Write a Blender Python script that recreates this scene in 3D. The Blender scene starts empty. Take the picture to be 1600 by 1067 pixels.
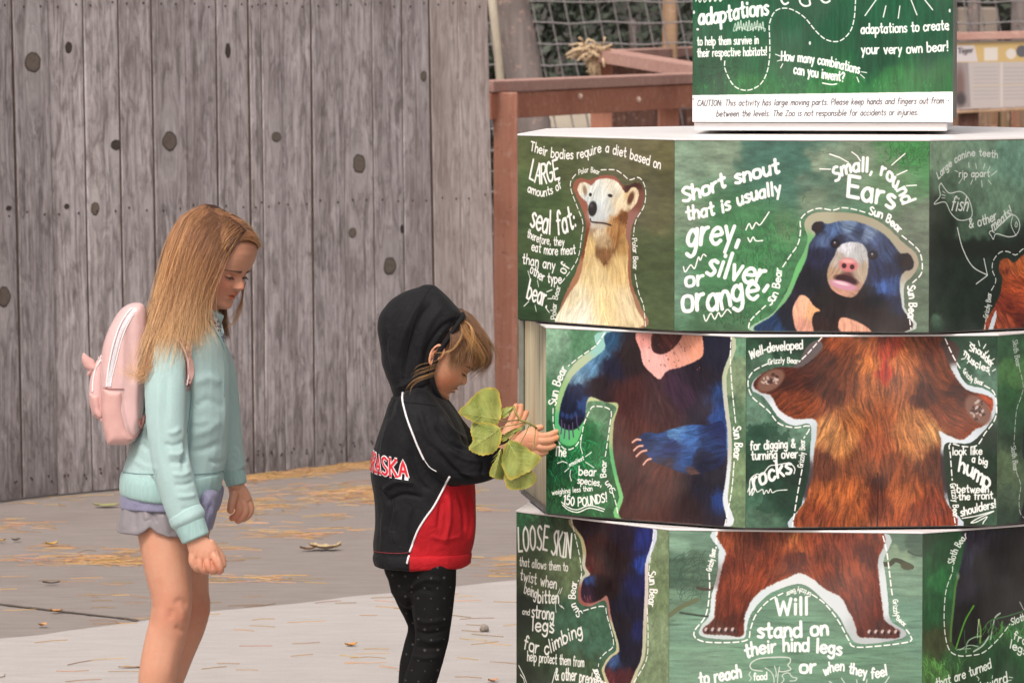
import bpy, bmesh, math, random
import numpy as np
from mathutils import Vector, Matrix
from mathutils.bvhtree import BVHTree
random.seed(7); RNG = np.random.default_rng(7)
scene = bpy.context.scene
COL = scene.collection
R = math.radians

# ---------------------------------------------------------------- camera, light, exposure
CAM_H = 1.66; PITCH = 0.0599; FPX = 8678.0
cam_data = bpy.data.cameras.new('camera')
cam = bpy.data.objects.new('camera', cam_data); COL.objects.link(cam)
cam.location = (0, 0, CAM_H); cam.rotation_euler = (math.pi/2 - PITCH, 0, 0)
cam_data.sensor_width = 22.3; cam_data.lens = FPX/1600*22.3
cam_data.clip_start = 0.1; cam_data.clip_end = 900
cam_data.dof.use_dof = True; cam_data.dof.focus_distance = 11.95; cam_data.dof.aperture_fstop = 11
scene.camera = cam
world = bpy.data.worlds.new('World'); scene.world = world; world.use_nodes = True
wn = world.node_tree.nodes; wl = world.node_tree.links
SUN_EL, SUN_AZ = 52.0, 200.0          # degrees; azimuth clockwise from +Y
sky = wn.new('ShaderNodeTexSky'); sky.sky_type = 'NISHITA'; sky.sun_disc = False
sky.sun_elevation = R(SUN_EL); sky.sun_rotation = R(SUN_AZ)
sky.air_density = 1.0; sky.dust_density = 5.0; sky.ozone_density = 1.0
hsv = wn.new('ShaderNodeHueSaturation'); hsv.inputs['Saturation'].default_value = 0.22
tint = wn.new('ShaderNodeMix'); tint.data_type = 'RGBA'; tint.blend_type = 'MULTIPLY'; tint.inputs[0].default_value = 1
tint.inputs[7].default_value = (1.0, 0.93, 0.90, 1)
wl.new(sky.outputs[0], hsv.inputs['Color']); wl.new(hsv.outputs[0], tint.inputs[6])
bg = wn['Background']; bg.inputs['Strength'].default_value = 0.12
wl.new(tint.outputs[2], bg.inputs['Color'])
sun_data = bpy.data.lights.new('sun', 'SUN'); sun_data.energy = 1.5; sun_data.angle = R(16); sun_data.color = (1.0, 0.94, 0.86)
sun = bpy.data.objects.new('sun', sun_data); COL.objects.link(sun)
_sd = Vector((math.sin(R(SUN_AZ))*math.cos(R(SUN_EL)), math.cos(R(SUN_AZ))*math.cos(R(SUN_EL)), math.sin(R(SUN_EL))))
sun.rotation_euler = (-_sd).to_track_quat('-Z', 'Y').to_euler()
sun.location = (0, 5, 8)
scene.view_settings.view_transform = 'Standard'; scene.view_settings.look = 'None'
scene.view_settings.exposure = 0.55; scene.view_settings.gamma = 1.0
scene.view_settings.use_curve_mapping = False
scene.cycles.max_bounces = 6; scene.cycles.diffuse_bounces = 3; scene.cycles.glossy_bounces = 3
scene.cycles.transparent_max_bounces = 6; scene.cycles.caustics_reflective = False; scene.cycles.caustics_refractive = False

CP, SP = math.cos(PITCH), math.sin(PITCH)
def at(px, py, Y):
    """world point seen at photo pixel (px, py) at distance Y in front of the camera"""
    v = (533.5 - py)/FPX; u = (px - 800)/FPX
    dy = CP + v*SP; dz = v*CP - SP
    k = Y/dy
    return Vector((u*k, Y, CAM_H + dz*k))
def ground(px, py, z=0.0):
    v = (533.5 - py)/FPX; dz = v*CP - SP; k = (z - CAM_H)/dz
    return Vector(((px-800)/FPX*k, (CP + v*SP)*k, z))
def proj(p):
    x, y, z = p[0], p[1], p[2] - CAM_H
    d = y*CP - z*SP; u = z*CP + y*SP
    return 800 + FPX*x/d, 533.5 - FPX*u/d
def proj_np(P):
    z = P[:, 2] - CAM_H; d = P[:, 1]*CP - z*SP; u = z*CP + P[:, 1]*SP
    return np.stack([800 + FPX*P[:, 0]/d, 533.5 - FPX*u/d], 1)

# ---------------------------------------------------------------- object helpers
def tag(o, label=None, cat=None, group=None, kind=None):
    if label: o['label'] = label
    if cat: o['category'] = cat
    if group: o['group'] = group
    if kind: o['kind'] = kind
    return o
def empty(name, loc=(0, 0, 0), parent=None):
    o = bpy.data.objects.new(name, None); COL.objects.link(o); o.empty_display_size = 0.1
    o.location = loc
    if parent: o.parent = parent
    return o
def put(name, me, mat=None, parent=None, smooth=True):
    """link a mesh whose vertices are in world space; the origin is moved to the parent"""
    o = bpy.data.objects.new(name, me); COL.objects.link(o)
    if mat is not None:
        for m in (mat if isinstance(mat, (list, tuple)) else [mat]): me.materials.append(m)
    if parent is not None:
        off = Vector((0, 0, 0)); q = parent
        while q is not None: off += q.location; q = q.parent
        me.transform(Matrix.Translation(-off)); o.parent = parent; me['off'] = tuple(off)
    if smooth: me.shade_smooth()
    return o
def mesh_from(verts, faces, name='m'):
    me = bpy.data.meshes.new(name); me.from_pydata([tuple(v) for v in verts], [], [tuple(f) for f in faces]); me.update(); return me
def bm_mesh(bm, name='m'):
    me = bpy.data.meshes.new(name); bm.to_mesh(me); bm.free(); return me
def bm_box(bm, lo, hi, bevel=0.0, M=None):
    r = bmesh.ops.create_cube(bm, size=1.0); vs = r['verts']
    for v in vs:
        v.co = Vector(((lo[0]+hi[0])/2 + v.co.x*(hi[0]-lo[0]), (lo[1]+hi[1])/2 + v.co.y*(hi[1]-lo[1]), (lo[2]+hi[2])/2 + v.co.z*(hi[2]-lo[2])))
        if M is not None: v.co = M @ v.co
    if bevel:
        es = list({e for v in vs for e in v.link_edges})
        bmesh.ops.bevel(bm, geom=es, offset=bevel, segments=1, profile=0.6, affect='EDGES')
def box(name, lo, hi, mat, parent=None, bevel=0.0, M=None):
    bm = bmesh.new(); bm_box(bm, lo, hi, bevel, M); return put(name, bm_mesh(bm), mat, parent, smooth=False)
def beam(bm, a, b, w, h, bevel=0.0, up=Vector((0, 0, 1))):
    """rectangular beam from a to b: w across, h along up"""
    a, b = Vector(a), Vector(b); d = (b-a); L = d.length; d.normalize()
    s = d.cross(up)
    if s.length < 1e-5: s = Vector((1, 0, 0))
    s.normalize(); u = s.cross(d)
    M = Matrix((s, d, u)).transposed().to_4x4(); M.translation = a
    bm_box(bm, (-w/2, 0, -h/2), (w/2, L, h/2), bevel, M)
def catmull(P, n=8, closed=False):
    P = np.asarray(P, float); N = len(P)
    if N < 3: return P if not closed else P
    out = []
    rng = range(N if closed else N-1)
    for i in rng:
        if closed: p0, p1, p2, p3 = P[i-1], P[i], P[(i+1) % N], P[(i+2) % N]
        else: p0, p1, p2, p3 = P[max(i-1, 0)], P[i], P[i+1], P[min(i+2, N-1)]
        for t in np.arange(n)/n:
            out.append(0.5*((2*p1)+(-p0+p2)*t+(2*p0-5*p1+4*p2-p3)*t*t+(-p0+3*p1-3*p2+p3)*t**3))
    if not closed: out.append(P[-1])
    return np.array(out)
def tube_mesh(paths, radii, sides=6, cap=True):
    """tubes swept along point lists, joined into one mesh; radii: number or list per path"""
    V = []; F = []
    for pts, rad in zip(paths, radii):
        pts = [Vector(p) for p in pts]; n = len(pts); base = len(V)
        T0 = (pts[1]-pts[0]).normalized(); nrm = T0.orthogonal().normalized()
        for i, p in enumerate(pts):
            T = (pts[min(i+1, n-1)] - pts[max(i-1, 0)]).normalized()
            nrm = (nrm - T*nrm.dot(T))
            nrm = nrm.normalized() if nrm.length > 1e-9 else T.orthogonal().normalized()
            B = T.cross(nrm); r = rad[i] if hasattr(rad, '__len__') else rad
            for k in range(sides):
                a = 2*math.pi*k/sides; V.append(p + (nrm*math.cos(a)+B*math.sin(a))*r)
        for i in range(n-1):
            for k in range(sides):
                a = base+i*sides+k; b = base+i*sides+(k+1) % sides; F.append((a, b, b+sides, a+sides))
        if cap:
            F.append(tuple(base+k for k in range(sides))[::-1]); F.append(tuple(base+(n-1)*sides+k for k in range(sides)))
    return mesh_from(V, F)

# ---------------------------------------------------------------- node helpers
def srgb(*c):
    c = [x/255 for x in c]
    return tuple(x/12.92 if x <= 0.04045 else ((x+0.055)/1.055)**2.4 for x in c) + (1.0,)
class NT:
    def __init__(s, name):
        s.m = bpy.data.materials.new(name); s.m.use_nodes = True; s.t = s.m.node_tree; s.n = s.t.nodes; s.l = s.t.links
        s.b = s.n['Principled BSDF']; s.out = s.n['Material Output']
    def new(s, ty, **kw):
        nd = s.n.new(ty)
        for k, v in kw.items(): setattr(nd, k, v)
        return nd
    def link(s, a, b): s.l.new(a, b)
    def val(s, x, sock):
        if hasattr(x, 'is_linked') or hasattr(x, 'links'): s.l.new(x, sock)
        else:
            try: sock.default_value = x
            except Exception: sock.default_value = tuple(x)[:len(sock.default_value)]
    def math(s, op, a, b=0.0, c=0.0, clamp=False):
        nd = s.new('ShaderNodeMath', operation=op, use_clamp=clamp)
        s.val(a, nd.inputs[0]); s.val(b, nd.inputs[1]); s.val(c, nd.inputs[2]); return nd.outputs[0]
    def vmath(s, op, a, b=(0, 0, 0)):
        nd = s.new('ShaderNodeVectorMath', operation=op); s.val(a, nd.inputs[0])
        if op == 'SCALE': s.val(b, nd.inputs['Scale'])
        else: s.val(b, nd.inputs[1])
        return nd.outputs[1] if op in ('LENGTH', 'DOT_PRODUCT', 'DISTANCE') else nd.outputs[0]
    def coord(s, kind='Object'): return s.new('ShaderNodeTexCoord').outputs[kind]
    def pos(s): return s.new('ShaderNodeNewGeometry').outputs['Position']
    def mapping(s, v, scale=(1, 1, 1), loc=(0, 0, 0), rot=(0, 0, 0)):
        nd = s.new('ShaderNodeMapping'); s.val(v, nd.inputs['Vector']); nd.inputs['Scale'].default_value = scale
        nd.inputs['Location'].default_value = loc; nd.inputs['Rotation'].default_value = rot; return nd.outputs[0]
    def noise(s, v, scale=5, detail=4, rough=0.55, dist=0.0, out='Fac', w=None):
        nd = s.new('ShaderNodeTexNoise'); s.val(v, nd.inputs['Vector']); nd.inputs['Scale'].default_value = scale
        nd.inputs['Detail'].default_value = detail; nd.inputs['Roughness'].default_value = rough; nd.inputs['Distortion'].default_value = dist
        if w is not None: nd.noise_dimensions = '4D'; s.val(w, nd.inputs['W'])
        return nd.outputs[out]
    def voronoi(s, v, scale=5, feature='F1', out='Distance', rand=1.0):
        nd = s.new('ShaderNodeTexVoronoi', feature=feature); s.val(v, nd.inputs['Vector']); nd.inputs['Scale'].default_value = scale
        nd.inputs['Randomness'].default_value = rand; return nd.outputs[out]
    def ramp(s, f, stops, interp='LINEAR'):
        nd = s.new('ShaderNodeValToRGB'); s.val(f, nd.inputs[0]); cr = nd.color_ramp; cr.interpolation = interp
        while len(cr.elements) < len(stops): cr.elements.new(0.5)
        for e, (p, c) in zip(cr.elements, stops):
            e.position = p; e.color = c if len(c) == 4 else (*c, 1)
        return nd.outputs[0]
    def mix(s, f, a, b, blend='MIX'):
        nd = s.new('ShaderNodeMix', data_type='RGBA', blend_type=blend); s.val(f, nd.inputs[0]); s.val(a, nd.inputs[6]); s.val(b, nd.inputs[7]); return nd.outputs[2]
    def remap(s, f, a, b, c=0.0, d=1.0):
        nd = s.new('ShaderNodeMapRange'); s.val(f, nd.inputs[0]); nd.inputs[1].default_value = a; nd.inputs[2].default_value = b
        nd.inputs[3].default_value = c; nd.inputs[4].default_value = d; return nd.outputs[0]
    def bump(s, h, strength=0.3, dist=0.01, normal=None):
        nd = s.new('ShaderNodeBump'); s.val(h, nd.inputs['Height']); nd.inputs['Strength'].default_value = strength
        nd.inputs['Distance'].default_value = dist
        if normal is not None: s.link(normal, nd.inputs['Normal'])
        return nd.outputs[0]
    def attr(s, name, out='Color'):
        nd = s.new('ShaderNodeAttribute'); nd.attribute_name = name; return nd.outputs[out]
    def rnd(s): return s.new('ShaderNodeObjectInfo').outputs['Random']
    def set(s, color=None, rough=None, normal=None, **kw):
        if color is not None: s.val(color, s.b.inputs['Base Color'])
        if rough is not None: s.val(rough, s.b.inputs['Roughness'])
        if normal is not None: s.link(normal, s.b.inputs['Normal'])
        for k, v in kw.items(): s.val(v, s.b.inputs[k.replace('_', ' ')])
        return s.m
def simple(name, col, rough=0.6, var=0.08, scale=30, bumpd=0.0005, **kw):
    t = NT(name); n = t.noise(t.coord(), scale, 4)
    k = t.remap(n, 0.3, 0.7, 1-var, 1+var)
    c = t.mix(1.0, col, t.new('ShaderNodeCombineColor').outputs[0], 'MULTIPLY')
    cc = c.node.inputs[7].links[0].from_node
    for i in range(3): t.link(k, cc.inputs[i])
    return t.set(c, rough, t.bump(n, 0.4, bumpd), **kw)
# ---------------------------------------------------------------- the printed panels: a small painter that makes the prints in numpy
GL = {
'a':"8|7,7 5,10 2,9 0,5 1,1 4,0 7,3;!7.3,10 7.3,0",'b':"8|!0,17 0,0;0,7 3,10 7,8 8,4 5,0 2,0 0,2",'c':"7|7,8 4,10 1,8 0,4 2,0 5,0 7,2",
'd':"8|8,7 5,10 1,9 0,4 2,0 6,1 8,4;!8,17 8,0",'e':"8|0,5 8,6 7,9 4,10 1,8 0,4 2,1 5,0 8,2",'f':"6|6,15 4,17 2,15 2,8 2,0;!0,10 5,10",
'g':"8|7,7 4,10 1,8 0,4 2,1 5,1 7,4;7.3,10 7.5,0 6,-5 3,-6 0,-4",'h':"7|!0,17 0,0;0,6 3,10 6,9 7,5 7,0",'i':"2|!1,10 1,0;!1,14 1,14.6",
'j':"4|3,10 3,-3 1,-6 -1,-5;!3,14 3,14.6",'k':"7|!0,17 0,0;!6,10 0,4;!2,6 7,0",'l':"2|!1,17 1,0",
'm':"12|!0,10 0,0;0,6 3,10 5.5,9 6,5 6,0;6,6 9,10 11.5,9 12,5 12,0",'n':"7|!0,10 0,0;0,6 3,10 6,9 7,5 7,0",
'o':"8|4,10 1,9 0,5 1,1 4,0 7,1 8,5 7,9 4,10",'p':"8|!0,10 0,-7;0,7 3,10 7,8 8,4 5,0 2,0 0,2",'q':"8|!8,10 8,-7;8,7 5,10 1,8 0,4 3,0 6,0 8,2",
'r':"5|!0,10 0,0;0,5 2,9 5,10",'s':"6|6,9 3,10 0.5,8 3,5.5 6,3 4,0 0,1",'t':"6|3,16 3,4 4,0 6,1;!0,10 6,10.5",
'u':"7|0,10 0,4 2,0 5,1 7,5;!7,10 7,0",'v':"7|!0,10 3.5,0;!3.5,0 7,10",'w':"11|!0,10 3,0 5.5,8 8,0 11,10",'x':"7|!0,10 7,0;!7,10 0,0",
'y':"7|!0,10 3.5,2;!7,10 2,-6",'z':"7|!0,10 7,10 0,0 7,0",
'A':"9|!0,0 4.5,16 9,0;!2,6 7.5,6",'B':"8|!0,16 0,0;0,16 6,16 7,12 4,9 0,8.5;0,8.5 6,8 8,4 5,0 0,0",'C':"8|8,13 5,16 1,13 0,8 1,2 5,0 8,3",
'D':"9|!0,16 0,0;0,16 5,15 9,10 8,3 4,0 0,0",'E':"8|!8,16 0,16 0,0 8,0;!0,8.5 7,8.5",'F':"8|!8,16 0,16 0,0;!0,8.5 6,8.5",
'G':"9|8,14 5,16 1,13 0,7 2,1 6,0 9,3 9,7;!5,7 9,7",'H':"9|!0,16 0,0;!9,16 9,0;!0,8 9,8",'I':"4|!2,16 2,0;!0,16 4,16;!0,0 4,0",
'K':"8|!0,16 0,0;!8,16 0,7;!2,9 8,0",'L':"7|!0,16 0,0 7,0",'N':"9|!0,0 0,16 9,0 9,16",'O':"10|5,16 1,13 0,8 1,3 5,0 9,3 10,8 9,13 5,16",
'P':"8|!0,16 0,0;0,16 6,16 8,12 6,8 0,7",'R':"8|!0,16 0,0;0,16 6,16 7,12 5,8.5 0,8;!3,8 8,0",'S':"8|8,14 4,16 0.5,13 3,9 7,6 8,3 5,0 0,1.5",
'T':"9|!0,16 9,16;!4.5,16 4.5,0",'U':"8|0,16 0,5 2,0 6,0 8,5 8,16",'W':"14|!0,16 3.5,0 7,13 10.5,0 14,16",'Z':"8|!0,16 8,16 0,0 8,0",
'0':"8|4,16 1,13 0,8 1,3 4,0 7,3 8,8 7,13 4,16",'1':"4|!0,13 3,16 3,0",'5':"8|!7,16 1,16 1,9;1,9 5,10 8,6 6,1 3,0 0,1",
'.':"2|!1,0 1,0.7",',':"3|!2,1 0.5,-3",':':"2|!1,1 1,1.6;!1,7 1,7.6",'!':"2|!1,17 1,5;!1,0 1,0.7",'?':"7|0,13 3,16 7,14 6,10 3.5,7 3.5,5;!3.5,0 3.5,0.7",
'&':"9|9,0 2,11 2,15 5,16 6,13 1,6 0,2 3,0 6,1 9,7",'-':"6|!0,6 6,6","'":"2|!1,17 1,13",' ':"5|"}
_G = {}
for _k, _v in GL.items():
    w, body = _v.split('|'); st = []
    for s_ in body.split(';'):
        if not s_: continue
        straight = s_[0] == '!'; pts = [tuple(float(q) for q in p.split(',')) for p in s_.lstrip('!').split()]
        pts = np.array(pts); st.append(pts if straight or len(pts) < 3 else catmull(pts, 5))
    _G[_k] = (float(w), st)
def path_len(P):
    P = np.asarray(P, float); d = np.hypot(*(P[1:]-P[:-1]).T); return P, np.concatenate([[0], np.cumsum(d)])
def path_at(P, L, s):
    s = min(max(s, 0), L[-1]); i = min(int(np.searchsorted(L, s, 'right'))-1, len(L)-2)
    t = (s-L[i])/max(L[i+1]-L[i], 1e-9); return P[i]*(1-t)+P[i+1]*t
def layout(s, path, xh, slant=0.0, gap=3.2, jit=0.0):
    """strokes of text set along a path; letters are stretched to fill its length"""
    P, L = path_len(catmull(path, 8) if len(path) > 2 else path)
    tot = sum(_G[c][0]+gap for c in s) - gap; kx = L[-1]/tot; ky = xh/10.0; out = []; x = 0.0; rg = random.Random(len(s)*31+int(path[0][0]))
    for c in s:
        w, st = _G[c]; mid = path_at(P, L, (x+w/2)*kx)
        a = path_at(P, L, (x+w/2)*kx-0.6*xh); b = path_at(P, L, (x+w/2)*kx+0.6*xh); d = b-a; d = d/max(np.hypot(*d), 1e-6)
        an = rg.uniform(-jit, jit); d = np.array([d[0]*math.cos(an)-d[1]*math.sin(an), d[0]*math.sin(an)+d[1]*math.cos(an)])
        up = np.array([d[1], -d[0]])
        if abs(d[1]) < 0.8 and d[0] > 0: up = up*0.4+np.array([0, -0.6]); up = up/np.hypot(*up)
        dy = rg.uniform(-jit, jit)*xh*0.8
        for q in st:
            lx = (q[:, 0]-w/2)*kx + slant*q[:, 1]*ky; ly = q[:, 1]*ky+dy
            out.append(mid + lx[:, None]*d + ly[:, None]*up)
        x += w+gap
    return out
def smooth_noise(h, w, cell, rng, octaves=3, ax=1.0, ay=1.0):
    out = np.zeros((h, w)); amp = 1.0; tot = 0
    for o in range(octaves):
        cx = max(cell*ax/2**o, 1.5); cy = max(cell*ay/2**o, 1.5); gw = int(w/cx)+3; gh = int(h/cy)+3
        g = rng.random((gh, gw)); xs = np.arange(w)/cx; ys = np.arange(h)/cy
        x0 = xs.astype(int); y0 = ys.astype(int); tx = xs-x0; ty = ys-y0; tx = tx*tx*(3-2*tx); ty = ty*ty*(3-2*ty)
        a = g[y0][:, x0]*(1-tx)+g[y0][:, x0+1]*tx; b = g[y0+1][:, x0]*(1-tx)+g[y0+1][:, x0+1]*tx
        out += amp*(a*(1-ty)[:, None]+b*ty[:, None]); tot += amp; amp *= 0.55
    return out/tot
def homography(src, dst):
    A = []; b = []
    for (x, y), (u, v) in zip(src, dst):
        A.append([x, y, 1, 0, 0, 0, -u*x, -u*y]); b.append(u); A.append([0, 0, 0, x, y, 1, -v*x, -v*y]); b.append(v)
    return np.append(np.linalg.solve(np.array(A), np.array(b)), 1).reshape(3, 3)
class Canvas:
    def __init__(s, w, h, quad, seed=1):
        """quad: photo pixels of the panel's TL, TR, BR, BL corners"""
        s.w, s.h = w, h; s.img = np.zeros((h, w, 3)); s.rng = np.random.default_rng(seed)
        s.H = homography(quad, [(0, 0), (w, 0), (w, h), (0, h)]); Hi = np.linalg.inv(s.H)
        yy, xx = np.mgrid[0:h, 0:w]+0.5; q = Hi @ np.stack([xx.ravel(), yy.ravel(), np.ones(w*h)])
        s.PX = (q[0]/q[2]).reshape(h, w); s.PY = (q[1]/q[2]).reshape(h, w)     # photo coordinates of every texel
        s.k = h/abs(quad[3][1]-quad[0][1]); s.zx = s.zy = 0; s.zs = 1.0
        s.tf = lambda P: P
    def zoom(s, x0, y0, sc): s.tf = lambda P: np.asarray(P, float)/sc + np.array([x0, y0]); s.sc = sc; return s
    def to_c(s, P):
        P = np.asarray(P, float); q = s.H @ np.stack([P[:, 0], P[:, 1], np.ones(len(P))]); return np.stack([q[0]/q[2], q[1]/q[2]], 1)
    def strokes(s, polys, wt, color=(250, 247, 243), alpha=1.0, rough=0.10):
        """polys in photo px"""
        cov = np.zeros((s.h, s.w)); r = wt*s.k/2; col = np.array(color)/255
        for P in polys:
            C = s.to_c(P)
            if len(C) == 1: C = np.vstack([C, C+0.01])
            rr = r*(1+s.rng.uniform(-rough, rough, len(C)))
            for (x0, y0), (x1, y1), ra in zip(C[:-1], C[1:], rr):
                lo_x = int(min(x0, x1)-r-2); hi_x = int(max(x0, x1)+r+3); lo_y = int(min(y0, y1)-r-2); hi_y = int(max(y0, y1)+r+3)
                lo_x = max(lo_x, 0); lo_y = max(lo_y, 0); hi_x = min(hi_x, s.w); hi_y = min(hi_y, s.h)
                if lo_x >= hi_x or lo_y >= hi_y: continue
                X = np.arange(lo_x, hi_x)+0.5; Y = (np.arange(lo_y, hi_y)+0.5)[:, None]; dx, dy = x1-x0, y1-y0; L2 = dx*dx+dy*dy+1e-9
                t = np.clip(((X-x0)*dx+(Y-y0)*dy)/L2, 0, 1); d = np.hypot(X-x0-t*dx, Y-y0-t*dy)
                c = np.clip(ra-d+0.5, 0, 1); v = cov[lo_y:hi_y, lo_x:hi_x]; np.maximum(v, c, out=v)
        a = (cov*alpha)[..., None]; s.img = s.img*(1-a)+col*a
    def text(s, t, path, xh, wt, color=(250, 247, 243), slant=0.0, gap=3.2, jit=0.05, alpha=1.0):
        s.strokes(layout(t, s.tf(path), xh, slant, gap, jit), wt, color, alpha)
    def line(s, pts, wt, color=(250, 247, 243), smooth=True, alpha=1.0):
        P = s.tf(pts); P = catmull(P, 8) if smooth and len(P) > 2 else P; s.strokes([P], wt, color, alpha)
    def rays(s, segs, wt=1.8, color=(245, 243, 238)):
        s.strokes([s.tf(q) for q in segs], wt, color)
    def dashes(s, pts, wt=2.0, on=8.0, off=4.5, color=(248, 246, 242)):
        P, L = path_len(catmull(s.tf(pts), 8)); x = 0; out = []
        while x < L[-1]:
            e = min(x+on, L[-1]); out.append(np.array([path_at(P, L, x), path_at(P, L, (x+e)/2), path_at(P, L, e)])); x = e+off
        s.strokes(out, wt, color, rough=0.05)
    def mask(s, pts, smooth=True, fuzz=0.0, fcell=6, soft=0.7):
        """antialiased polygon mask; fuzz (px) frays the edge"""
        P = s.tf(pts); P = catmull(P, 5, True) if smooth else np.asarray(P, float)
        X, Y = s.PX, s.PY
        if fuzz:
            X = X+(smooth_noise(s.h, s.w, fcell, s.rng, 2)-0.5)*2*fuzz; Y = Y+(smooth_noise(s.h, s.w, fcell, s.rng, 2)-0.5)*2*fuzz
        acc = np.zeros((s.h, s.w)); offs = [(-0.25, -0.25), (0.25, -0.25), (-0.25, 0.25), (0.25, 0.25)]
        bx0, by0 = P.min(0)-6-fuzz; bx1, by1 = P.max(0)+6+fuzz
        sel = np.where((s.PX > bx0) & (s.PX < bx1) & (s.PY > by0) & (s.PY < by1))
        if len(sel[0]) == 0: return acc
        xs = X[sel]; ys = Y[sel]
        for ox, oy in offs:
            ins = np.zeros(len(xs), bool); xx = xs+ox*soft/s.k*2; yy = ys+oy*soft/s.k*2
            for (x0, y0), (x1, y1) in zip(P, np.roll(P, -1, 0)):
                if y0 == y1: continue
                c = (y0 > yy) != (y1 > yy); ins ^= c & (xx < (x1-x0)*(yy-y0)/(y1-y0)+x0)
            acc[sel] += ins*0.25
        return acc
    def blur(s, a, n=1):
        for _ in range(n):
            for ax in (0, 1):
                a = (np.roll(a, 1, ax)+2*a+np.roll(a, -1, ax))/4
        return a
    def blend(s, m, col): 
        col = np.asarray(col); col = col/255 if col.ndim == 1 else col; s.img = s.img*(1-m[..., None])+col*m[..., None]
    def field(s, pts, power=2.6, warp=0.0, cell=20):
        """smooth colour field from (x, y, r, g, b[, radius]) anchors given in zoom coordinates"""
        X, Y = s.PX, s.PY
        if warp:
            X = X+(smooth_noise(s.h, s.w, cell, s.rng, 3)-0.5)*2*warp; Y = Y+(smooth_noise(s.h, s.w, cell, s.rng, 3)-0.5)*2*warp
        num = np.zeros((s.h, s.w, 3)); den = np.zeros((s.h, s.w))
        for p in pts:
            c = s.tf([p[:2]])[0]; rad = (p[5] if len(p) > 5 else 30)/s.sc; w = 1/(1+((X-c[0])**2+(Y-c[1])**2)/rad**2)**power
            num += w[..., None]*np.array(p[2:5])/255; den += w
        return num/den[..., None]
    def lic(s, flow, n=11, cell=0.85, seed=3):
        """fur: white noise smeared along flow anchors (x, y, angle deg in the picture)"""
        cx = np.zeros((s.h, s.w)); cy = np.zeros((s.h, s.w))
        for x, y, ang in flow:
            c = s.tf([(x, y)])[0]; w = 1/(8+(s.PX-c[0])**2+(s.PY-c[1])**2)**1.3; cx += w*math.cos(R(ang)); cy += w*math.sin(R(ang))
        a = np.arctan2(cy, cx)+(smooth_noise(s.h, s.w, 14, s.rng, 3)-0.5)*1.5
        vx = np.cos(a); vy = np.sin(a); nz = smooth_noise(s.h, s.w, cell*s.k, s.rng, 1)+0.45*smooth_noise(s.h, s.w, cell*4*s.k, s.rng, 1)
        out = nz.copy(); yy, xx = np.mgrid[0:s.h, 0:s.w].astype(float); X = xx.copy(); Y = yy.copy()
        for sgn in (1, -1):
            X[:] = xx; Y[:] = yy
            for i in range(n):
                ix = np.clip(X.astype(int), 0, s.w-1); iy = np.clip(Y.astype(int), 0, s.h-1)
                X += sgn*vx[iy, ix]*1.3; Y += sgn*vy[iy, ix]*1.3
                out += nz[np.clip(Y.astype(int), 0, s.h-1), np.clip(X.astype(int), 0, s.w-1)]
        out = (out-out.mean())/out.std(); out = np.clip(out, -2.2, 2.2)*0.75+0.25*(nz-nz.mean())/nz.std(); return out
    def fur(s, poly, cols, flow, contrast=0.22, fuzz=1.5, warp=5, n=11, power=2.6):
        cols = [(c_[0], c_[1], c_[2]*0.95, c_[3]*0.96, c_[4]*0.84+4)+tuple(c_[5:]) if c_[4] > c_[2]+30 else c_ for c_ in cols]
        m = s.blur(s.mask(poly, True, fuzz*0.6, 3), 2); f = s.field(cols, power, warp, 16); l = s.lic(flow, n)
        f = np.clip(f*(1+0.62*contrast*l[..., None])+0.006*l[..., None], 0, 1); s.blend(m, f); return m
    def backdrop(s, cols, streak=(1.0, 1.0), contrast=0.12, warp=12, cell=26, power=2.6):
        f = s.field(cols, power, warp, 30); n = smooth_noise(s.h, s.w, cell, s.rng, 4, *streak)-0.5; n2 = smooth_noise(s.h, s.w, 9, s.rng, 3, *streak)-0.5; n3 = smooth_noise(s.h, s.w, 3, s.rng, 2)-0.5
        s.img = np.clip(f*(1+contrast*(4*n+3*n2+1.2*n3)[..., None]), 0, 1)
    def grass(s, cx, cy, rx, ry, col, count=220, ln=16, wt=1.3, ang=(-120, -60)):
        c = s.tf([(cx, cy)])[0]; rx /= s.sc; ry /= s.sc
        for i in range(count):
            a = R(s.rng.uniform(*ang)); x = c[0]+s.rng.normal()*rx*0.55; y = c[1]+s.rng.normal()*ry*0.55; L = ln*s.rng.uniform(0.4, 1.0); b = s.rng.uniform(-0.5, 0.5)
            k = s.rng.uniform(0.55, 1.35); P = np.array([(x, y), (x+math.cos(a)*L/2, y+math.sin(a)*L/2), (x+math.cos(a+b)*L, y+math.sin(a+b)*L)])
            if not (s.PX.min() < x < s.PX.max()): continue
            s.strokes_fast(P, wt, np.clip(np.array(col)*k, 0, 255), 0.6)
    def strokes_fast(s, P, wt, col, alpha):
        C = s.to_c(P); r = wt*s.k/2; col = np.asarray(col)/255; lo = np.maximum((C.min(0)-r-2).astype(int), 0); hi = np.minimum((C.max(0)+r+3).astype(int), (s.w, s.h))
        if lo[0] >= hi[0] or lo[1] >= hi[1]: return
        X = np.arange(lo[0], hi[0])+0.5; Y = (np.arange(lo[1], hi[1])+0.5)[:, None]; best = np.full((hi[1]-lo[1], hi[0]-lo[0]), 1e9)
        for (x0, y0), (x1, y1) in zip(C[:-1], C[1:]):
            dx, dy = x1-x0, y1-y0; t = np.clip(((X-x0)*dx+(Y-y0)*dy)/(dx*dx+dy*dy+1e-9), 0, 1); best = np.minimum(best, np.hypot(X-x0-t*dx, Y-y0-t*dy))
        a = (np.clip(r-best+0.5, 0, 1)*alpha)[..., None]; v = s.img[lo[1]:hi[1], lo[0]:hi[0]]; v[:] = v*(1-a)+col*a
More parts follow.
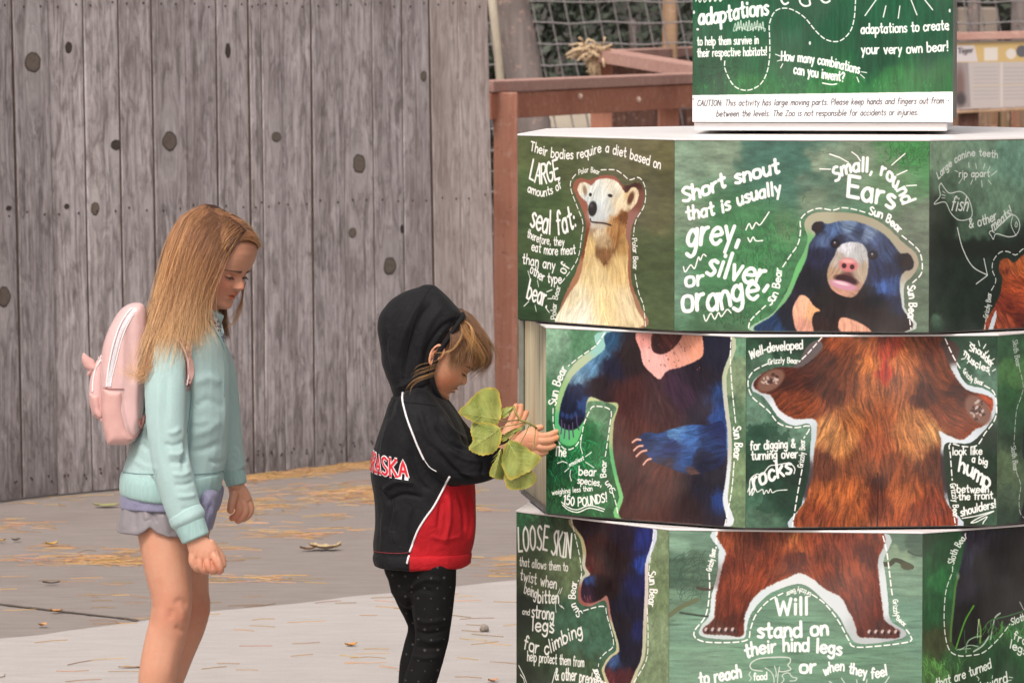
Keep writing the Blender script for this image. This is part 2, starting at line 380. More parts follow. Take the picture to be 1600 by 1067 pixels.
    def ell(s, cx, cy, rx, ry, col, rot=0.0, soft=0.15, alpha=1.0):
        c = s.tf([(cx, cy)])[0]; rx /= s.sc; ry /= s.sc; a = R(rot); X = s.PX-c[0]; Y = s.PY-c[1]
        u = (X*math.cos(a)+Y*math.sin(a))/rx; v = (-X*math.sin(a)+Y*math.cos(a))/ry; d = np.hypot(u, v)
        s.blend(np.clip((1-d)/soft+0.5, 0, 1)*alpha, col)
    def image(s, name):
        im = bpy.data.images.new(name, s.w, s.h, alpha=False); px = np.ones((s.h, s.w, 4), np.float32)
        px[..., :3] = np.clip(s.img, 0, 1)[::-1]; im.pixels.foreach_set(px.ravel()); im.update(); im.pack(); return im

WHITE = (250, 247, 243)
def paint_polar(q):
    c = Canvas(620, 470, q, 11).zoom(800, 200, 3.233)
    c.backdrop([(60, 120, 88, 98, 62), (700, 120, 102, 98, 66), (300, 200, 84, 92, 60), (750, 300, 84, 84, 56), (750, 600, 74, 86, 56), (60, 500, 66, 84, 52), (60, 900, 48, 74, 46), (200, 800, 56, 82, 52), (700, 900, 78, 92, 62), (150, 300, 76, 96, 60), (740, 440, 96, 96, 66)], (3.0, 0.8), 0.09, 14)
    halo = [(222, 985), (255, 870), (320, 730), (350, 640), (368, 560), (372, 480), (350, 400), (313, 320), (312, 280), (345, 252), (395, 262), (450, 240), (520, 245), (555, 285), (590, 290), (625, 276), (655, 290), (668, 340), (655, 400), (605, 500), (602, 600), (605, 780), (650, 900), (662, 1010), (222, 1010)]
    c.blend(c.mask(halo, True, 1.0), c.field([(340, 320, 150, 92, 74, 60), (500, 250, 150, 84, 66, 50), (600, 300, 60, 28, 22, 30), (650, 360, 120, 70, 55, 30), (620, 480, 150, 105, 95), (600, 700, 150, 95, 75), (640, 950, 160, 120, 95), (340, 700, 170, 120, 90), (240, 950, 150, 100, 80), (365, 600, 120, 60, 40)], 2.6, 6))
    body = [(240, 1010), (265, 880), (340, 760), (365, 640), (385, 540), (398, 480), (385, 430), (380, 380), (350, 350), (330, 312), (345, 278), (375, 276), (402, 290), (430, 262), (480, 255), (530, 270), (562, 312), (580, 328), (605, 300), (635, 310), (641, 345), (620, 395), (590, 425), (580, 480), (575, 540), (590, 600), (585, 700), (595, 800), (625, 900), (642, 1010)]
    cols = [(450, 330, 222, 228, 222, 45), (500, 300, 232, 226, 205, 40), (440, 400, 205, 218, 222, 40), (350, 300, 226, 216, 190, 20), (480, 400, 215, 215, 205, 30), (540, 380, 228, 210, 176, 34), (620, 340, 224, 206, 172, 22), (520, 460, 176, 132, 84, 18), (565, 440, 132, 86, 46, 18), (460, 540, 150, 120, 90, 30), (455, 620, 90, 55, 30, 26), (500, 580, 110, 70, 36, 24), (560, 520, 190, 150, 85, 22), (390, 600, 220, 190, 130, 30), (420, 740, 226, 202, 150, 50), (540, 720, 214, 184, 128, 45), (480, 680, 186, 152, 100, 22), (565, 620, 176, 138, 84, 20), (390, 690, 204, 176, 124, 20), (300, 860, 225, 212, 175, 50), (360, 930, 232, 226, 205, 60), (460, 900, 240, 215, 160, 60), (580, 900, 225, 205, 165, 50), (280, 980, 235, 228, 205, 40), (590, 340, 220, 190, 140, 20)]
    c.fur(body, cols, [(400, 300, 100), (550, 380, 120), (460, 520, 95), (380, 700, 100), (560, 650, 80), (460, 800, 90), (300, 900, 120), (600, 900, 60)], 0.10, 1.4, 4)
    c.ell(600, 355, 14, 34, (95, 55, 35), 20, 0.6); c.ell(368, 315, 10, 26, (150, 130, 110), -10, 0.7)
    c.fur([(500, 470), (545, 440), (578, 425), (576, 500), (545, 560), (510, 620), (480, 690), (450, 680), (425, 610), (415, 530), (440, 505), (470, 500)], [(560, 450, 112, 68, 34), (520, 500, 172, 128, 80), (540, 540, 150, 104, 60), (450, 560, 186, 160, 122), (470, 640, 128, 90, 56), (430, 530, 206, 190, 160)], [(500, 520, 110), (460, 620, 95)], 0.16, 5, 6)
    c.ell(432, 440, 44, 40, (196, 200, 200), 0, 0.9, 0.7); c.line([(396, 458), (402, 474), (430, 478), (468, 482), (500, 492)], 2.4, (62, 46, 40)); c.ell(440, 498, 40, 12, (206, 196, 180), 0, 0.8, 0.8); c.ell(407, 408, 22, 38, (26, 22, 26), 6, 0.3); c.ell(401, 392, 8, 10, (70, 66, 74), 0, 0.8)
    c.ell(396, 337, 7, 9, (20, 18, 20), 0, 0.4); c.ell(496, 342, 12, 8, (24, 18, 16), 15, 0.4); 
    c.dashes([(250, 780), (300, 715), (335, 650), (350, 560), (358, 480), (330, 400), (300, 320), (297, 270), (330, 225)], 1.9)
    c.dashes([(450, 212), (520, 212), (560, 235), (595, 262), (640, 250), (668, 285), (676, 340), (665, 400), (625, 470), (614, 545)], 1.9)
    c.dashes([(622, 740), (640, 830), (665, 900), (675, 1005)], 1.9)
    c.text('Polar Bear', [(338, 236), (390, 222), (440, 236)], 4.6, 1.5); c.text('Polar Bear', [(606, 560), (612, 640), (612, 715)], 4.6, 1.5); c.text('Polar Bear', [(222, 965), (226, 880), (246, 800)], 5, 1.6)
    c.text('Their bodies require a diet based on', [(92, 112), (190, 145), (300, 157), (380, 143), (455, 120), (500, 128), (570, 147), (650, 172), (748, 208)], 8.6, 2.5)
    c.text('LARGE', [(88, 256), (150, 283), (240, 252)], 18.5, 3.9); c.text('amounts of', [(78, 322), (150, 345), (215, 325), (250, 300)], 7.6, 2.4)
    c.text('seal fat:', [(92, 495), (180, 535), (260, 530), (325, 498)], 21, 4.4); c.text('therefore, they', [(75, 550), (150, 583), (262, 595)], 7.6, 2.1)
    c.text('eat more meat', [(98, 618), (200, 640), (320, 635)], 8.4, 2.3); c.text('than any', [(52, 682), (215, 718)], 9, 2.6)
    c.text('other type', [(90, 728), (160, 775), (248, 785)], 8.6, 2.5); c.text('of', [(268, 738), (292, 700)], 9, 2.5); c.text('bear.', [(74, 855), (120, 880), (175, 905)], 17, 3.8)
    c.rays([[(80, 722), (92, 765)], [(128, 770), (134, 802)], [(175, 828), (202, 817)], [(180, 862), (200, 862)], [(168, 905), (188, 932)], [(116, 895), (122, 926)], [(60, 900), (84, 876)]], 1.6)
    return c
def paint_sun_head(q):
    c = Canvas(640, 480, q, 12).zoom(1040, 210, 3.333)
    c.backdrop([(100, 150, 122, 146, 124), (300, 100, 118, 138, 116), (800, 120, 124, 140, 118), (1000, 100, 112, 130, 108), (1300, 500, 98, 112, 94), (1320, 800, 92, 108, 90), (620, 120, 66, 104, 90, 60), (640, 220, 66, 104, 88, 50), (560, 60, 62, 96, 84, 40), (700, 260, 92, 116, 100), (100, 450, 112, 134, 110), (60, 800, 98, 130, 108), (300, 1000, 70, 104, 74), (760, 330, 108, 126, 104), (450, 600, 66, 116, 76, 80), (600, 500, 84, 116, 82), (1280, 60, 62, 122, 70, 46), (1200, 150, 100, 128, 96)], (2.2, 0.8), 0.10, 16)
    c.grass(500, 690, 180, 260, (56, 124, 70), 420, 15, 1.3); c.grass(1270, 110, 120, 70, (46, 122, 56), 240, 9, 1.5, (-170, -10)); c.grass(330, 950, 160, 60, (44, 96, 56), 100, 12, 1.2)
    for i in range(60): c.ell(c.rng.uniform(60, 1360), c.rng.uniform(60, 1000), c.rng.uniform(5, 22), c.rng.uniform(3, 8), (78, 92, 76), 0, 0.9, 0.4)
    halo = [(470, 1030), (560, 930), (635, 810), (680, 690), (725, 600), (740, 540), (722, 480), (740, 430), (810, 405), (1000, 415), (1130, 465), (1240, 565), (1302, 618), (1318, 680), (1285, 740), (1245, 785), (1245, 900), (1258, 1030)]
    c.blend(c.mask(halo, True, 0.6), c.field([(760, 440, 168, 164, 140), (1000, 430, 158, 152, 128), (1150, 500, 160, 154, 130), (1300, 650, 160, 150, 130), (1250, 900, 190, 196, 190), (730, 580, 110, 170, 110), (680, 700, 104, 178, 108), (600, 860, 112, 170, 114), (520, 980, 150, 180, 150)], 2.6, 6, 10))
    body = [(495, 1030), (560, 940), (640, 850), (690, 740), (732, 650), (750, 570), (782, 522), (760, 492), (775, 460), (815, 455), (842, 466), (920, 450), (1000, 455), (1090, 490), (1150, 530), (1200, 590), (1225, 620), (1265, 620), (1292, 660), (1285, 700), (1245, 715), (1225, 745), (1220, 800), (1232, 900), (1238, 1030)]
    K = (18, 18, 30)
    c.fur(body, [(800, 490, *K), (870, 495, 72, 98, 158, 28), (950, 475, 104, 126, 176, 26), (1010, 500, 44, 58, 100, 20), (1060, 520, 112, 130, 180, 22), (1100, 545, 60, 78, 130, 20), (1150, 640, 46, 62, 108, 22), (1140, 590, 46, 58, 100, 26), (900, 550, 28, 34, 66, 24), (815, 555, 76, 94, 144, 24), (800, 640, 24, 26, 52), (770, 760, 14, 14, 26), (1060, 600, 40, 48, 82, 20), (1120, 700, 30, 38, 78, 30), (1190, 700, 22, 30, 62, 30), (1140, 800, 60, 86, 160, 28), (1190, 760, 48, 70, 132, 20), (1100, 870, 14, 14, 24), (1250, 660, 20, 16, 22), (900, 900, 24, 14, 16, 60), (700, 900, 30, 26, 40, 30), (640, 960, 14, 16, 30), (560, 1000, 20, 50, 96, 30), (1100, 980, 30, 16, 16, 60), (1210, 900, 20, 28, 66, 24), (840, 1000, 40, 20, 18, 30)],
          [(800, 500, 120), (1000, 480, 20), (1150, 600, 70), (780, 700, 100), (1180, 800, 95), (650, 900, 120), (900, 950, 95), (1100, 950, 90)], 0.22, 1.2, 6)
    pat = [(700, 838), (740, 850), (770, 890), (806, 918), (775, 930), (762, 975), (768, 1030), (690, 1030), (664, 960), (664, 900)]
    c.fur(pat, [(720, 900, 222, 170, 140), (700, 1000, 196, 140, 120), (770, 910, 226, 170, 120)], [(720, 900, 95)], 0.10, 1.0, 3)
    c.fur([(912, 955), (1000, 975), (1070, 1030), (915, 1030)], [(960, 1000, 214, 156, 130)], [(960, 1000, 80)], 0.12, 1.0, 3)
    sn = [(900, 582), (960, 560), (1030, 575), (1056, 640), (1052, 730), (1020, 800), (975, 848), (905, 835), (860, 800), (840, 740), (852, 680), (880, 630)]
    c.fur(sn, [(950, 590, 206, 208, 214, 34), (1000, 620, 170, 170, 170), (900, 640, 172, 162, 150), (870, 730, 168, 138, 112), (1030, 720, 166, 150, 130), (990, 820, 170, 130, 110), (900, 820, 190, 140, 120), (945, 750, 90, 50, 50, 20)], [(950, 600, 95), (870, 720, 120), (1030, 720, 70), (940, 820, 10)], 0.10, 0.8, 4)
    c.ell(952, 680, 50, 36, (196, 116, 116), 5, 0.35); c.ell(930, 684, 12, 13, (60, 24, 30), 0, 0.5); c.ell(972, 690, 12, 13, (60, 24, 30), 0, 0.5); c.ell(950, 660, 34, 10, (224, 160, 156), 5, 0.9)
    c.ell(940, 758, 62, 24, (52, 22, 28), 14, 0.4); c.ell(925, 785, 72, 22, (196, 140, 160), 14, 0.4); c.ell(915, 775, 40, 8, (226, 190, 196), 14, 0.7)
    for x, y in ((885, 568), (1080, 628)): c.ell(x, y, 25, 24, (12, 10, 18), 0, 0.5); c.ell(x-3, y+2, 13, 12, (52, 34, 32), 0, 0.5); c.ell(x-4, y-5, 5, 5, (150, 160, 190), 0, 0.6)
    c.ell(792, 484, 17, 22, (34, 20, 22), 20, 0.8); c.ell(1256, 668, 24, 28, (32, 18, 20), 0, 0.8)
    c.dashes([(432, 1008), (445, 965), (520, 892)], 2.0); c.dashes([(610, 690), (650, 630), (690, 570), (703, 500), (702, 448), (735, 408), (800, 385), (870, 395), (920, 382), (980, 390), (1038, 406)], 2.0, 9, 5)
    c.dashes([(1232, 528), (1290, 575), (1325, 615), (1338, 680), (1330, 730), (1288, 772)], 2.0, 9, 5); c.dashes([(1272, 965), (1278, 1012)], 2.0)
    c.text('Sun Bear', [(1060, 415), (1140, 445), (1218, 515)], 7.6, 2.5, slant=0.1); c.text('Sun Bear', [(545, 892), (585, 830), (606, 700)], 6.8, 2.3); c.text('Sun Bear', [(1260, 792), (1270, 870), (1262, 965)], 7.2, 2.3)
    c.text('Short snout', [(92, 350), (200, 318), (320, 270), (390, 250), (590, 200)], 13.2, 4.8); c.text('that is usually', [(110, 445), (255, 418), (345, 385), (450, 345), (600, 308)], 12, 4.2)
    c.text('grey,', [(112, 585), (200, 572), (385, 560)], 25, 6.0, slant=0.15); c.text('silver,', [(212, 728), (330, 748), (430, 772), (535, 795)], 23, 5.8, slant=0.25); c.text('or', [(105, 792), (195, 782)], 14.5, 4.8)
    c.text('orange', [(88, 922), (200, 912), (300, 905), (360, 868), (480, 858)], 24, 5.8)
    c.line([(418, 497), (435, 465), (450, 492), (470, 460), (490, 472), (515, 440), (538, 405)], 2.0); c.line([(428, 538), (440, 560), (455, 535), (470, 554), (505, 553)], 2.0)
    c.line([(92, 690), (102, 716), (130, 680), (150, 698), (170, 640), (180, 655), (195, 625), (210, 634)], 2.0); c.line([(198, 942), (210, 972), (235, 932), (255, 962), (275, 928), (290, 948), (320, 912), (340, 930)], 2.0)
    c.text('Small, round', [(888, 248), (930, 212), (1000, 192), (1085, 202), (1140, 222), (1185, 265), (1218, 318), (1235, 362)], 12.5, 4.2); c.text('Ears', [(950, 322), (1060, 348), (1188, 385)], 20, 5.6)
    c.rays([[(855, 103), (905, 120), (952, 146)], [(970, 92), (998, 112), (1015, 138)], [(1248, 100), (1178, 160)], [(803, 180), (860, 182)], [(1258, 188), (1205, 212)], [(1307, 265), (1255, 268)]], 2.0)
    return c
def paint_grizzly_head(q):
    c = Canvas(640, 480, q, 13).zoom(1430, 200, 3.235)
    c.backdrop([(120, 120, 98, 120, 100), (300, 100, 92, 116, 98), (500, 150, 86, 118, 102), (400, 400, 80, 104, 86), (200, 300, 66, 86, 70), (300, 520, 58, 78, 64), (100, 420, 30, 42, 32, 24), (130, 500, 24, 34, 26), (300, 640, 22, 34, 28), (500, 620, 22, 34, 28), (200, 760, 20, 32, 26), (100, 900, 22, 36, 28), (300, 900, 18, 30, 24), (500, 900, 20, 30, 24), (100, 960, 60, 84, 68, 14), (900, 200, 70, 96, 80), (900, 800, 22, 32, 26)], (1, 1.4), 0.10, 12)
    c.img = np.clip(c.img*1.22, 0, 1)
    for i in range(26):
        x = 60+i*26; h = c.rng.uniform(10, 70); c.ell(x, 610, 26, h, (24, 34, 27), 0, 0.5, 0.9)
    body = [(370, 1040), (400, 900), (425, 850), (440, 765), (424, 722), (430, 672), (465, 658), (502, 680), (560, 636), (700, 640), (820, 760), (820, 1040)]
    c.fur(body, [(450, 690, 150, 76, 40), (455, 720, 90, 34, 20, 14), (520, 700, 176, 90, 44), (500, 780, 150, 66, 34), (540, 850, 172, 74, 40), (480, 900, 110, 40, 24), (540, 960, 80, 28, 20, 20), (450, 980, 140, 64, 40), (700, 800, 120, 50, 26)], [(450, 700, 60), (520, 800, 20), (500, 900, 5), (450, 980, 60)], 0.26, 1.5, 6)
    c.blend(c.mask([(405, 925), (410, 960), (385, 1040), (365, 1040), (385, 970)], True, 1.0), (196, 206, 214))
    W = (206, 212, 206)
    c.text('Large canine teeth', [(118, 258), (180, 195), (240, 155), (310, 140), (415, 152)], 6.6, 2.0, W); c.text('rip apart', [(222, 248), (375, 246)], 6.4, 2.1, W)
    c.rays([[(200, 215), (215, 222)], [(270, 175), (272, 200)], [(305, 180), (310, 205)], [(352, 180), (345, 205)], [(378, 195), (372, 208)], [(412, 218), (385, 240)], [(240, 252), (220, 280)], [(290, 262), (280, 285)], [(335, 265), (338, 298)], [(370, 265), (384, 284)]], 1.5, W)
    c.line([(130, 278), (160, 320), (180, 330), (230, 322), (270, 360), (288, 430), (270, 460), (220, 465), (180, 430), (150, 375), (95, 385), (125, 345), (120, 300), (130, 278)], 1.6, W)
    c.rays([[(138, 320), (150, 328)], [(134, 338), (152, 342)], [(134, 354), (150, 354)]], 1.2, W)
    c.text('fish', [(180, 415), (262, 420)], 13, 2.6, W, slant=0.2); c.text('& other', [(275, 505), (345, 490), (412, 462)], 8.5, 2.3, W); c.text('meats!', [(392, 518), (440, 480), (490, 432)], 8.2, 2.3, W)
    c.line([(213, 505), (240, 610), (290, 700), (362, 742)], 2.0, W); c.line([(347, 660), (365, 745), (308, 788)], 2.0, W, False)
    c.line([(400, 520), (440, 480), (490, 440), (520, 460), (528, 500), (510, 540), (470, 550), (410, 535), (395, 562), (384, 545), (374, 530), (385, 520), (400, 530)], 1.6, W); c.line([(495, 440), (485, 490), (510, 545)], 1.4, W); c.line([(510, 475), (504, 495), (512, 500), (516, 485), (510, 475)], 1.2, W)
    c.dashes([(385, 820), (408, 770), (390, 720), (395, 670), (430, 628), (470, 625), (510, 642), (560, 606), (700, 600)], 1.9, 8, 4.5, W); c.dashes([(350, 1020), (358, 965)], 1.9, 8, 4.5, W); c.text('Grizzly Bear', [(366, 960), (378, 900), (385, 835)], 4.6, 1.5, W)
    return c
def paint_sun_torso(q):
    c = Canvas(640, 480, q, 14).zoom(800, 490, 3.047)
    c.backdrop([(220, 120, 128, 166, 138), (200, 250, 108, 146, 118), (340, 140, 84, 130, 96), (420, 450, 94, 130, 98), (180, 420, 66, 120, 80), (200, 560, 40, 92, 58), (340, 620, 34, 100, 56), (220, 720, 26, 76, 48), (240, 860, 32, 80, 46), (400, 900, 44, 92, 54), (1080, 150, 100, 140, 110), (1080, 300, 120, 140, 108), (1080, 500, 90, 120, 90), (1080, 800, 112, 134, 98), (1060, 950, 108, 132, 98), (180, 960, 36, 84, 54)], (1, 1), 0.11, 14)
    c.grass(300, 680, 160, 120, (48, 150, 88), 300, 14, 1.4, (-150, -40)); c.grass(300, 900, 200, 60, (52, 130, 70), 150, 12, 1.2); c.grass(250, 850, 150, 120, (20, 60, 40), 120, 14, 1.4)
    halo = [(450, 80), (395, 160), (320, 215), (262, 285), (215, 400), (203, 520), (215, 590), (255, 625), (300, 620), (330, 560), (350, 480), (372, 415), (492, 440), (470, 520), (462, 640), (482, 760), (510, 870), (520, 985), (1020, 1020), (1028, 880), (1045, 700), (1045, 560), (1030, 440), (1022, 300), (1030, 90)]
    c.blend(c.mask(halo, True, 0.6), c.field([(420, 130, 150, 200, 190), (300, 240, 180, 196, 160), (230, 380, 150, 190, 130), (215, 560, 84, 180, 120), (320, 560, 92, 186, 112), (360, 440, 190, 200, 150), (470, 560, 170, 180, 130), (475, 700, 94, 176, 112), (510, 850, 120, 190, 120), (1030, 200, 180, 190, 160), (1040, 500, 190, 190, 176), (1020, 900, 214, 222, 226)], 2.6, 5, 10))
    body = [(490, 80), (440, 170), (350, 240), (280, 310), (235, 420), (222, 510), (240, 545), (300, 550), (345, 500), (365, 398), (440, 420), (506, 430), (485, 520), (480, 640), (500, 760), (530, 870), (542, 985), (986, 1020), (1003, 880), (1025, 720), (1025, 560), (1010, 440), (1000, 300), (1014, 90)]
    c.fur(body, [(470, 130, 40, 76, 120, 24), (420, 190, 74, 118, 168, 24), (360, 260, 96, 140, 196, 28), (310, 300, 110, 146, 190, 22), (300, 380, 22, 30, 66, 24), (250, 440, 20, 28, 56), (330, 430, 40, 66, 130, 18), (250, 500, 16, 18, 40), (420, 350, 34, 20, 28, 30), (480, 250, 24, 24, 48, 30), (560, 200, 34, 20, 24, 40), (560, 400, 62, 28, 28, 40), (600, 560, 74, 38, 34, 50), (700, 450, 64, 40, 42, 50), (800, 380, 50, 30, 50, 40), (900, 300, 28, 20, 34, 40), (960, 200, 18, 20, 40, 30), (990, 380, 34, 60, 120, 24), (980, 500, 36, 66, 140, 30), (1015, 600, 70, 110, 190, 16), (900, 480, 30, 22, 40, 30), (560, 800, 60, 30, 28, 40), (700, 860, 74, 38, 32, 50), (820, 900, 40, 20, 22, 40), (900, 850, 20, 18, 34, 40), (980, 880, 30, 56, 130, 20), (950, 760, 30, 26, 40, 30), (700, 640, 60, 32, 30, 40), (700, 740, 86, 46, 40, 30)],
          [(440, 200, 130), (330, 300, 130), (260, 430, 105), (450, 380, 100), (600, 300, 80), (600, 600, 100), (800, 400, 60), (900, 600, 100), (700, 800, 120), (980, 700, 95), (850, 900, 95)], 0.16, 1.2, 7)
    ch = [(608, 80), (612, 180), (625, 240), (660, 280), (703, 312), (740, 272), (800, 255), (870, 228), (912, 190), (905, 95), (905, 80)]
    c.fur(ch, [(640, 200, 236, 180, 172), (700, 260, 232, 176, 168), (800, 230, 226, 160, 140), (880, 170, 230, 156, 128), (640, 120, 220, 150, 140)], [(640, 200, 90), (850, 200, 60)], 0.05, 1.4, 4)
    c.fur([(680, 85), (805, 85), (790, 140), (740, 185), (690, 190), (664, 160)], [(730, 130, 84, 40, 36), (700, 160, 50, 22, 24)], [(730, 130, 60)], 0.2, 1.2, 3)
    for i in range(26): c.ell(c.rng.uniform(615, 900), c.rng.uniform(110, 270), 3.5, 4, (130, 80, 76), 0, 0.6, 0.7)
    arm = [(1010, 520), (930, 530), (850, 528), (760, 548), (700, 568), (640, 565), (600, 590), (598, 625), (635, 665), (668, 700), (740, 730), (840, 765), (930, 752), (1012, 700)]
    c.fur(arm, [(640, 610, 30, 44, 90, 22), (700, 600, 40, 66, 130, 28), (780, 570, 84, 128, 200, 26), (850, 600, 54, 98, 182, 30), (760, 640, 26, 40, 96, 30), (830, 680, 36, 70, 140, 30), (930, 600, 30, 52, 110, 30), (900, 700, 20, 24, 50, 30), (980, 560, 24, 36, 90), (740, 710, 50, 40, 54, 16), (860, 750, 80, 56, 52, 14)], [(640, 620, 170), (780, 600, 170), (900, 650, 160), (840, 740, 185)], 0.20, 1.2, 6)
    for a, b in (((612, 600), (573, 612)), ((622, 628), (580, 650)), ((640, 650), (592, 678)), ((662, 690), (625, 718))): c.line([a, ((a[0]+b[0])/2, a[1]*.5+b[1]*.5-7), b], 4.2, (150, 96, 84)); c.line([a, ((a[0]+b[0])/2, a[1]*.5+b[1]*.5-8), b], 1.8, (226, 186, 170))
    for x, y in ((240, 480), (262, 488), (283, 490), (302, 478)): c.ell(x, y, 9, 14, (52, 84, 146), 0, 0.9, 0.6)
    for x, y, e in ((235, 520, 232), (250, 540, 247), (270, 545, 272), (288, 535, 292), (308, 500, 318)): c.line([(x, y-15), (x+1, y+18), (e, y+52)], 2.4, (74, 70, 98))
    c.dashes([(440, 92), (400, 150), (330, 200), (268, 248)], 2.0); c.text('Sun Bear', [(207, 435), (228, 340), (262, 262)], 7.4, 2.5)
    c.dashes([(195, 450), (196, 520), (212, 590), (245, 640), (290, 640), (328, 590), (342, 525), (368, 465), (392, 440), (468, 458), (464, 540), (442, 690)], 2.0); c.text('Sun Bear', [(492, 838), (462, 806), (446, 762), (450, 700)], 5.4, 1.9)
    c.dashes([(478, 850), (495, 905), (505, 960)], 2.0); c.dashes([(1046, 95), (1040, 200), (1048, 350), (1066, 525)], 2.0, 9, 4); c.text('Sun Bear', [(1054, 540), (1062, 620), (1054, 690)], 7.2, 2.3); c.dashes([(1058, 705), (1045, 850), (1012, 1015)], 2.0, 9, 4)
    c.text('The', [(202, 672), (255, 680)], 8.6, 2.5); c.text('smallest', [(272, 728), (342, 694)], 3.8, 1.4); c.rays([[(330, 590), (325, 630), (335, 665)], [(378, 658), (350, 680)], [(215, 712), (240, 702), (262, 710)], [(270, 735), (250, 752)], [(350, 706), (390, 732)], [(278, 745), (275, 770), (282, 795)]], 1.5)
    c.text('bear', [(318, 766), (400, 772)], 8, 2.3); c.text('species,', [(312, 806), (425, 820)], 6.4, 2.0); c.text('weighing less than', [(190, 862), (290, 850), (382, 842)], 4.8, 1.5); c.text('150 POUNDS!', [(245, 902), (310, 916), (380, 908), (452, 892)], 8.2, 2.5)
    c.line([(235, 895), (265, 920), (310, 932), (370, 912), (440, 930)], 1.8); c.line([(240, 910), (270, 934), (315, 944), (370, 924), (435, 940)], 1.8)
    return c
def paint_grizzly_torso(q):
    c = Canvas(640, 480, q, 15).zoom(1140, 510, 3.2326)
    c.backdrop([(100, 80, 34, 66, 46), (250, 80, 24, 50, 36), (200, 200, 70, 100, 80), (120, 450, 88, 120, 100), (300, 520, 92, 124, 104), (200, 520, 60, 96, 76), (150, 560, 40, 80, 60), (100, 700, 28, 58, 42), (250, 700, 22, 48, 34), (250, 850, 26, 56, 40), (150, 950, 70, 100, 80), (120, 850, 56, 92, 72), (350, 800, 22, 46, 34), (1200, 80, 26, 58, 40), (1320, 150, 36, 66, 48), (1300, 250, 84, 116, 98), (1250, 680, 22, 44, 30), (1300, 800, 26, 42, 28), (1200, 900, 32, 48, 30), (1330, 980, 60, 90, 70), (1200, 200, 50, 84, 64)], (1, 1), 0.12, 16)
    for x, y, r in ((190, 530, 60), (260, 560, 50), (130, 540, 50), (300, 940, 50), (200, 900, 60), (350, 880, 40)): c.blend(c.mask([(x+math.cos(t)*r, y+math.sin(t)*r*.6) for t in np.arange(0, 6.2, .6)], True, 9, 9)*0.6, (26, 60, 44))
    halo = [(480, 55), (340, 190), (240, 205), (130, 260), (112, 320), (165, 350), (205, 400), (250, 460), (320, 500), (400, 490), (412, 540), (405, 640), (402, 740), (362, 900), (345, 1030), (1135, 1030), (1110, 900), (1090, 760), (1085, 600), (1150, 590), (1220, 585), (1300, 510), (1345, 430), (1345, 360), (1290, 315), (1200, 290), (1150, 210), (1100, 60)]
    c.blend(c.mask(halo, True, 0.6), c.field([(300, 190, 90, 80, 80), (150, 330, 190, 200, 205), (250, 430, 216, 222, 228), (350, 480, 210, 220, 226), (415, 560, 190, 204, 210), (390, 800, 70, 56, 60), (360, 950, 190, 204, 214), (1120, 980, 200, 210, 220), (1090, 720, 50, 36, 40), (1130, 560, 214, 224, 230), (1300, 360, 206, 218, 226), (1180, 260, 206, 216, 222), (1100, 120, 60, 40, 36), (1330, 430, 190, 200, 206)], 2.6, 6, 10))
    body = [(498, 45), (470, 110), (370, 200), (290, 206), (235, 208), (160, 240), (118, 292), (150, 330), (210, 350), (250, 420), (330, 465), (430, 468), (440, 540), (425, 640), (420, 740), (390, 860), (366, 1030), (1108, 1030), (1085, 860), (1065, 700), (1070, 580), (1058, 527), (1110, 552), (1180, 570), (1240, 520), (1290, 495), (1325, 430), (1330, 370), (1290, 345), (1200, 320), (1140, 250), (1100, 170), (1065, 90), (1032, 45)]
    c.fur(body, [(550, 90, 130, 62, 30), (700, 90, 150, 78, 36), (790, 90, 150, 50, 24), (785, 230, 160, 44, 24, 16), (950, 90, 130, 66, 32), (1030, 120, 100, 44, 22), (480, 180, 74, 34, 20), (600, 180, 92, 44, 22), (420, 260, 62, 26, 16), (300, 260, 66, 26, 16), (320, 400, 106, 48, 24), (420, 400, 120, 56, 26), (520, 340, 70, 32, 20), (600, 300, 110, 54, 26), (700, 200, 186, 106, 50, 26), (690, 320, 150, 82, 40), (880, 180, 180, 100, 50, 26), (900, 300, 140, 76, 38), (980, 340, 66, 28, 18), (1060, 260, 96, 46, 22), (1150, 330, 60, 24, 14), (1100, 430, 110, 50, 24), (1200, 520, 120, 54, 26), (490, 530, 176, 118, 66, 30), (560, 600, 170, 110, 60, 30), (610, 450, 150, 86, 42), (930, 490, 168, 106, 58, 30), (1010, 540, 180, 126, 74, 24), (920, 600, 166, 104, 56), (750, 450, 140, 72, 34), (750, 600, 134, 64, 30), (650, 700, 110, 56, 28), (850, 700, 112, 56, 28), (480, 700, 92, 44, 24), (1020, 700, 90, 42, 22), (500, 860, 150, 78, 36), (600, 840, 160, 84, 40), (640, 930, 130, 66, 32), (460, 960, 120, 54, 26), (750, 900, 96, 42, 22), (880, 860, 150, 78, 38), (950, 950, 110, 48, 26), (1050, 940, 120, 48, 24), (860, 980, 140, 66, 32), (745, 800, 70, 30, 18, 14), (1320, 420, 150, 60, 30)],
          [(550, 100, 130), (700, 150, 110), (790, 150, 90), (900, 150, 60), (1030, 150, 60), (350, 250, 170), (350, 400, 150), (520, 330, 110), (500, 540, 120), (620, 450, 60), (700, 350, 80), (900, 350, 100), (1000, 500, 60), (1150, 350, 20), (1150, 500, 30), (950, 550, 70), (620, 700, 80), (870, 700, 100), (450, 750, 95), (1050, 750, 85), (550, 900, 110), (700, 900, 70), (830, 880, 110), (1000, 930, 80)], 0.30, 1.8, 8, 13)
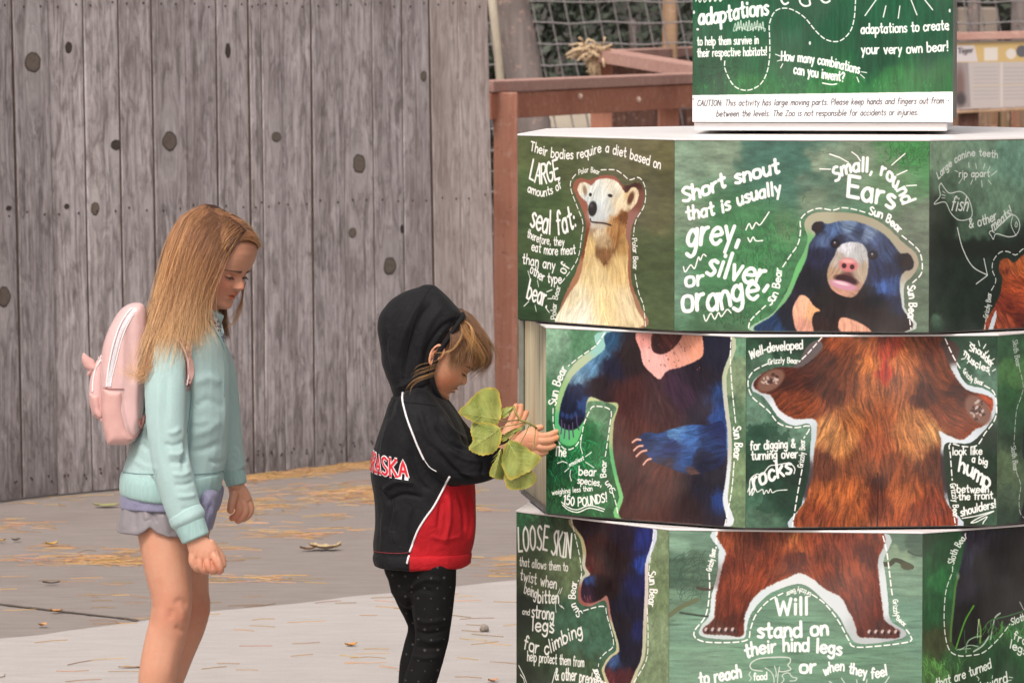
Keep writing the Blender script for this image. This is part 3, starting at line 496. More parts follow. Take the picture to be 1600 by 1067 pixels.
    for cx, cy, rx, ry, rot in ((208, 272, 78, 46, -35), (1255, 420, 52, 84, -38)):
        c.ell(cx, cy, rx, ry, (120, 84, 70), rot, 0.25)
        for i in range(34):
            t = c.rng.uniform(0, 6.28); r_ = c.rng.uniform(0, .85); x = cx+math.cos(t)*rx*r_*.8; y = cy+math.sin(t)*ry*r_*.8
            c.ell(x, y, c.rng.uniform(5, 12), c.rng.uniform(4, 8), ((196, 180, 170) if i % 2 else (54, 28, 24)), c.rng.uniform(0, 180), 0.6, 0.8)
    c.line([(748, 740), (750, 830), (746, 1010)], 2.2, (50, 22, 16)); c.line([(783, 150), (780, 230), (786, 300)], 4, (200, 44, 26), alpha=0.5)
    c.dashes([(465, 55), (400, 130), (350, 178)]); c.dashes([(190, 188), (120, 225), (92, 280), (110, 350), (160, 395), (200, 430), (250, 490), (330, 510), (396, 500), (402, 520), (375, 562)], 2.1, 9, 5)
    c.dashes([(365, 722), (340, 860), (316, 1012)], 2.1, 9, 5); c.dashes([(1090, 62), (1130, 150), (1166, 212)], 2.1, 9, 5); c.dashes([(1288, 298), (1335, 330), (1350, 400), (1340, 470), (1290, 540), (1250, 600), (1180, 605), (1113, 592), (1116, 650), (1125, 775)], 2.1, 9, 5); c.dashes([(1136, 965), (1142, 1005)], 2.1)
    W = (240, 240, 235)
    c.text('Grizzly Bear', [(195, 192), (270, 182), (345, 187)], 5, 1.7, W); c.text('Grizzly Bear', [(368, 712), (378, 640), (378, 572)], 5, 1.6, W); c.text('Grizzly Bear', [(1180, 232), (1220, 275), (1280, 297)], 4.8, 1.5, W); c.text('Grizzly Bear', [(1115, 795), (1128, 880), (1130, 962)], 5.2, 1.8, W)
    c.text('Well-developed', [(105, 165), (190, 130), (280, 118), (368, 112)], 8, 2.5, W); c.text('for digging &', [(105, 622), (330, 610)], 8, 2.4, W); c.text('turning over', [(110, 672), (342, 662)], 8, 2.4, W); c.text('rocks', [(125, 820), (210, 775), (312, 740)], 15.5, 4.4, W)
    c.line([(100, 810), (105, 770), (135, 745), (165, 745), (200, 705), (240, 698), (300, 690), (328, 715), (325, 742)], 1.8, W); c.line([(90, 835), (100, 812), (100, 850), (115, 815), (112, 852), (130, 822), (140, 835), (165, 822), (172, 845), (185, 826), (195, 840), (205, 820), (215, 838), (240, 828), (290, 824)], 1.6, W)
    c.text('Shoulder', [(1212, 122), (1262, 142), (1325, 208)], 6.6, 2.2, W); c.text('muscles', [(1185, 142), (1235, 198), (1310, 228)], 6.4, 2.2, W); c.rays([[(1215, 78), (1235, 95)], [(1258, 72), (1264, 98)], [(1295, 90), (1283, 110)], [(1308, 122), (1298, 135)], [(1338, 162), (1322, 172)], [(1344, 215), (1328, 225)], [(1185, 122), (1196, 128)], [(1172, 165), (1190, 160)], [(1200, 185), (1208, 175)], [(1246, 215), (1248, 200)], [(1315, 245), (1310, 232)]], 1.6, W)
    c.text('look like', [(1127, 648), (1275, 645)], 6.8, 2.2, W); c.text('a big', [(1225, 682), (1302, 700)], 6.6, 2.2, W); c.text('hump', [(1158, 728), (1225, 758), (1270, 795), (1312, 812)], 14, 4.0, W); c.text('between', [(1150, 836), (1308, 838)], 6.8, 2.2, W); c.text('the front', [(1158, 876), (1330, 868)], 6.8, 2.2, W)
    c.text('shoulders!', [(1170, 958), (1260, 932), (1345, 912)], 7.4, 2.4, W); c.line([(1175, 968), (1250, 955), (1335, 932), (1260, 965), (1220, 990), (1250, 985), (1300, 960), (1285, 985), (1280, 995)], 1.8, W)
    return c
def paint_sloth_side(q):
    c = Canvas(640, 480, q, 16).zoom(1140, 510, 3.2326)
    c.backdrop([(1400, 100, 56, 96, 66), (1440, 250, 80, 128, 74), (1400, 350, 46, 96, 56), (1400, 500, 44, 84, 56), (1420, 580, 34, 60, 42), (1400, 680, 92, 116, 82), (1400, 760, 90, 112, 82), (1400, 850, 76, 98, 76), (1400, 980, 50, 74, 58), (1600, 500, 30, 50, 36), (1900, 300, 60, 90, 66), (1900, 800, 50, 76, 56)], (1.4, 1), 0.10, 12)
    c.fur([(1478, 620), (1500, 700), (1490, 860), (1500, 1030), (1900, 1030), (1850, 500), (1700, 300), (1600, 100), (1520, 250)], [(1500, 700, 30, 30, 40), (1700, 800, 14, 14, 16)], [(1600, 700, 100)], 0.25, 2, 5)
    W = (196, 204, 196)
    for p in ([(1366, 790), (1380, 800), (1395, 790)], [(1370, 850), (1400, 870), (1440, 880)]): c.line(p, 1.2, (60, 70, 60))
    c.dashes([(1462, 205), (1483, 300), (1470, 360), (1448, 430), (1436, 595)], 1.8, 8, 4, W); c.dashes([(1448, 735), (1470, 800), (1462, 870), (1466, 935), (1485, 965)], 1.8, 8, 4, W)
    c.text('Sloth Bear', [(1430, 68), (1436, 130), (1450, 205)], 4.6, 1.6, W); c.text('Sloth Bear', [(1420, 605), (1428, 660), (1434, 730)], 4.6, 1.6, W)
    return c
def paint_sun_legs(q):
    c = Canvas(620, 470, q, 17).zoom(800, 790, 3.854)
    c.backdrop([(60, 80, 40, 92, 58), (200, 80, 40, 70, 44), (320, 100, 60, 84, 56), (150, 200, 64, 84, 56), (60, 400, 60, 74, 46), (60, 600, 26, 40, 26), (150, 450, 78, 92, 62), (300, 400, 96, 112, 80), (350, 700, 60, 92, 70), (470, 800, 66, 100, 80), (400, 1000, 62, 82, 58), (150, 900, 42, 58, 36), (60, 1000, 30, 42, 26), (900, 200, 116, 134, 100), (900, 500, 110, 128, 92), (900, 800, 124, 142, 108), (860, 1000, 112, 130, 96), (500, 720, 66, 100, 78)], (1, 1), 0.11, 14)
    c.grass(180, 70, 200, 50, (56, 130, 78), 140, 10, 1.3, (-150, -30))
    halo = [(362, 70), (410, 200), (425, 290), (422, 360), (440, 405), (412, 440), (398, 510), (405, 580), (470, 605), (560, 570), (585, 680), (630, 850), (580, 910), (545, 970), (545, 1010), (590, 1100), (720, 1100), (760, 1000), (800, 900), (812, 700), (822, 500), (822, 350), (848, 110)]
    c.blend(c.mask(halo, True, 0.5), c.field([(400, 200, 170, 160, 120), (430, 400, 190, 190, 170), (405, 560, 150, 90, 80), (520, 600, 160, 110, 100), (620, 800, 190, 186, 150), (560, 960, 196, 190, 150), (790, 900, 190, 190, 160), (810, 500, 210, 200, 190), (835, 200, 206, 214, 230)], 2.6, 4, 10))
    body = [(385, 70), (430, 200), (447, 280), (442, 360), (470, 412), (432, 440), (416, 500), (422, 565), (470, 585), (530, 565), (575, 545), (600, 680), (647, 860), (600, 910), (562, 965), (562, 1010), (610, 1100), (690, 1100), (740, 1000), (780, 900), (790, 700), (800, 500), (802, 350), (826, 110)]
    c.fur(body, [(450, 130, 26, 18, 24), (500, 250, 50, 24, 22), (480, 350, 70, 34, 30), (450, 380, 110, 40, 40, 12), (465, 450, 50, 70, 130, 14), (440, 530, 44, 28, 44), (460, 570, 100, 44, 46, 10), (560, 500, 30, 16, 18), (600, 300, 30, 18, 20), (680, 200, 26, 20, 34), (770, 200, 30, 44, 120, 22), (790, 350, 36, 60, 150, 14), (760, 500, 24, 28, 84, 24), (700, 600, 20, 18, 40), (640, 700, 20, 14, 24), (760, 750, 26, 30, 84, 18), (700, 900, 18, 16, 34), (620, 930, 60, 84, 140, 16), (590, 1030, 90, 40, 44, 14), (700, 1030, 70, 30, 34, 20)],
          [(450, 150, 80), (500, 350, 90), (440, 500, 40), (600, 400, 90), (650, 700, 85), (760, 500, 92), (650, 950, 130)], 0.18, 1.0, 5)
    for x, y in ((440, 548), (455, 556), (472, 552)): c.line([(x-3, y-12), (x, y+8)], 1.6, (130, 80, 90))
    c.dashes([(355, 75), (385, 200), (410, 320), (418, 420), (398, 452)], 1.9); c.text('Sun Bear', [(425, 642), (388, 602), (382, 530), (392, 458)], 6.6, 2.2); c.dashes([(430, 630), (550, 603), (572, 660), (612, 830), (560, 885), (530, 918)], 1.9); c.dashes([(522, 950), (520, 965)], 1.9)
    c.text('Sun Bear', [(575, 1110), (535, 1040), (512, 975)], 6.6, 2.2); c.dashes([(858, 120), (835, 300), (826, 388)], 1.9); c.text('Sun Bear', [(822, 400), (832, 500), (820, 600)], 7, 2.3); c.dashes([(815, 618), (820, 800), (808, 930), (735, 1060)], 1.9)
    W = (238, 236, 228)
    c.text('LOOSE SKIN', [(40, 270), (195, 262), (230, 285), (350, 312)], 23, 3.9, W); c.text('that allows them to', [(44, 358), (200, 380), (335, 390)], 7.8, 2.1, W); c.text('twist when', [(48, 442), (150, 472), (265, 498)], 9.8, 2.6, W); c.text('being', [(72, 520), (145, 555)], 9.5, 2.4, W); c.text('bitten', [(156, 580), (280, 585)], 11.5, 3.1, W)
    c.text('and', [(62, 650), (104, 656)], 5.4, 1.8, W); c.text('strong', [(118, 668), (250, 686)], 11.5, 3.1, W); c.text('legs', [(120, 748), (250, 762)], 12.5, 3.4, W); c.text('for climbing', [(70, 855), (130, 880), (215, 888), (320, 825), (425, 775)], 12, 3.2, W); c.text('help protect them from', [(92, 930), (250, 948), (432, 968)], 9, 2.2, W)
    c.text('& other predators', [(262, 1045), (400, 1055), (560, 1105)], 11, 2.8, W); c.rays([[(275, 530), (288, 500)], [(288, 528), (302, 492)], [(285, 595), (300, 610)], [(260, 590), (265, 640)], [(298, 600), (312, 618)]], 1.5, W); c.rays([[(40, 960), (75, 1030), (95, 1090)], [(50, 1015), (70, 1040), (78, 1090)], [(260, 1000), (240, 1070)]], 2.0, W)
    return c
def paint_grizzly_legs(q):
    c = Canvas(640, 480, q, 18).zoom(1030, 810, 3.721)
    c.backdrop([(100, 150, 118, 150, 128), (250, 120, 104, 134, 114), (100, 300, 70, 96, 78, 40), (200, 280, 80, 104, 84, 40), (100, 500, 100, 128, 106), (200, 600, 112, 146, 124), (700, 600, 104, 140, 116), (400, 850, 108, 144, 118), (900, 800, 102, 136, 112), (1400, 150, 84, 110, 92), (1400, 200, 124, 146, 120), (1450, 350, 116, 146, 124), (1480, 120, 60, 84, 70, 30), (1450, 600, 104, 138, 118), (1300, 850, 96, 130, 106), (150, 850, 108, 142, 118)], (4.5, 0.5), 0.08, 12)
    for i in range(70): 
        x = c.rng.uniform(60, 1530); y = c.rng.uniform(560, 950); c.ell(x, y, c.rng.uniform(15, 60), c.rng.uniform(2, 6), (70, 96, 80), c.rng.uniform(-6, 4), 0.9, 0.45)
    for i in range(70):
        x = c.rng.uniform(70, 270); y = c.rng.uniform(240, 480); a = c.rng.uniform(-2.8, -0.4); L = c.rng.uniform(30, 90); c.line([(x, y), (x+math.cos(a)*L*.5, y+math.sin(a)*L*.4), (x+math.cos(a+.5)*L, y+math.sin(a+.5)*L)], 1.1, (52, 74, 62), alpha=0.6)
    c.line([(60, 560), (130, 510), (220, 470)], 7, (96, 104, 76)); c.line([(120, 545), (220, 560), (310, 570)], 3, (58, 70, 60)); c.line([(220, 400), (270, 410), (320, 400)], 4, (70, 60, 52)); c.line([(1280, 262), (1340, 262), (1380, 240), (1470, 280)], 7, (62, 66, 52)); c.ell(1440, 275, 36, 22, (70, 72, 52), 10, 0.4)
    for p in ([(1450, 190), (1490, 210), (1540, 215)], [(620, 10), (600, 20), (560, 30)]): c.line(p, 3, (56, 74, 60))
    halo = [(368, 60), (345, 180), (340, 300), (305, 440), (290, 560), (245, 620), (232, 670), (300, 695), (480, 696), (508, 640), (530, 560), (600, 470), (680, 415), (810, 378), (890, 410), (960, 480), (1040, 560), (1095, 660), (1150, 722), (1280, 720), (1420, 690), (1428, 650), (1345, 585), (1330, 440), (1305, 250), (1280, 70)]
    c.blend(c.mask(halo, True, 0.7), c.field([(360, 120, 200, 212, 214), (320, 350, 150, 140, 140, 20), (310, 480, 206, 214, 216), (260, 650, 190, 200, 198), (560, 520, 204, 214, 216), (800, 350, 212, 218, 218), (1000, 480, 206, 214, 216), (1200, 700, 180, 186, 186), (1310, 450, 206, 214, 216), (1390, 660, 170, 176, 178), (1280, 120, 180, 190, 190)], 2.6, 5, 10))
    body = [(398, 50), (388, 200), (372, 260), (345, 380), (330, 450), (322, 540), (312, 588), (262, 632), (266, 668), (380, 675), (482, 680), (492, 610), (505, 540), (560, 445), (650, 385), (740, 345), (820, 315), (895, 350), (960, 405), (1055, 455), (1100, 530), (1140, 610), (1158, 680), (1220, 690), (1388, 692), (1375, 640), (1312, 588), (1300, 520), (1282, 380), (1270, 250), (1250, 60)]
    c.fur(body, [(430, 120, 128, 60, 32), (500, 200, 104, 46, 26), (430, 280, 90, 36, 20), (450, 350, 122, 52, 28), (560, 130, 92, 40, 24), (620, 250, 116, 50, 28), (560, 330, 130, 56, 30), (700, 120, 130, 60, 32), (780, 110, 170, 96, 50, 26), (820, 150, 150, 76, 40), (800, 250, 84, 34, 20), (700, 300, 116, 52, 28), (880, 130, 130, 58, 32), (960, 200, 96, 42, 24), (900, 300, 130, 58, 32), (1060, 150, 104, 44, 26), (1000, 350, 96, 40, 22), (1130, 300, 130, 58, 30), (1200, 200, 82, 32, 20), (1180, 400, 110, 44, 24), (1230, 500, 96, 36, 22), (1200, 600, 90, 34, 20), (420, 480, 104, 42, 22), (360, 540, 110, 46, 26), (420, 600, 76, 30, 18), (320, 640, 84, 46, 36), (1300, 650, 72, 36, 30), (1240, 130, 110, 48, 28), (820, 200, 60, 26, 18, 14)],
          [(430, 200, 95), (430, 450, 100), (560, 200, 85), (560, 380, 120), (700, 200, 100), (820, 120, 90), (740, 320, 130), (900, 320, 50), (960, 200, 80), (1100, 250, 85), (1200, 450, 80), (1220, 200, 85), (1000, 400, 55)], 0.26, 2.2, 7, 14)
    for x0, x1, y0 in ((275, 430, 642), (1225, 1380, 655)):
        for i in range(5):
            x = x0+(x1-x0)*i/4.0; c.ell(x, y0+6, 22, 20, (84, 48, 42), 0, 0.6); c.ell(x-4, y0, 9, 12, (190, 172, 166), 30, 0.7); c.ell(x+8, y0+10, 7, 12, (40, 22, 22), 0, 0.6)
    c.dashes([(335, 60), (330, 170)], 2.1, 9, 5); c.dashes([(290, 318), (292, 420), (270, 560), (205, 650), (215, 695), (300, 718), (500, 708), (530, 640), (560, 560), (630, 480), (718, 432)], 2.1, 9, 5); c.dashes([(890, 440), (960, 490), (1040, 590), (1100, 700), (1130, 742), (1240, 742), (1450, 715), (1462, 680), (1438, 645)], 2.1, 9, 5); c.dashes([(1302, 100), (1325, 200), (1350, 400), (1358, 455)], 2.1, 9, 5)
    W = (240, 240, 235)
    c.text('Grizzly Bear', [(300, 305), (318, 240), (328, 175)], 4.8, 1.6, W); c.text('Grizzly Bear', [(1360, 470), (1372, 570), (1430, 628)], 4.6, 1.5, W); c.text('Grizzly Bear', [(885, 430), (810, 403), (735, 430)], 4.4, 1.4, W)
    c.text('Will', [(680, 556), (862, 552)], 15.5, 4.6, W); c.text('stand on', [(575, 690), (830, 682), (980, 672)], 13.5, 4.6, W); c.text('their hind legs', [(505, 808), (600, 782), (760, 768), (900, 772), (1058, 790)], 12.2, 4.0, W)
    c.text('to reach', [(235, 965), (330, 948), (475, 918)], 11.5, 3.6, W); c.text('or', [(820, 895), (908, 892)], 12.5, 4.2, W); c.text('when they feel', [(962, 912), (1010, 888), (1060, 882), (1120, 898), (1200, 918), (1260, 925), (1325, 905)], 9.4, 2.8, W)
    c.line([(600, 885), (540, 875), (530, 845), (570, 815), (650, 805), (750, 806), (762, 830), (748, 850), (765, 875), (720, 888), (695, 885)], 1.7, (210, 214, 206)); c.line([(615, 865), (650, 890), (665, 920), (668, 960)], 1.4, (210, 214, 206)); c.line([(670, 855), (680, 890), (678, 918)], 1.4, (210, 214, 206)); c.line([(700, 860), (690, 910), (688, 960)], 1.4, (210, 214, 206)); c.line([(760, 900), (740, 895), (715, 910), (725, 935), (705, 960)], 1.4, (210, 214, 206)); c.line([(760, 900), (775, 920), (800, 925), (790, 940), (760, 942)], 1.4, (210, 214, 206))
    c.text('food', [(550, 938), (626, 932)], 6.6, 2.0, W); c.line([(530, 890), (522, 905), (535, 925), (525, 940)], 1.4, (210, 214, 206)); c.rays([[(1060, 925), (1082, 960)], [(1148, 935), (1152, 960)], [(1208, 935), (1205, 960)], [(1338, 918), (1310, 960)], [(990, 945), (1010, 960)]], 1.6, (210, 214, 206))
    return c
def paint_sloth_legs(q):
    c = Canvas(640, 480, q, 19).zoom(1420, 810, 4.15)
    c.backdrop([(150, 130, 28, 58, 34), (130, 300, 34, 82, 46), (180, 200, 26, 70, 38), (220, 400, 42, 102, 56), (150, 600, 36, 84, 48), (200, 800, 60, 70, 40), (150, 1000, 70, 110, 56), (400, 1000, 34, 66, 36), (600, 900, 30, 66, 38), (700, 800, 36, 84, 44), (300, 900, 44, 80, 44), (1000, 800, 30, 60, 36), (1000, 300, 20, 40, 24)], (0.8, 2.2), 0.12, 12)
    body = [(400, 60), (365, 160), (340, 280), (315, 380), (300, 520), (285, 640), (275, 760), (300, 830), (380, 840), (480, 790), (600, 720), (740, 620), (1000, 560), (1100, 60)]
    c.fur(body, [(360, 250, 34, 34, 50), (340, 420, 30, 30, 40), (500, 300, 20, 19, 22), (700, 300, 20, 19, 20), (500, 600, 15, 15, 16), (400, 150, 40, 38, 52), (330, 700, 16, 20, 16), (900, 300, 20, 18, 20)], [(360, 300, 100), (600, 400, 95), (400, 700, 100)], 0.22, 1.6, 4)
    c.line([(320, 370), (300, 450), (290, 560), (275, 700), (272, 790)], 4.5, (86, 130, 60), alpha=0.8); c.ell(318, 370, 12, 22, (120, 140, 120), 0, 0.9, 0.7)
    for p, w, col in (([(305, 840), (340, 730), (370, 650), (420, 565)], 3.4, (84, 152, 46)), ([(462, 800), (465, 720), (452, 655)], 4, (110, 150, 66)), ([(446, 770), (448, 700), (456, 650)], 1.6, (206, 216, 200)), ([(530, 780), (545, 700), (560, 640), (592, 612)], 3, (176, 200, 176)), ([(330, 850), (390, 820), (450, 828)], 1.8, (160, 190, 160)), ([(370, 865), (380, 800), (420, 770), (470, 760)], 2.4, (140, 176, 140)), ([(420, 860), (480, 820), (520, 760)], 2.8, (190, 206, 186)), ([(360, 720), (362, 780), (372, 850)], 1.4, (60, 100, 70)), ([(480, 720), (530, 660), (640, 630), (740, 600)], 2.4, (60, 110, 60)), ([(600, 720), (605, 675)], 5, (64, 120, 44)), ([(720, 540), (745, 590)], 2, (170, 176, 166)), ([(310, 850), (330, 845), (400, 840)], 1.4, (170, 196, 170))): c.line(p, w, col, alpha=0.9)
    c.grass(640, 760, 160, 60, (70, 140, 60), 80, 16, 1.6); c.grass(180, 980, 120, 60, (90, 150, 70), 80, 14, 1.5)
    W = (226, 232, 222)
    c.dashes([(283, 310), (280, 350), (240, 470), (228, 640), (240, 780), (270, 860), (330, 888), (400, 885), (480, 868), (560, 800), (620, 730), (655, 682)], 2.0, 8, 4.5, W); c.text('Sloth Bear', [(290, 295), (322, 200), (378, 118)], 6.2, 2.0, W); c.text('Sloth Bear', [(668, 690), (730, 662), (860, 610)], 6.2, 2.0, W)
    c.text('front', [(678, 775), (748, 815), (830, 850)], 7.6, 2.4, W); c.text('legs', [(655, 835), (760, 885)], 7.6, 2.4, W); c.text('that are turned', [(180, 1095), (280, 1062), (400, 1020), (535, 965)], 8.4, 2.4, W); c.text('inward', [(470, 1120), (560, 1085), (640, 1058)], 9.5, 2.8, W)
    c.rays([[(440, 1020), (455, 1035), (450, 1048)], [(543, 1015), (540, 1035)], [(675, 1030), (650, 1025)], [(665, 1045), (640, 1050)]], 1.4, W)
    return c
def paint_intro(q):
    c = Canvas(660, 700, q, 20).zoom(1070, 0, 3.019)
    c.backdrop([(100, 60, 22, 96, 60), (300, 60, 24, 100, 64), (600, 100, 22, 92, 60), (1000, 60, 22, 98, 62), (1200, 200, 20, 90, 58), (900, 260, 18, 82, 52), (600, 280, 22, 92, 56), (300, 320, 26, 100, 58), (100, 350, 24, 82, 50), (300, 400, 50, 124, 66), (700, 400, 48, 128, 66), (1000, 400, 46, 128, 64), (1230, 390, 40, 112, 58), (80, 430, 34, 96, 56), (600, -200, 26, 104, 66), (600, -400, 40, 110, 70)], (0.35, 3.0), 0.10, 10)
    c.img *= 0.84
    for i in range(70):
        x = c.rng.uniform(40, 1250); c.line([(x, c.rng.uniform(-300, 100)), (x+c.rng.uniform(-6, 6), c.rng.uniform(200, 330))], c.rng.uniform(1, 3.5), (12, 66, 42), alpha=0.25)
    c.grass(650, 400, 560, 36, (50, 132, 66), 260, 6, 1.0); c.grass(150, 330, 120, 60, (14, 70, 40), 120, 8, 2.0, (-170, -10))
    c.blend(c.mask([(0, 452), (1300, 432), (1300, 640), (0, 640)], False), (252, 250, 250))
    D = (74, 72, 76)
    c.text('CAUTION: This activity has large moving parts. Please keep hands and fingers out from', [(58, 502), (640, 496), (1218, 488)], 5.6, 1.35, D, 0.18, 3.6, 0.0); c.text('between the levels. The Zoo is not responsible for accidents or injuries.', [(148, 552), (620, 548), (1098, 543)], 5.6, 1.35, D, 0.18, 3.6, 0.0)
    c.text('adaptations', [(66, 118), (170, 106), (280, 84), (392, 70)], 14.5, 4.2, slant=0.05, jit=0.06); c.text('to help them survive in', [(58, 216), (346, 208)], 7.8, 2.0); c.text('their respective habitats!', [(58, 270), (386, 262)], 7.8, 2.0)
    c.line([(50, 8), (60, -8), (70, 12), (84, -10), (92, 12), (110, -10), (118, 10), (130, -12), (142, 8), (156, -12), (166, 8), (178, -8)], 1.6); z = [(228, 148)]
    for i in range(11): z += [(238+i*13, 112-(i % 3)*7), (244+i*13, 148-(i % 2)*6)]
    c.line(z+[(380, 142)], 1.4, (200, 214, 200)); c.line([(232, 150), (260, 130), (300, 146), (340, 128), (380, 138)], 1.3, (200, 214, 200))
    c.dashes([(188, 290), (190, 330), (230, 405), (290, 428), (350, 405), (385, 350), (400, 270), (400, 180), (400, 110), (430, 52), (490, 42), (560, 80), (620, 150), (670, 190), (730, 195), (780, 150), (800, 80), (806, -20)], 1.9, 7, 4)
    c.text('How many combinations', [(456, 285), (640, 305), (822, 348)], 8.6, 2.5); c.text('can you invent?', [(514, 348), (750, 386)], 8.8, 2.5); c.text('adaptations to create', [(832, 160), (1030, 152), (1242, 140)], 8.8, 2.5); c.text('your very own bear!', [(834, 255), (1030, 252), (1240, 240)], 8.8, 2.5)
    c.line([(650, 393), (690, 400), (716, 397)], 2); c.rays([[(428, 258), (450, 266)], [(436, 290), (452, 285)], [(462, 303), (452, 322)], [(832, 340), (858, 344)], [(828, 352), (848, 370)], [(812, 365), (820, 388)]], 1.5)
    c.rays([[(910, -10), (850, 75)], [(948, 30), (936, 82)], [(1014, 30), (1006, 88)], [(1066, 0), (1094, 72)], [(1130, 0), (1168, 48)]], 1.8); c.line([(452, -12), (458, 10), (472, 22), (488, 14)], 3.0); c.line([(540, -6), (546, 16), (566, 30), (590, 24), (588, 4)], 3.0); c.line([(640, -4), (652, 10), (668, 14), (684, 6)], 3.0)
    for x, y in ((42, 60), (590, 205), (1248, 52)): c.ell(x, y, 5, 9, (230, 228, 226), 0, 0.4)
    for x, y in ((40, 470), (1242, 474)): c.ell(x, y, 4, 5, (150, 140, 140), 0, 0.4)
    return c
# ---------------------------------------------------------------- the revolving sign tower: geometry of its levels
TX, TY, SIDE = 0.6877, 12.298, 0.5360
ROC = SIDE/(2*math.sin(math.pi/8))
def oct_vert(phi, k, r=ROC):
    a = R(-112.5+45*k)+phi; return TX+r*math.cos(a), TY+r*math.sin(a)
LEVELS = {2: (-0.1238, 1.3823, 0.9823), 3: (0.1080, 0.9711, 0.5711), 4: (-0.1400, 0.5589, 0.1589)}
def face_quad(lv, k):
    ph, zt, zb = LEVELS[lv]; a = oct_vert(ph, k); b = oct_vert(ph, k+1)
    return [proj((*a, zt)), proj((*b, zt)), proj((*b, zb)), proj((*a, zb))]
TOP_Y = 12.04; TOP_Z = 1.427
_tl = at(1081.5, 193.5, TOP_Y); _tr = at(1488, 188.5, TOP_Y); TOP_W = _tr.x-_tl.x; TOP_CX = (_tr.x+_tl.x)/2; TOP_H = 0.62; TOP_Z = (_tl.z+_tr.z)/2
TOPQ = [proj((TOP_CX-TOP_W/2, TOP_Y, TOP_Z+TOP_H)), proj((TOP_CX+TOP_W/2, TOP_Y, TOP_Z+TOP_H)), proj((TOP_CX+TOP_W/2, TOP_Y, TOP_Z)), proj((TOP_CX-TOP_W/2, TOP_Y, TOP_Z))]
PANELS = [('polar', paint_polar, face_quad(2, -1)), ('sunhead', paint_sun_head, face_quad(2, 0)), ('grizhead', paint_grizzly_head, face_quad(2, 1)),
          ('suntorso', paint_sun_torso, face_quad(3, -1)), ('griztorso', paint_grizzly_torso, face_quad(3, 0)), ('slothside', paint_sloth_side, face_quad(3, 1)),
          ('sunlegs', paint_sun_legs, face_quad(4, -1)), ('grizlegs', paint_grizzly_legs, face_quad(4, 0)), ('slothlegs', paint_sloth_legs, face_quad(4, 1)), ('intro', paint_intro, TOPQ)]
# ---------------------------------------------------------------- materials for the tower
def print_mat(name, img):
    t = NT(name); tx = t.new('ShaderNodeTexImage'); tx.image = img; tx.interpolation = 'Cubic'; tx.extension = 'EXTEND'
    uv = t.coord('UV'); t.link(uv, tx.inputs[0])
    p = t.pos(); wear = t.noise(p, 22, 5); spk = t.voronoi(p, 160, rand=1.0); dust = t.remap(t.noise(p, 3.0, 3), 0.5, 0.75, 0.0, 0.10)
    c = t.mix(dust, tx.outputs[0], (0.52, 0.50, 0.47, 1))
    c = t.mix(1.0, c, (0.90, 0.90, 0.90, 1), 'MULTIPLY')
    sp = t.math('LESS_THAN', spk, 0.035); c = t.mix(t.math('MULTIPLY', sp, 0.35), c, (0.6, 0.6, 0.6, 1))
    return t.set(c, t.remap(wear, 0.3, 0.7, 0.30, 0.48), t.bump(t.noise(p, 60, 3), 0.06, 0.002), Specular_IOR_Level=0.42)
WHITE_PAINT = simple('white_laminate', (0.80, 0.77, 0.76, 1), 0.35, 0.04, 8)
def dark_frame_mat():
    return simple('grey_steel', (0.10, 0.095, 0.09, 1), 0.5, 0.2, 20)
STEEL = dark_frame_mat()
def ply_mat(name='weathered_plywood'):
    t = NT(name); p = t.pos(); g = t.mapping(p, (60, 60, 3.0)); n1 = t.noise(g, 1.0, 6, 0.6, 0.4); n2 = t.noise(t.mapping(p, (14, 14, 0.8)), 1.0, 3); 
    c = t.ramp(n1, [(0.30, srgb(144, 134, 112)), (0.45, srgb(204, 196, 164)), (0.60, srgb(222, 214, 182)), (0.75, srgb(184, 174, 150))])
    c = t.mix(t.remap(n2, 0.55, 0.7, 0, 0.5), c, srgb(196, 150, 104))
    low = t.remap(t.new('ShaderNodeSeparateXYZ').outputs[2], 0.58, 0.72, 0.75, 0.0); t.link(p, low.node.inputs[0].links[0].from_node.inputs[0])
    c = t.mix(t.math('MULTIPLY', low, t.remap(n2, 0.3, 0.7, 0.6, 1.0)), c, srgb(120, 108, 96))
    return t.set(c, 0.8, t.bump(n1, 0.5, 0.002))
PLY = ply_mat()
EDGE_PLY = simple('panel_core_edge', srgb(112, 100, 92), 0.8, 0.35, 90)
GREY_BOARD = simple('grey_green_board', srgb(116, 118, 108), 0.8, 0.15, 30)
imgs = {}
for nm, fn, q in PANELS: imgs[nm] = print_mat('print_'+nm, fn(q).image('print_'+nm))
def vnormal(phi, k):
    a = oct_vert(phi, k); b = oct_vert(phi, k+1); d = Vector((b[0]-a[0], b[1]-a[1], 0)).normalized(); return Vector((d.y, -d.x, 0)), d
TH = 0.013
LV_INFO = {2: ('wide revolving octagonal sign level printed with polar, sun and brown bear heads', {-1: 'polar', 0: 'sunhead', 1: 'grizhead'}),
           3: ('revolving octagonal sign level with the bear torsos and a bare plywood side', {-1: 'suntorso', 0: 'griztorso', 1: 'slothside'}),
           4: ('lowest octagonal sign level with bear hind legs and the words LOOSE SKIN', {-1: 'sunlegs', 0: 'grizlegs', 1: 'slothlegs'})}
def prism(rad, z0, z1, phi, n=8, bevel=0.0):
    bm = bmesh.new(); R0 = []
    lo = [bm.verts.new((*oct_vert(phi, k, rad), z0)) for k in range(n)]; hi = [bm.verts.new((*oct_vert(phi, k, rad), z1)) for k in range(n)]
    bm.faces.new(lo[::-1]); bm.faces.new(hi)
    for k in range(n): bm.faces.new((lo[k], lo[(k+1) % n], hi[(k+1) % n], hi[k]))
    if bevel: bmesh.ops.bevel(bm, geom=bm.edges[:], offset=bevel, segments=2, affect='EDGES')
    return bm_mesh(bm)
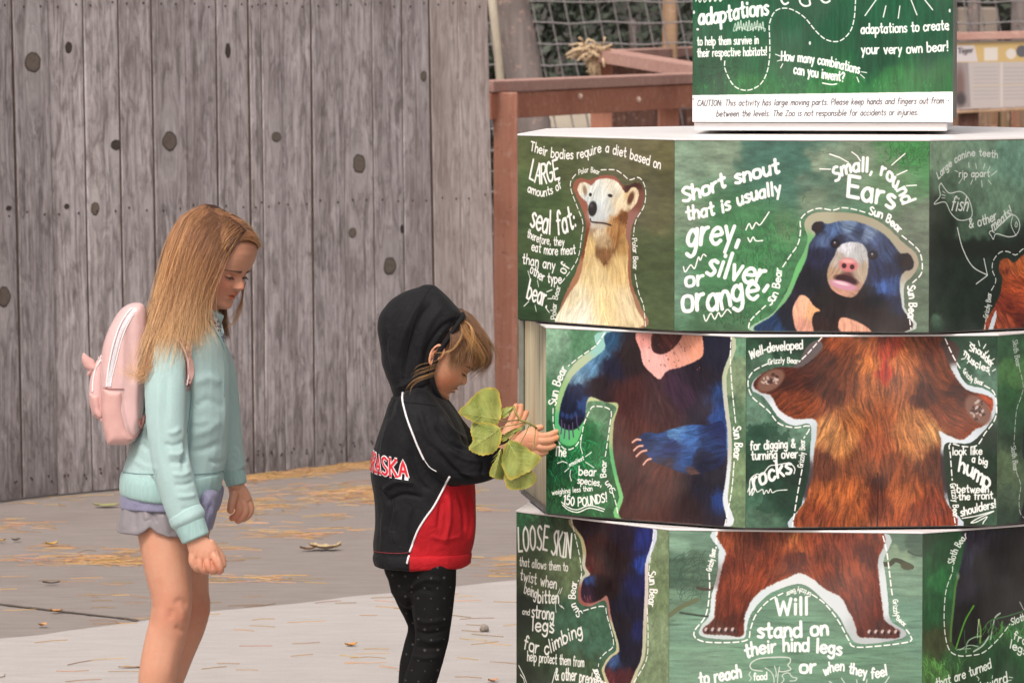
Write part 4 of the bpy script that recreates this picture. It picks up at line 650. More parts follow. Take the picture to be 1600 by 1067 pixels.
def disc(cx, cy, r, z0, z1, n=40):
    bm = bmesh.new(); r_ = bmesh.ops.create_cone(bm, cap_ends=True, segments=n, radius1=r, radius2=r, depth=z1-z0); bmesh.ops.translate(bm, verts=bm.verts, vec=(cx, cy, (z0+z1)/2)); return bm_mesh(bm)
for lv, (phi, zt, zb) in LEVELS.items():
    lab, pics = LV_INFO[lv]; root = empty('sign_level', (TX, TY, zb)); tag(root, lab, 'sign', 'revolving levels of the bear sign')
    cr = ROC-TH/math.cos(math.pi/8)-0.0005
    put('core', prism(cr, zb+0.004, zt-0.001, phi), GREY_BOARD if lv != 3 else PLY, root, False)
    put('lid', prism(ROC+0.0015, zt, zt+0.0045, phi, bevel=0.0012), WHITE_PAINT, root, False)
    put('bottom_rim', prism(ROC-0.004, zb-0.003, zb+0.0035, phi), STEEL, root, False)
    cyc = list(pics.values())
    for k in range(-4, 4):
        if lv == 3 and k == -2: continue
        a = Vector((*oct_vert(phi, k), 0)); b = Vector((*oct_vert(phi, k+1), 0)); nrm, d = vnormal(phi, k); m = TH*math.tan(math.pi/8)
        ia = a-nrm*TH+d*(0 if (lv == 3 and k == -1) else m); ib = b-nrm*TH-d*(0 if (lv == 3 and k == -3) else m)
        a = a+d*0.0004; b = b-d*0.0004
        V = []
        for z in (zb, zt-0.0003): V += [(a.x, a.y, z), (b.x, b.y, z), (ib.x, ib.y, z), (ia.x, ia.y, z)]
        F = [(0, 1, 5, 4), (1, 2, 6, 5), (2, 3, 7, 6), (3, 0, 4, 7), (4, 5, 6, 7), (3, 2, 1, 0)]
        me = mesh_from(V, F); uv = me.uv_layers.new(name='UVMap')
        for li, c_ in zip(me.polygons[0].loop_indices, ((0, 0), (1, 0), (1, 1), (0, 1))): uv.data[li].uv = c_
        nm = pics.get(k, cyc[k % 3]); me.materials.append(imgs[nm]); me.materials.append(EDGE_PLY if k != -3 else GREY_BOARD)
        for i, p in enumerate(me.polygons): p.material_index = 0 if i == 0 else 1
        o = put('printed_panel', me, None, root, False)
        if k in pics: o['label'] = {'polar': 'panel with the polar bear', 'sunhead': 'panel with the black bear head', 'grizhead': 'panel with fish and arrow doodles', 'suntorso': 'panel with the black bear body', 'griztorso': 'panel with the brown bear body', 'slothside': 'dark green panel at the right edge', 'sunlegs': 'panel headed LOOSE SKIN', 'grizlegs': 'panel with the brown bear hind legs', 'slothlegs': 'panel with dark fur and grass'}[nm]
        # corner screw heads
    put('turntable', disc(TX, TY, 0.42, zt+0.005, zt+0.0105 if lv != 2 else zt+0.008), STEEL, root, False) if lv != 2 else None
    if lv == 3:
        nrm, d = vnormal(phi, -2); b = Vector((*oct_vert(phi, -1), 0))
        # flaking white paint strip on the end of the printed panel beside the bare side
        paths = []; rg = random.Random(5); z = zb+0.03
        nn, dd = vnormal(phi, -1); base = Vector((*oct_vert(phi, -1), 0))-nn*0.006-dd*0.0008
        while z < zt-0.01:
            h = rg.uniform(0.02, 0.07); paths.append([base+Vector((0, 0, z))+nn*rg.uniform(-0.001, 0.001), base+Vector((0, 0, z+h/2))+nn*rg.uniform(-0.0025, 0.0025), base+Vector((0, 0, min(z+h, zt-0.005)))+nn*rg.uniform(-0.001, 0.001)]); z += h+rg.uniform(0.004, 0.02)
        put('flaking_paint', tube_mesh(paths, [0.0017]*len(paths), 5), WHITE_PAINT, root)
# foot of the tower
bt = empty('pedestal', (TX, TY, 0)); tag(bt, 'dark steel foot the octagonal bear sign stands on', 'pedestal')
put('foot_plate', disc(TX, TY, 0.5, 0.004, 0.03), STEEL, bt, False); put('pillar', disc(TX, TY, 0.2, 0.03, 0.155), STEEL, bt, False)
# top sign
tb = empty('intro_sign', (TOP_CX, TOP_Y, TOP_Z)); tag(tb, 'white bordered green intro sign with the CAUTION notice standing on the top level', 'sign')
zl = LEVELS[2][1]+0.0045
me = mesh_from([(TOP_CX-TOP_W/2, TOP_Y, TOP_Z), (TOP_CX+TOP_W/2, TOP_Y, TOP_Z), (TOP_CX+TOP_W/2, TOP_Y, TOP_Z+TOP_H), (TOP_CX-TOP_W/2, TOP_Y, TOP_Z+TOP_H),
                (TOP_CX-TOP_W/2, TOP_Y+0.006, TOP_Z), (TOP_CX+TOP_W/2, TOP_Y+0.006, TOP_Z), (TOP_CX+TOP_W/2, TOP_Y+0.006, TOP_Z+TOP_H), (TOP_CX-TOP_W/2, TOP_Y+0.006, TOP_Z+TOP_H)],
               [(0, 1, 2, 3), (1, 5, 6, 2), (5, 4, 7, 6), (4, 0, 3, 7), (3, 2, 6, 7), (0, 4, 5, 1)])
uv = me.uv_layers.new(name='UVMap')
for li, c_ in zip(me.polygons[0].loop_indices, ((0, 0), (1, 0), (1, 1), (0, 1))): uv.data[li].uv = c_
me.materials.append(imgs['intro']); me.materials.append(EDGE_PLY)
for i, p in enumerate(me.polygons): p.material_index = 0 if i == 0 else 1
put('printed_panel', me, None, tb, False)
box('box_body', (TOP_CX-TOP_W/2+0.004, TOP_Y+0.0065, TOP_Z+0.002), (TOP_CX+TOP_W/2-0.004, TOP_Y+0.50, TOP_Z+TOP_H-0.002), GREY_BOARD, tb, 0.002)
box('plinth', (TOP_CX-TOP_W/2+0.003, TOP_Y+0.01, TOP_Z-0.019), (TOP_CX+TOP_W/2-0.012, TOP_Y+0.49, TOP_Z-0.0005), WHITE_PAINT, tb, 0.002)
put('turntable', disc(TX, TY, 0.205, zl+0.0005, TOP_Z-0.0195), STEEL, tb, False)
paths = [[(TOP_CX+sx*(TOP_W/2-0.011), TOP_Y-0.0002, TOP_Z+z_), (TOP_CX+sx*(TOP_W/2-0.011), TOP_Y-0.0016, TOP_Z+z_)] for sx in (-1, 1) for z_ in (0.05, 0.20, 0.40, 0.57)]
for pth in paths: put('screw_head', tube_mesh([pth], [0.0028], 8), WHITE_PAINT, tb, False)
tb.rotation_euler = (0, 0, R(-6))
# ---------------------------------------------------------------- ground
def concrete(name, c0, c1, cd, seed, stain=0.5):
    t = NT(name); p = t.mapping(t.pos(), (1, 1, 1), (seed, seed*2, 0)); fine = t.noise(p, 260, 4, 0.7); mid = t.noise(t.mapping(p, (3, 9, 1)), 2.2, 6, 0.6, 0.3); big = t.noise(p, 0.7, 5, 0.6); spk = t.noise(p, 120, 3, 0.7)
    brush = t.noise(t.mapping(p, (10, 150, 1), rot=(0, 0, 0.05)), 1.0, 4, 0.65)
    c = t.mix(t.remap(mid, 0.32, 0.68), c0, c1); c = t.mix(t.remap(big, 0.5, 0.68, 0, stain), c, cd); c = t.mix(t.remap(spk, 0.58, 0.70, 0, 0.6), c, cd)
    c = t.mix(t.remap(fine, 0.3, 0.7, 0.0, 0.25), c, (0.02, 0.018, 0.016, 1)); c = t.mix(t.remap(brush, 0.55, 0.75, 0, 0.22), c, cd)
    h = t.math('ADD', t.math('MULTIPLY', fine, 0.5), brush)
    return t.set(c, 0.88, t.bump(h, 0.5, 0.004))
M_CONC = concrete('old_concrete', (0.245, 0.208, 0.188, 1), (0.30, 0.26, 0.238, 1), (0.19, 0.155, 0.135, 1), 3.0)
M_SLAB = concrete('pale_concrete', (0.43, 0.40, 0.38, 1), (0.50, 0.465, 0.445, 1), (0.35, 0.31, 0.285, 1), 9.0, 0.4)
me = mesh_from([(-60, -5, 0), (60, -5, 0), (60, 120, 0), (-60, 120, 0)], [(0, 1, 2, 3)]); tag(put('ground', me, M_CONC, None, False), kind='structure')
edge_px = [(-1400, 1080), (-500, 1032), (0, 997), (112, 984), (235, 968), (328, 955), (400, 948.5), (476, 941), (552, 931), (621, 925), (710, 916), (806, 906), (1000, 893), (1300, 885), (1700, 880), (2600, 900)]
ed = catmull([tuple(ground(x, y, 0.004))[:2] for x, y in edge_px], 5)
V = [(x, y, 0.004) for x, y in ed]; n = len(V); V += [(x, -2.0, 0.004) for x, y in ed]; F = [(i, i+n, i+n+1, i+1) for i in range(n-1)]
V += [(x, y+0.0, 0.0) for x, y in ed]; F += [(i, i+1, 2*n+i+1, 2*n+i) for i in range(n-1)]
tag(put('concrete_slab', mesh_from(V, F), M_SLAB, None, False), kind='structure')
M_CRACK = simple('crack_filler', (0.10, 0.08, 0.066, 1), 0.95, 0.4, 60)
def strip(name, pts_px, wid, mat, z=0.003, jit=0.3):
    P = catmull([tuple(ground(x, y, z)) for x, y in pts_px], 10); rg = random.Random(4); V = []; F = []
    for i, p in enumerate(P):
        d = Vector(P[min(i+1, len(P)-1)])-Vector(P[max(i-1, 0)]); s = Vector((-d.y, d.x, 0)).normalized(); w = wid*(1+rg.uniform(-jit, jit)); j = rg.uniform(-jit, jit)*wid*0.5
        V += [Vector(p)+s*(w/2+j), Vector(p)-s*(w/2-j)]
    F = [(2*i, 2*i+1, 2*i+3, 2*i+2) for i in range(len(P)-1)]
    return tag(put(name, mesh_from(V, F), mat, None, False), kind='structure')
strip('pavement_joint', [(-200, 920), (0, 943), (60, 950), (130, 958), (200, 966), (214, 969)], 0.022, M_CRACK)
# ---------------------------------------------------------------- timber fence
def board_mat(name, seed, tone, warm, knots):
    """weathered vertical board; knots = list of (u, v, radius) in metres that bend the grain"""
    t = NT(name); uv = t.new('ShaderNodeUVMap'); uv.uv_map = 'UVMap'; v = uv.outputs[0]; sep = t.new('ShaderNodeSeparateXYZ'); t.link(v, sep.inputs[0]); U, W = sep.outputs[0], sep.outputs[1]
    u2 = U; glow = None
    for (ku, kv, kr) in knots:
        du = t.math('SUBTRACT', U, ku); dv = t.math('SUBTRACT', W, kv)
        d2 = t.math('ADD', t.math('MULTIPLY', t.math('MULTIPLY', du, du), 1/(kr*1.5)**2), t.math('MULTIPLY', t.math('MULTIPLY', dv, dv), 1/(kr*4.2)**2))
        g = t.math('EXPONENT', t.math('MULTIPLY', d2, -1.0)); sgn = t.math('DIVIDE', du, t.math('ADD', t.math('ABSOLUTE', du), kr*0.5))
        u2 = t.math('SUBTRACT', u2, t.math('MULTIPLY', t.math('MULTIPLY', g, sgn), kr*1.25)); glow = g if glow is None else t.math('MAXIMUM', glow, g)
    cmb = t.new('ShaderNodeCombineXYZ'); t.link(u2, cmb.inputs[0]); t.link(W, cmb.inputs[1]); cmb.inputs[2].default_value = seed*3.7; q = cmb.outputs[0]
    wob = t.noise(t.mapping(q, (5, 1.3, 1)), 1.0, 3); uw = t.math('ADD', u2, t.math('MULTIPLY', t.math('SUBTRACT', wob, 0.5), 0.07))
    cm2 = t.new('ShaderNodeCombineXYZ'); t.link(uw, cm2.inputs[0]); t.link(W, cm2.inputs[1]); cm2.inputs[2].default_value = seed*1.3; g2 = cm2.outputs[0]
    fine = t.noise(t.mapping(g2, (300, 24, 1)), 1.0, 5, 0.7); med = t.noise(t.mapping(g2, (110, 3.0, 1)), 1.0, 5, 0.65, 0.3); band = t.noise(t.mapping(g2, (26, 0.7, 1)), 1.0, 3, 0.55); blot = t.noise(t.mapping(q, (26, 8.0, 1)), 1.0, 6, 0.7, 0.9); big = t.noise(t.mapping(q, (5, 1.0, 1)), 1.0, 3)
    k = tone*1.14
    c = t.ramp(med, [(0.30, srgb(94*k, 87*k, 87*k)), (0.44, srgb(140*k, 132*k, 132*k)), (0.58, srgb(168*k, 160*k, 160*k)), (0.74, srgb(190*k, 183*k, 184*k))])
    c = t.mix(t.remap(band, 0.35, 0.65, 0.0, 0.55), c, srgb(150*k, 140*k+warm*2, 138*k)); c = t.mix(t.remap(blot, 0.49, 0.64, 0, 0.78), c, srgb(98*k, 90*k, 88*k)); c = t.mix(t.remap(blot, 0.46, 0.30, 0, 0.65), c, srgb(188*k, 180*k, 181*k))
    c = t.mix(t.remap(big, 0.52, 0.68, 0, 0.5), c, srgb(112*k, 101*k, 97*k)); stn = t.noise(t.mapping(g2, (34, 0.9, 1), (7.0, 3.0, 0)), 1.0, 3, 0.6); c = t.mix(t.math('MULTIPLY', t.remap(stn, 0.57, 0.68, 0, 0.55), t.remap(fine, 0.25, 0.55, 0.5, 1.0)), c, srgb(92*k, 84*k, 82*k)); c = t.mix(t.remap(fine, 0.53, 0.72, 0, 0.55), c, srgb(90*k, 82*k, 78*k)); c = t.mix(t.remap(fine, 0.44, 0.26, 0, 0.65), c, srgb(204, 197, 197))
    ck = t.noise(t.mapping(g2, (170, 1.6, 1)), 1.0, 2, 0.5); c = t.mix(t.remap(ck, 0.69, 0.73, 0, 0.75), c, srgb(62, 54, 50))
    low = t.remap(W, 0.0, 0.32, 0.55, 0.0); c = t.mix(t.math('MULTIPLY', low, t.remap(blot, 0.35, 0.6, 0.5, 1.0)), c, srgb(84, 74, 70))
    if warm: c = t.mix(0.30*warm, c, srgb(186, 164, 150))
    if glow is not None: c = t.mix(t.math('MULTIPLY', t.remap(glow, 0.15, 0.8, 0, 0.5), t.remap(fine, 0.3, 0.6, 0.5, 1.0)), c, srgb(196, 188, 186))
    c = t.mix(1.0, c, (0.965, 0.985, 1.0, 1), 'MULTIPLY')
    h = t.math('ADD', t.math('MULTIPLY', fine, 0.6), t.math('SUBTRACT', med, t.math('MULTIPLY', t.remap(ck, 0.69, 0.73), 0.8)))
    return t.set(c, 0.9, t.bump(h, 0.55, 0.004), Specular_IOR_Level=0.2)
seams = [(-190, -168, 806), (-140, -118, 800), (-88, -66, 795), (-37, -17, 787), (15, 35, 780.5), (71, 90, 774.5), (128, 145, 769.5), (183, 198, 765), (234, 248, 760), (286, 298, 754), (337, 348, 748), (386, 397, 742.5), (405, 414, 740.5), (435, 446, 737), (485, 492, 731.5), (533, 542, 726), (580, 590, 721.5), (627, 636, 716), (668, 682, 711), (713, 727, 706), (761, 777, 701)]
knot_px = [(47, 99, 11, 16, 0), (262, 222, 10.5, 15, 0), (147, 328, 6, 10, 0), (3, 466, 9, 16, 0), (561, 258, 9.5, 15, 0), (608, 417, 9.5, 14, 0), (628, 359, 3, 7, 1), (181, 228, 8, 8, 1), (106, 75, 5, 9, 1), (355, 80, 4, 12, 1), (660, 120, 5, 8, 0), (550, 366, 6, 8, 0), (104, 324, 4, 4, 1), (11, 327, 4, 4, 1), (229, 330, 5, 11, 0), (428, 215, 7, 8, 0), (446, 176, 4, 5, 0), ]
fence = empty('timber_fence', tuple(ground(397, 742, 0))); tag(fence, 'tall fence of weathered grey vertical boards behind the two children', 'fence')
M_KNOT = []; M_EDGE = simple('board_edge_shade', srgb(74, 62, 56), 0.95, 0.3, 60)  # board sides coloured dark to stand in for shade in the gaps
for j, (a, b) in enumerate(((srgb(88, 78, 70), srgb(122, 111, 102)), (srgb(40, 33, 30), srgb(84, 73, 68)))):
    t = NT('knot_wood'); p = t.coord(); n = t.noise(p, 90, 5, 0.7, 1.5); rm = t.attr('rim', 'Fac'); cc = t.mix(t.remap(n, .3, .7), a, b); cc = t.mix(t.math('MULTIPLY', t.remap(rm, 0.62, 0.85), 0.75), cc, srgb(52, 44, 40)); cc = t.mix(t.remap(rm, 0.88, 1.0), cc, srgb(150, 142, 140)); M_KNOT.append(t.set(cc, 0.9, t.bump(n, 0.8, 0.004)))
M_NAIL = simple('rusty_nail', (0.05, 0.035, 0.03, 1), 0.7, 0.3, 200)
rgf = random.Random(21); nail_paths = []; knot_jobs = []
tones = [0.98, 1.0, 0.99, 0.96, 0.92, 1.03, 1.02, 1.02, 0.99, 1.0, 1.03, 1.05, 1.04, 1.05, 0.98, 1.0, 1.01, 1.04, 1.07, 1.12, 1.14]
for i in range(len(seams)-1):
    (t0, b0, y0), (t1, b1, y1) = seams[i], seams[i+1]; gp = rgf.uniform(0.55, 0.9) if i not in (18,) else 1.2
    BL = ground(b0+gp, y0); BR = ground(b1-gp, y1); TL = at(t0+gp-0.8, -70, BL.y); TR = at(t1-gp-0.6, -70, BR.y); TL.z = TR.z = 1.95
    al = (BR-BL).normalized(); nrm = Vector((al.y, -al.x, 0)); nrm.normalize(); wdt = (BR-BL).length
    off = nrm*rgf.uniform(0, 0.006); dz = rgf.uniform(-0.004, 0.012)
    BL.z += 0.006+dz*0.3; BR.z += 0.006+dz*0.3
    NX, NZ = 8, 26; bow = rgf.uniform(-0.006, 0.006); V = []; UVs = []; cup = rgf.uniform(-0.003, 0.003)
    cols_t = [0, 0.03]+[k_/6 for k_ in range(1, 6)]+[0.97, 1]; NXc = len(cols_t)
    for r_ in range(NZ):
        fz = r_/(NZ-1)
        for fx in cols_t:
            e = 0.0022 if fx in (0, 1) else 0.0
            p = BL.lerp(BR, fx).lerp(TL.lerp(TR, fx), fz)+off+nrm*(math.sin(fz*3.1)*bow+cup*(1-(2*fx-1)**2)-e); V.append(p); UVs.append((fx*wdt, fz*1.95))
    nb = len(V); V += [v - nrm*0.022 for v in V[:]]; UVs += UVs[:]; F = []
    for r_ in range(NZ-1):
        for c_ in range(NXc-1):
            a = r_*NXc+c_; F.append((a, a+1, a+NXc+1, a+NXc))
        a = r_*NXc; F.append((a, a+NXc, a+NXc+nb, a+nb)); a = r_*NXc+NXc-1; F.append((a, a+nb, a+NXc+nb, a+NXc))
    for c_ in range(NXc-1):
        a = c_; F.append((a, a+nb, a+1+nb, a+1)); a = (NZ-1)*NXc+c_; F.append((a, a+1, a+1+nb, a+nb))
    me = mesh_from(V, F); uvl = me.uv_layers.new(name='UVMap')
    for lp in me.loops: uvl.data[lp.index].uv = UVs[lp.vertex_index]
    kn = []
    for (kx, ky, rx, ry, kd) in knot_px:
        xl = t0+(b0-t0)*ky/y0; xr = t1+(b1-t1)*ky/y1
        if xl+2 < kx < xr-1.5:
            fx = (kx-xl)/(xr-xl); Yd = BL.y+(BR.y-BL.y)*fx; z = at(kx, ky, Yd).z; fz = z/1.95; sc = Yd/FPX/abs(al.x)
            kn.append((fx*wdt, z, rx*sc)); knot_jobs.append((i, fx, z, rx*sc, ry*Yd/FPX, kd, BL.lerp(BR, fx).lerp(TL.lerp(TR, fx), fz)+off+nrm*(math.sin(fz*3.1)*bow+cup*(1-(2*fx-1)**2)), al, nrm))
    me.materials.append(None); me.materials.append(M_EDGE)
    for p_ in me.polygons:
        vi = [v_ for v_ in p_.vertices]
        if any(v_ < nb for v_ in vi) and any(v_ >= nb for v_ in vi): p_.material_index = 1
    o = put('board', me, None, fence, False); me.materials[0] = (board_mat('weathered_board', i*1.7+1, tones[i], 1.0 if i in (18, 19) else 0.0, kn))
    for (ii, fx, z, rx, ry, kd, pos, al_, nr_) in [k_ for k_ in knot_jobs if k_[0] == i and (k_[3] > 0.019 or k_[5])]:
        Vk = [pos+nr_*0.0012]; n = 22; rgk = random.Random(int(z*1000)); rj = [1+rgk.uniform(-0.07, 0.07) for _ in range(n)]
        for rr, dd in ((0.55, 0.0008), (0.90, 0.0020), (1.06, 0.0004)):
            for a_ in range(n):
                th = 2*math.pi*a_/n; Vk.append(pos+al_*(math.cos(th)*rx*rr*rj[a_])+Vector((0, 0, 1))*(math.sin(th)*ry*rr*rj[a_])+nr_*dd)
        Fk = [(0, 1+a_, 1+(a_+1) % n) for a_ in range(n)]
        for q_ in range(2): Fk += [(1+q_*n+a_, 1+(q_+1)*n+a_, 1+(q_+1)*n+(a_+1) % n, 1+q_*n+(a_+1) % n) for a_ in range(n)]
        mk = mesh_from(Vk, Fk); at_ = mk.attributes.new('rim', 'FLOAT', 'POINT'); at_.data.foreach_set('value', np.array([0]+[0.3]*n+[0.8]*n+[1.0]*n, np.float32)); put('knot', mk, M_KNOT[kd], o, True)
    for ny in (8, 336-(i-3)*1.7, y0-27, y0-31):
        for fx in (0.25, 0.78):
            fx += rgf.uniform(-0.06, 0.06); Yd = BL.y+(BR.y-BL.y)*fx
            z = at(300, ny+rgf.uniform(-4, 4), Yd).z; fz = z/1.95; p = BL.lerp(BR, fx).lerp(TL.lerp(TR, fx), fz)+off+nrm*(math.sin(fz*3.1)*bow+cup*(1-(2*fx-1)**2)); nail_paths.append([p-nrm*0.001, p+nrm*0.0022])
tag(put('nail_heads', tube_mesh(nail_paths, [0.0042]*len(nail_paths), 6), M_NAIL, fence, False), kind='stuff')
a = ground(-190, 806); b = ground(770, 701.5); al = (b-a).normalized(); nr = Vector((al.y, -al.x, 0))
M_DTIM = simple('dark_timber', (0.06, 0.05, 0.045, 1), 0.9, 0.3, 20)
for z in (0.35, 1.25, 1.80):
    for (s0_, s1_) in zip(seams[:-1:4], seams[4::4]):
        a = ground(s0_[1], s0_[2]); b = ground(s1_[1]-3, s1_[2]); al = (b-a).normalized(); nr = Vector((al.y, -al.x, 0)); bm = bmesh.new(); beam(bm, a-nr*0.075+Vector((0, 0, z)), b-nr*0.075+Vector((0, 0, z)), 0.045, 0.09); put('back_rail', bm_mesh(bm), M_DTIM, fence, False)
# ---------------------------------------------------------------- railing beyond the fence
def timber(name, c0, c1, cd, sc=1.0, axis='X'):
    t = NT(name); p = t.coord(); s3 = {'X': (2.5, 60, 60), 'Z': (60, 60, 2.5), 'Y': (60, 2.5, 60)}[axis]; n = t.noise(t.mapping(p, tuple(x*sc for x in s3)), 1, 5, 0.62, 0.4); b = t.noise(p, 4, 3); d = t.noise(p, 30, 4)
    c = t.mix(t.remap(n, 0.3, 0.7), c0, c1); c = t.mix(t.remap(b, 0.5, 0.7, 0, 0.6), c, cd); c = t.mix(t.remap(d, 0.56, 0.72, 0, 0.55), c, srgb(190, 158, 142)); c = t.mix(t.remap(t.noise(p, 70, 3), 0.62, 0.72, 0, 0.5), c, srgb(96, 66, 54))
    return t.set(c, 0.8, t.bump(n, 0.4, 0.004))
M_RED = timber('red_stained_timber', srgb(158, 98, 76), srgb(176, 120, 96), srgb(134, 78, 58)); M_REDV = timber('red_stained_post', srgb(164, 108, 86), srgb(178, 128, 108), srgb(140, 86, 66), axis='Z')
M_CAP = timber('sun_bleached_rail_cap', srgb(176, 142, 132), srgb(164, 124, 112), srgb(148, 108, 96))
M_GREYW = timber('grey_timber', srgb(110, 100, 98), srgb(136, 126, 122), srgb(90, 80, 76), axis='Z'); M_DARKR = timber('dark_red_pickets', srgb(96, 64, 52), srgb(122, 88, 76), srgb(84, 66, 62), axis='Z')
rl = empty('railing', tuple(at(789, 700, 21.3).xy)+(0,)); tag(rl, 'reddish timber railing with a bleached top board starting at the fence end', 'railing')
A = at(768, 127, 21.25); zc = A.z
def at_z(px, py, z):
    v = (533.5-py)/FPX; dz = v*CP-SP; k = (z-CAM_H)/dz; return Vector(((px-800)/FPX*k, (CP+v*SP)*k, z))
B = at_z(1120, 113.5, zc)
dirr = (B-A).normalized(); nn = Vector((dirr.y, -dirr.x, 0))
def along(bmargs): pass
bm = bmesh.new(); beam(bm, A-Vector((0, 0, 0.022))-nn*0.06, B-Vector((0, 0, 0.022))-nn*0.06, 0.14, 0.044, 0.004); put('top_board', bm_mesh(bm), M_CAP, rl, False)
bm = bmesh.new(); beam(bm, A-Vector((0, 0, 0.097))-nn*0.02, B-Vector((0, 0, 0.097))-nn*0.02, 0.038, 0.10, 0.003); put('front_rail', bm_mesh(bm), M_RED, rl, False)
P0 = at(790, 300, 21.35)
box('post', (P0.x-0.046, P0.y-0.04, 0), (P0.x+0.046, P0.y+0.04, zc-0.045), M_REDV, rl, 0.004)
P1 = A+dirr*2.6-nn*0.09; box('post', (P1.x-0.045, P1.y-0.045, 0), (P1.x+0.045, P1.y+0.045, zc-0.045), M_REDV, rl, 0.004)
for fr in (0.36, 0.62):
    bm = bmesh.new(); c_ = A+dirr*((B-A).length*fr)-Vector((0, 0, 0.10 if fr > .5 else .075))+nn*0.001; r_ = bmesh.ops.create_uvsphere(bm, u_segments=10, v_segments=6, radius=0.014); bmesh.ops.translate(bm, verts=r_['verts'], vec=c_); put('bolt_plug', bm_mesh(bm), simple('pale_plug', srgb(206, 180, 164), 0.8), rl)
# second, farther railing turning a corner
r2 = empty('railing', tuple(at(945, 700, 26.0).xy)+(0,)); tag(r2, 'farther timber railing whose bleached top boards meet at a corner', 'railing')
C0 = at(930, 76, 26.0); z2 = C0.z; C1 = at(1130, 109, 25.0); C2 = at_z(1150, 68, z2)
for nm, e, sgn in (('top_board', C1, 1), ('top_board', C2, -1)):
    bm = bmesh.new(); beam(bm, C0-Vector((0, 0, 0.025 if sgn > 0 else 0.033)), e-Vector((0, 0, 0.025 if sgn > 0 else 0.033)), 0.14, 0.045, 0.004); put(nm, bm_mesh(bm), M_CAP, r2, False)
for q_, e in ((0.0, C1), (0.5, C2), (0.98, C2)):
    p_ = C0.lerp(e, q_)+Vector((0.03, 0.02, 0)); box('post', (p_.x-0.05, p_.y-0.045, 0), (p_.x+0.05, p_.y+0.045, z2-0.06), M_REDV if q_ < 0.1 else M_DARKR, r2, 0.004)
for q_ in np.linspace(0.03, 0.97, 24):
    p_ = C0.lerp(C2, float(q_)); box('picket', (p_.x-0.018, p_.y+0.02, 0.1), (p_.x+0.018, p_.y+0.045, z2-0.07), M_DARKR, r2)
# straw tuft at its corner
paths = []; rg = random.Random(3)
for i in range(60):
    s0 = at(918+rg.uniform(-14, 30), 78+rg.uniform(-8, 14), 25.85+rg.uniform(-.08, .08)); a_ = rg.uniform(0, 6.28); L = rg.uniform(0.03, 0.09); s1 = s0+Vector((math.cos(a_)*L-0.01, rg.uniform(-.03, .03), math.sin(a_)*L*0.6-0.01)); paths.append([s0, (s0+s1)/2+Vector((0, 0, 0.008)), s1])
for i in range(24):
    s0 = at(930+rg.uniform(-8, 6), 90+rg.uniform(-4, 4), 25.85); paths.append([s0, s0+Vector((rg.uniform(-.02, .01), 0, -.04)), s0+Vector((rg.uniform(-.03, .02), rg.uniform(-.02, .02), -rg.uniform(.06, .11)))])
t_ = put('straw_tuft', tube_mesh(paths, [0.006]*len(paths), 4), simple('straw', srgb(196, 172, 140), 0.9, 0.2)); tag(t_, 'pale straw tuft caught on the corner of the farther railing', 'straw')
# leaning log
lg = put('leaning_log', tube_mesh([[at(772, -120, 24.5), at(790, -20, 24.5), at(808, 60, 24.5), at(823, 140, 24.5), at(836, 230, 24.5), at(880, 560, 24.5), at(905, 600, 24.5)]], [[0.082, 0.086, 0.084, 0.08, 0.084, 0.09, 0.09]], 14), M_GREYW); tag(lg, 'weathered grey log leaning beside the wire mesh past the fence end', 'log')
st = put('leaning_pole', tube_mesh([[at(762, -60, 24.2), at(778, 80, 24.2), at(792, 240, 24.2), at(820, 600, 24.2)]], [0.02]*1, 8), simple('pale_pole', srgb(158, 148, 132), 0.8)); tag(st, 'thin pale pole leaning just left of the weathered log', 'pole')
# wire mesh
M_WIRE = simple('galvanised_wire', srgb(128, 124, 124), 0.5, 0.15, 60, Metallic=0.2)
wm = empty('wire_mesh_fence', tuple(at(960, 600, 27.5).xy)+(0,)); tag(wm, 'tall welded wire mesh fence behind the timber railings', 'wire fence')
WY = 27.5; paths = []; rg = random.Random(9)
for i in range(-7, 42):
    x0 = 770+i*25; x0 += rg.uniform(-1.5, 1.5); P = [at(x0-14+(y/125)*24+rg.uniform(-.6, .6), y, WY+0.01*math.sin(i)) for y in (-110, -50, 0, 45, 90, 135, 180, 230, 300, 400)]; paths.append(P)
for j in range(-4, 13):
    y0 = 3+j*33.0; paths.append([at(x, y0+1.6*math.sin(x*0.05+j)+rg.uniform(-.6, .6), WY-0.012) for x in range(620, 1800, 30)])
for pth in paths: put('wire', tube_mesh([pth], [0.0042], 5), M_WIRE, wm)
M_TANP = timber('tan_post', srgb(168, 140, 112), srgb(148, 118, 92), srgb(130, 104, 84), axis='Z')
for (px0, px1, mt) in ((1035, 1058, M_TANP), (1512, 1530, M_GREYW), (1580, 1606, M_GREYW)):
    a_ = at(px0, 100, WY+0.1); b_ = at(px1, 100, WY+0.1); box('post', (a_.x, WY+0.06, 0), (b_.x, WY+0.15, 2.3), mt, wm, 0.01)
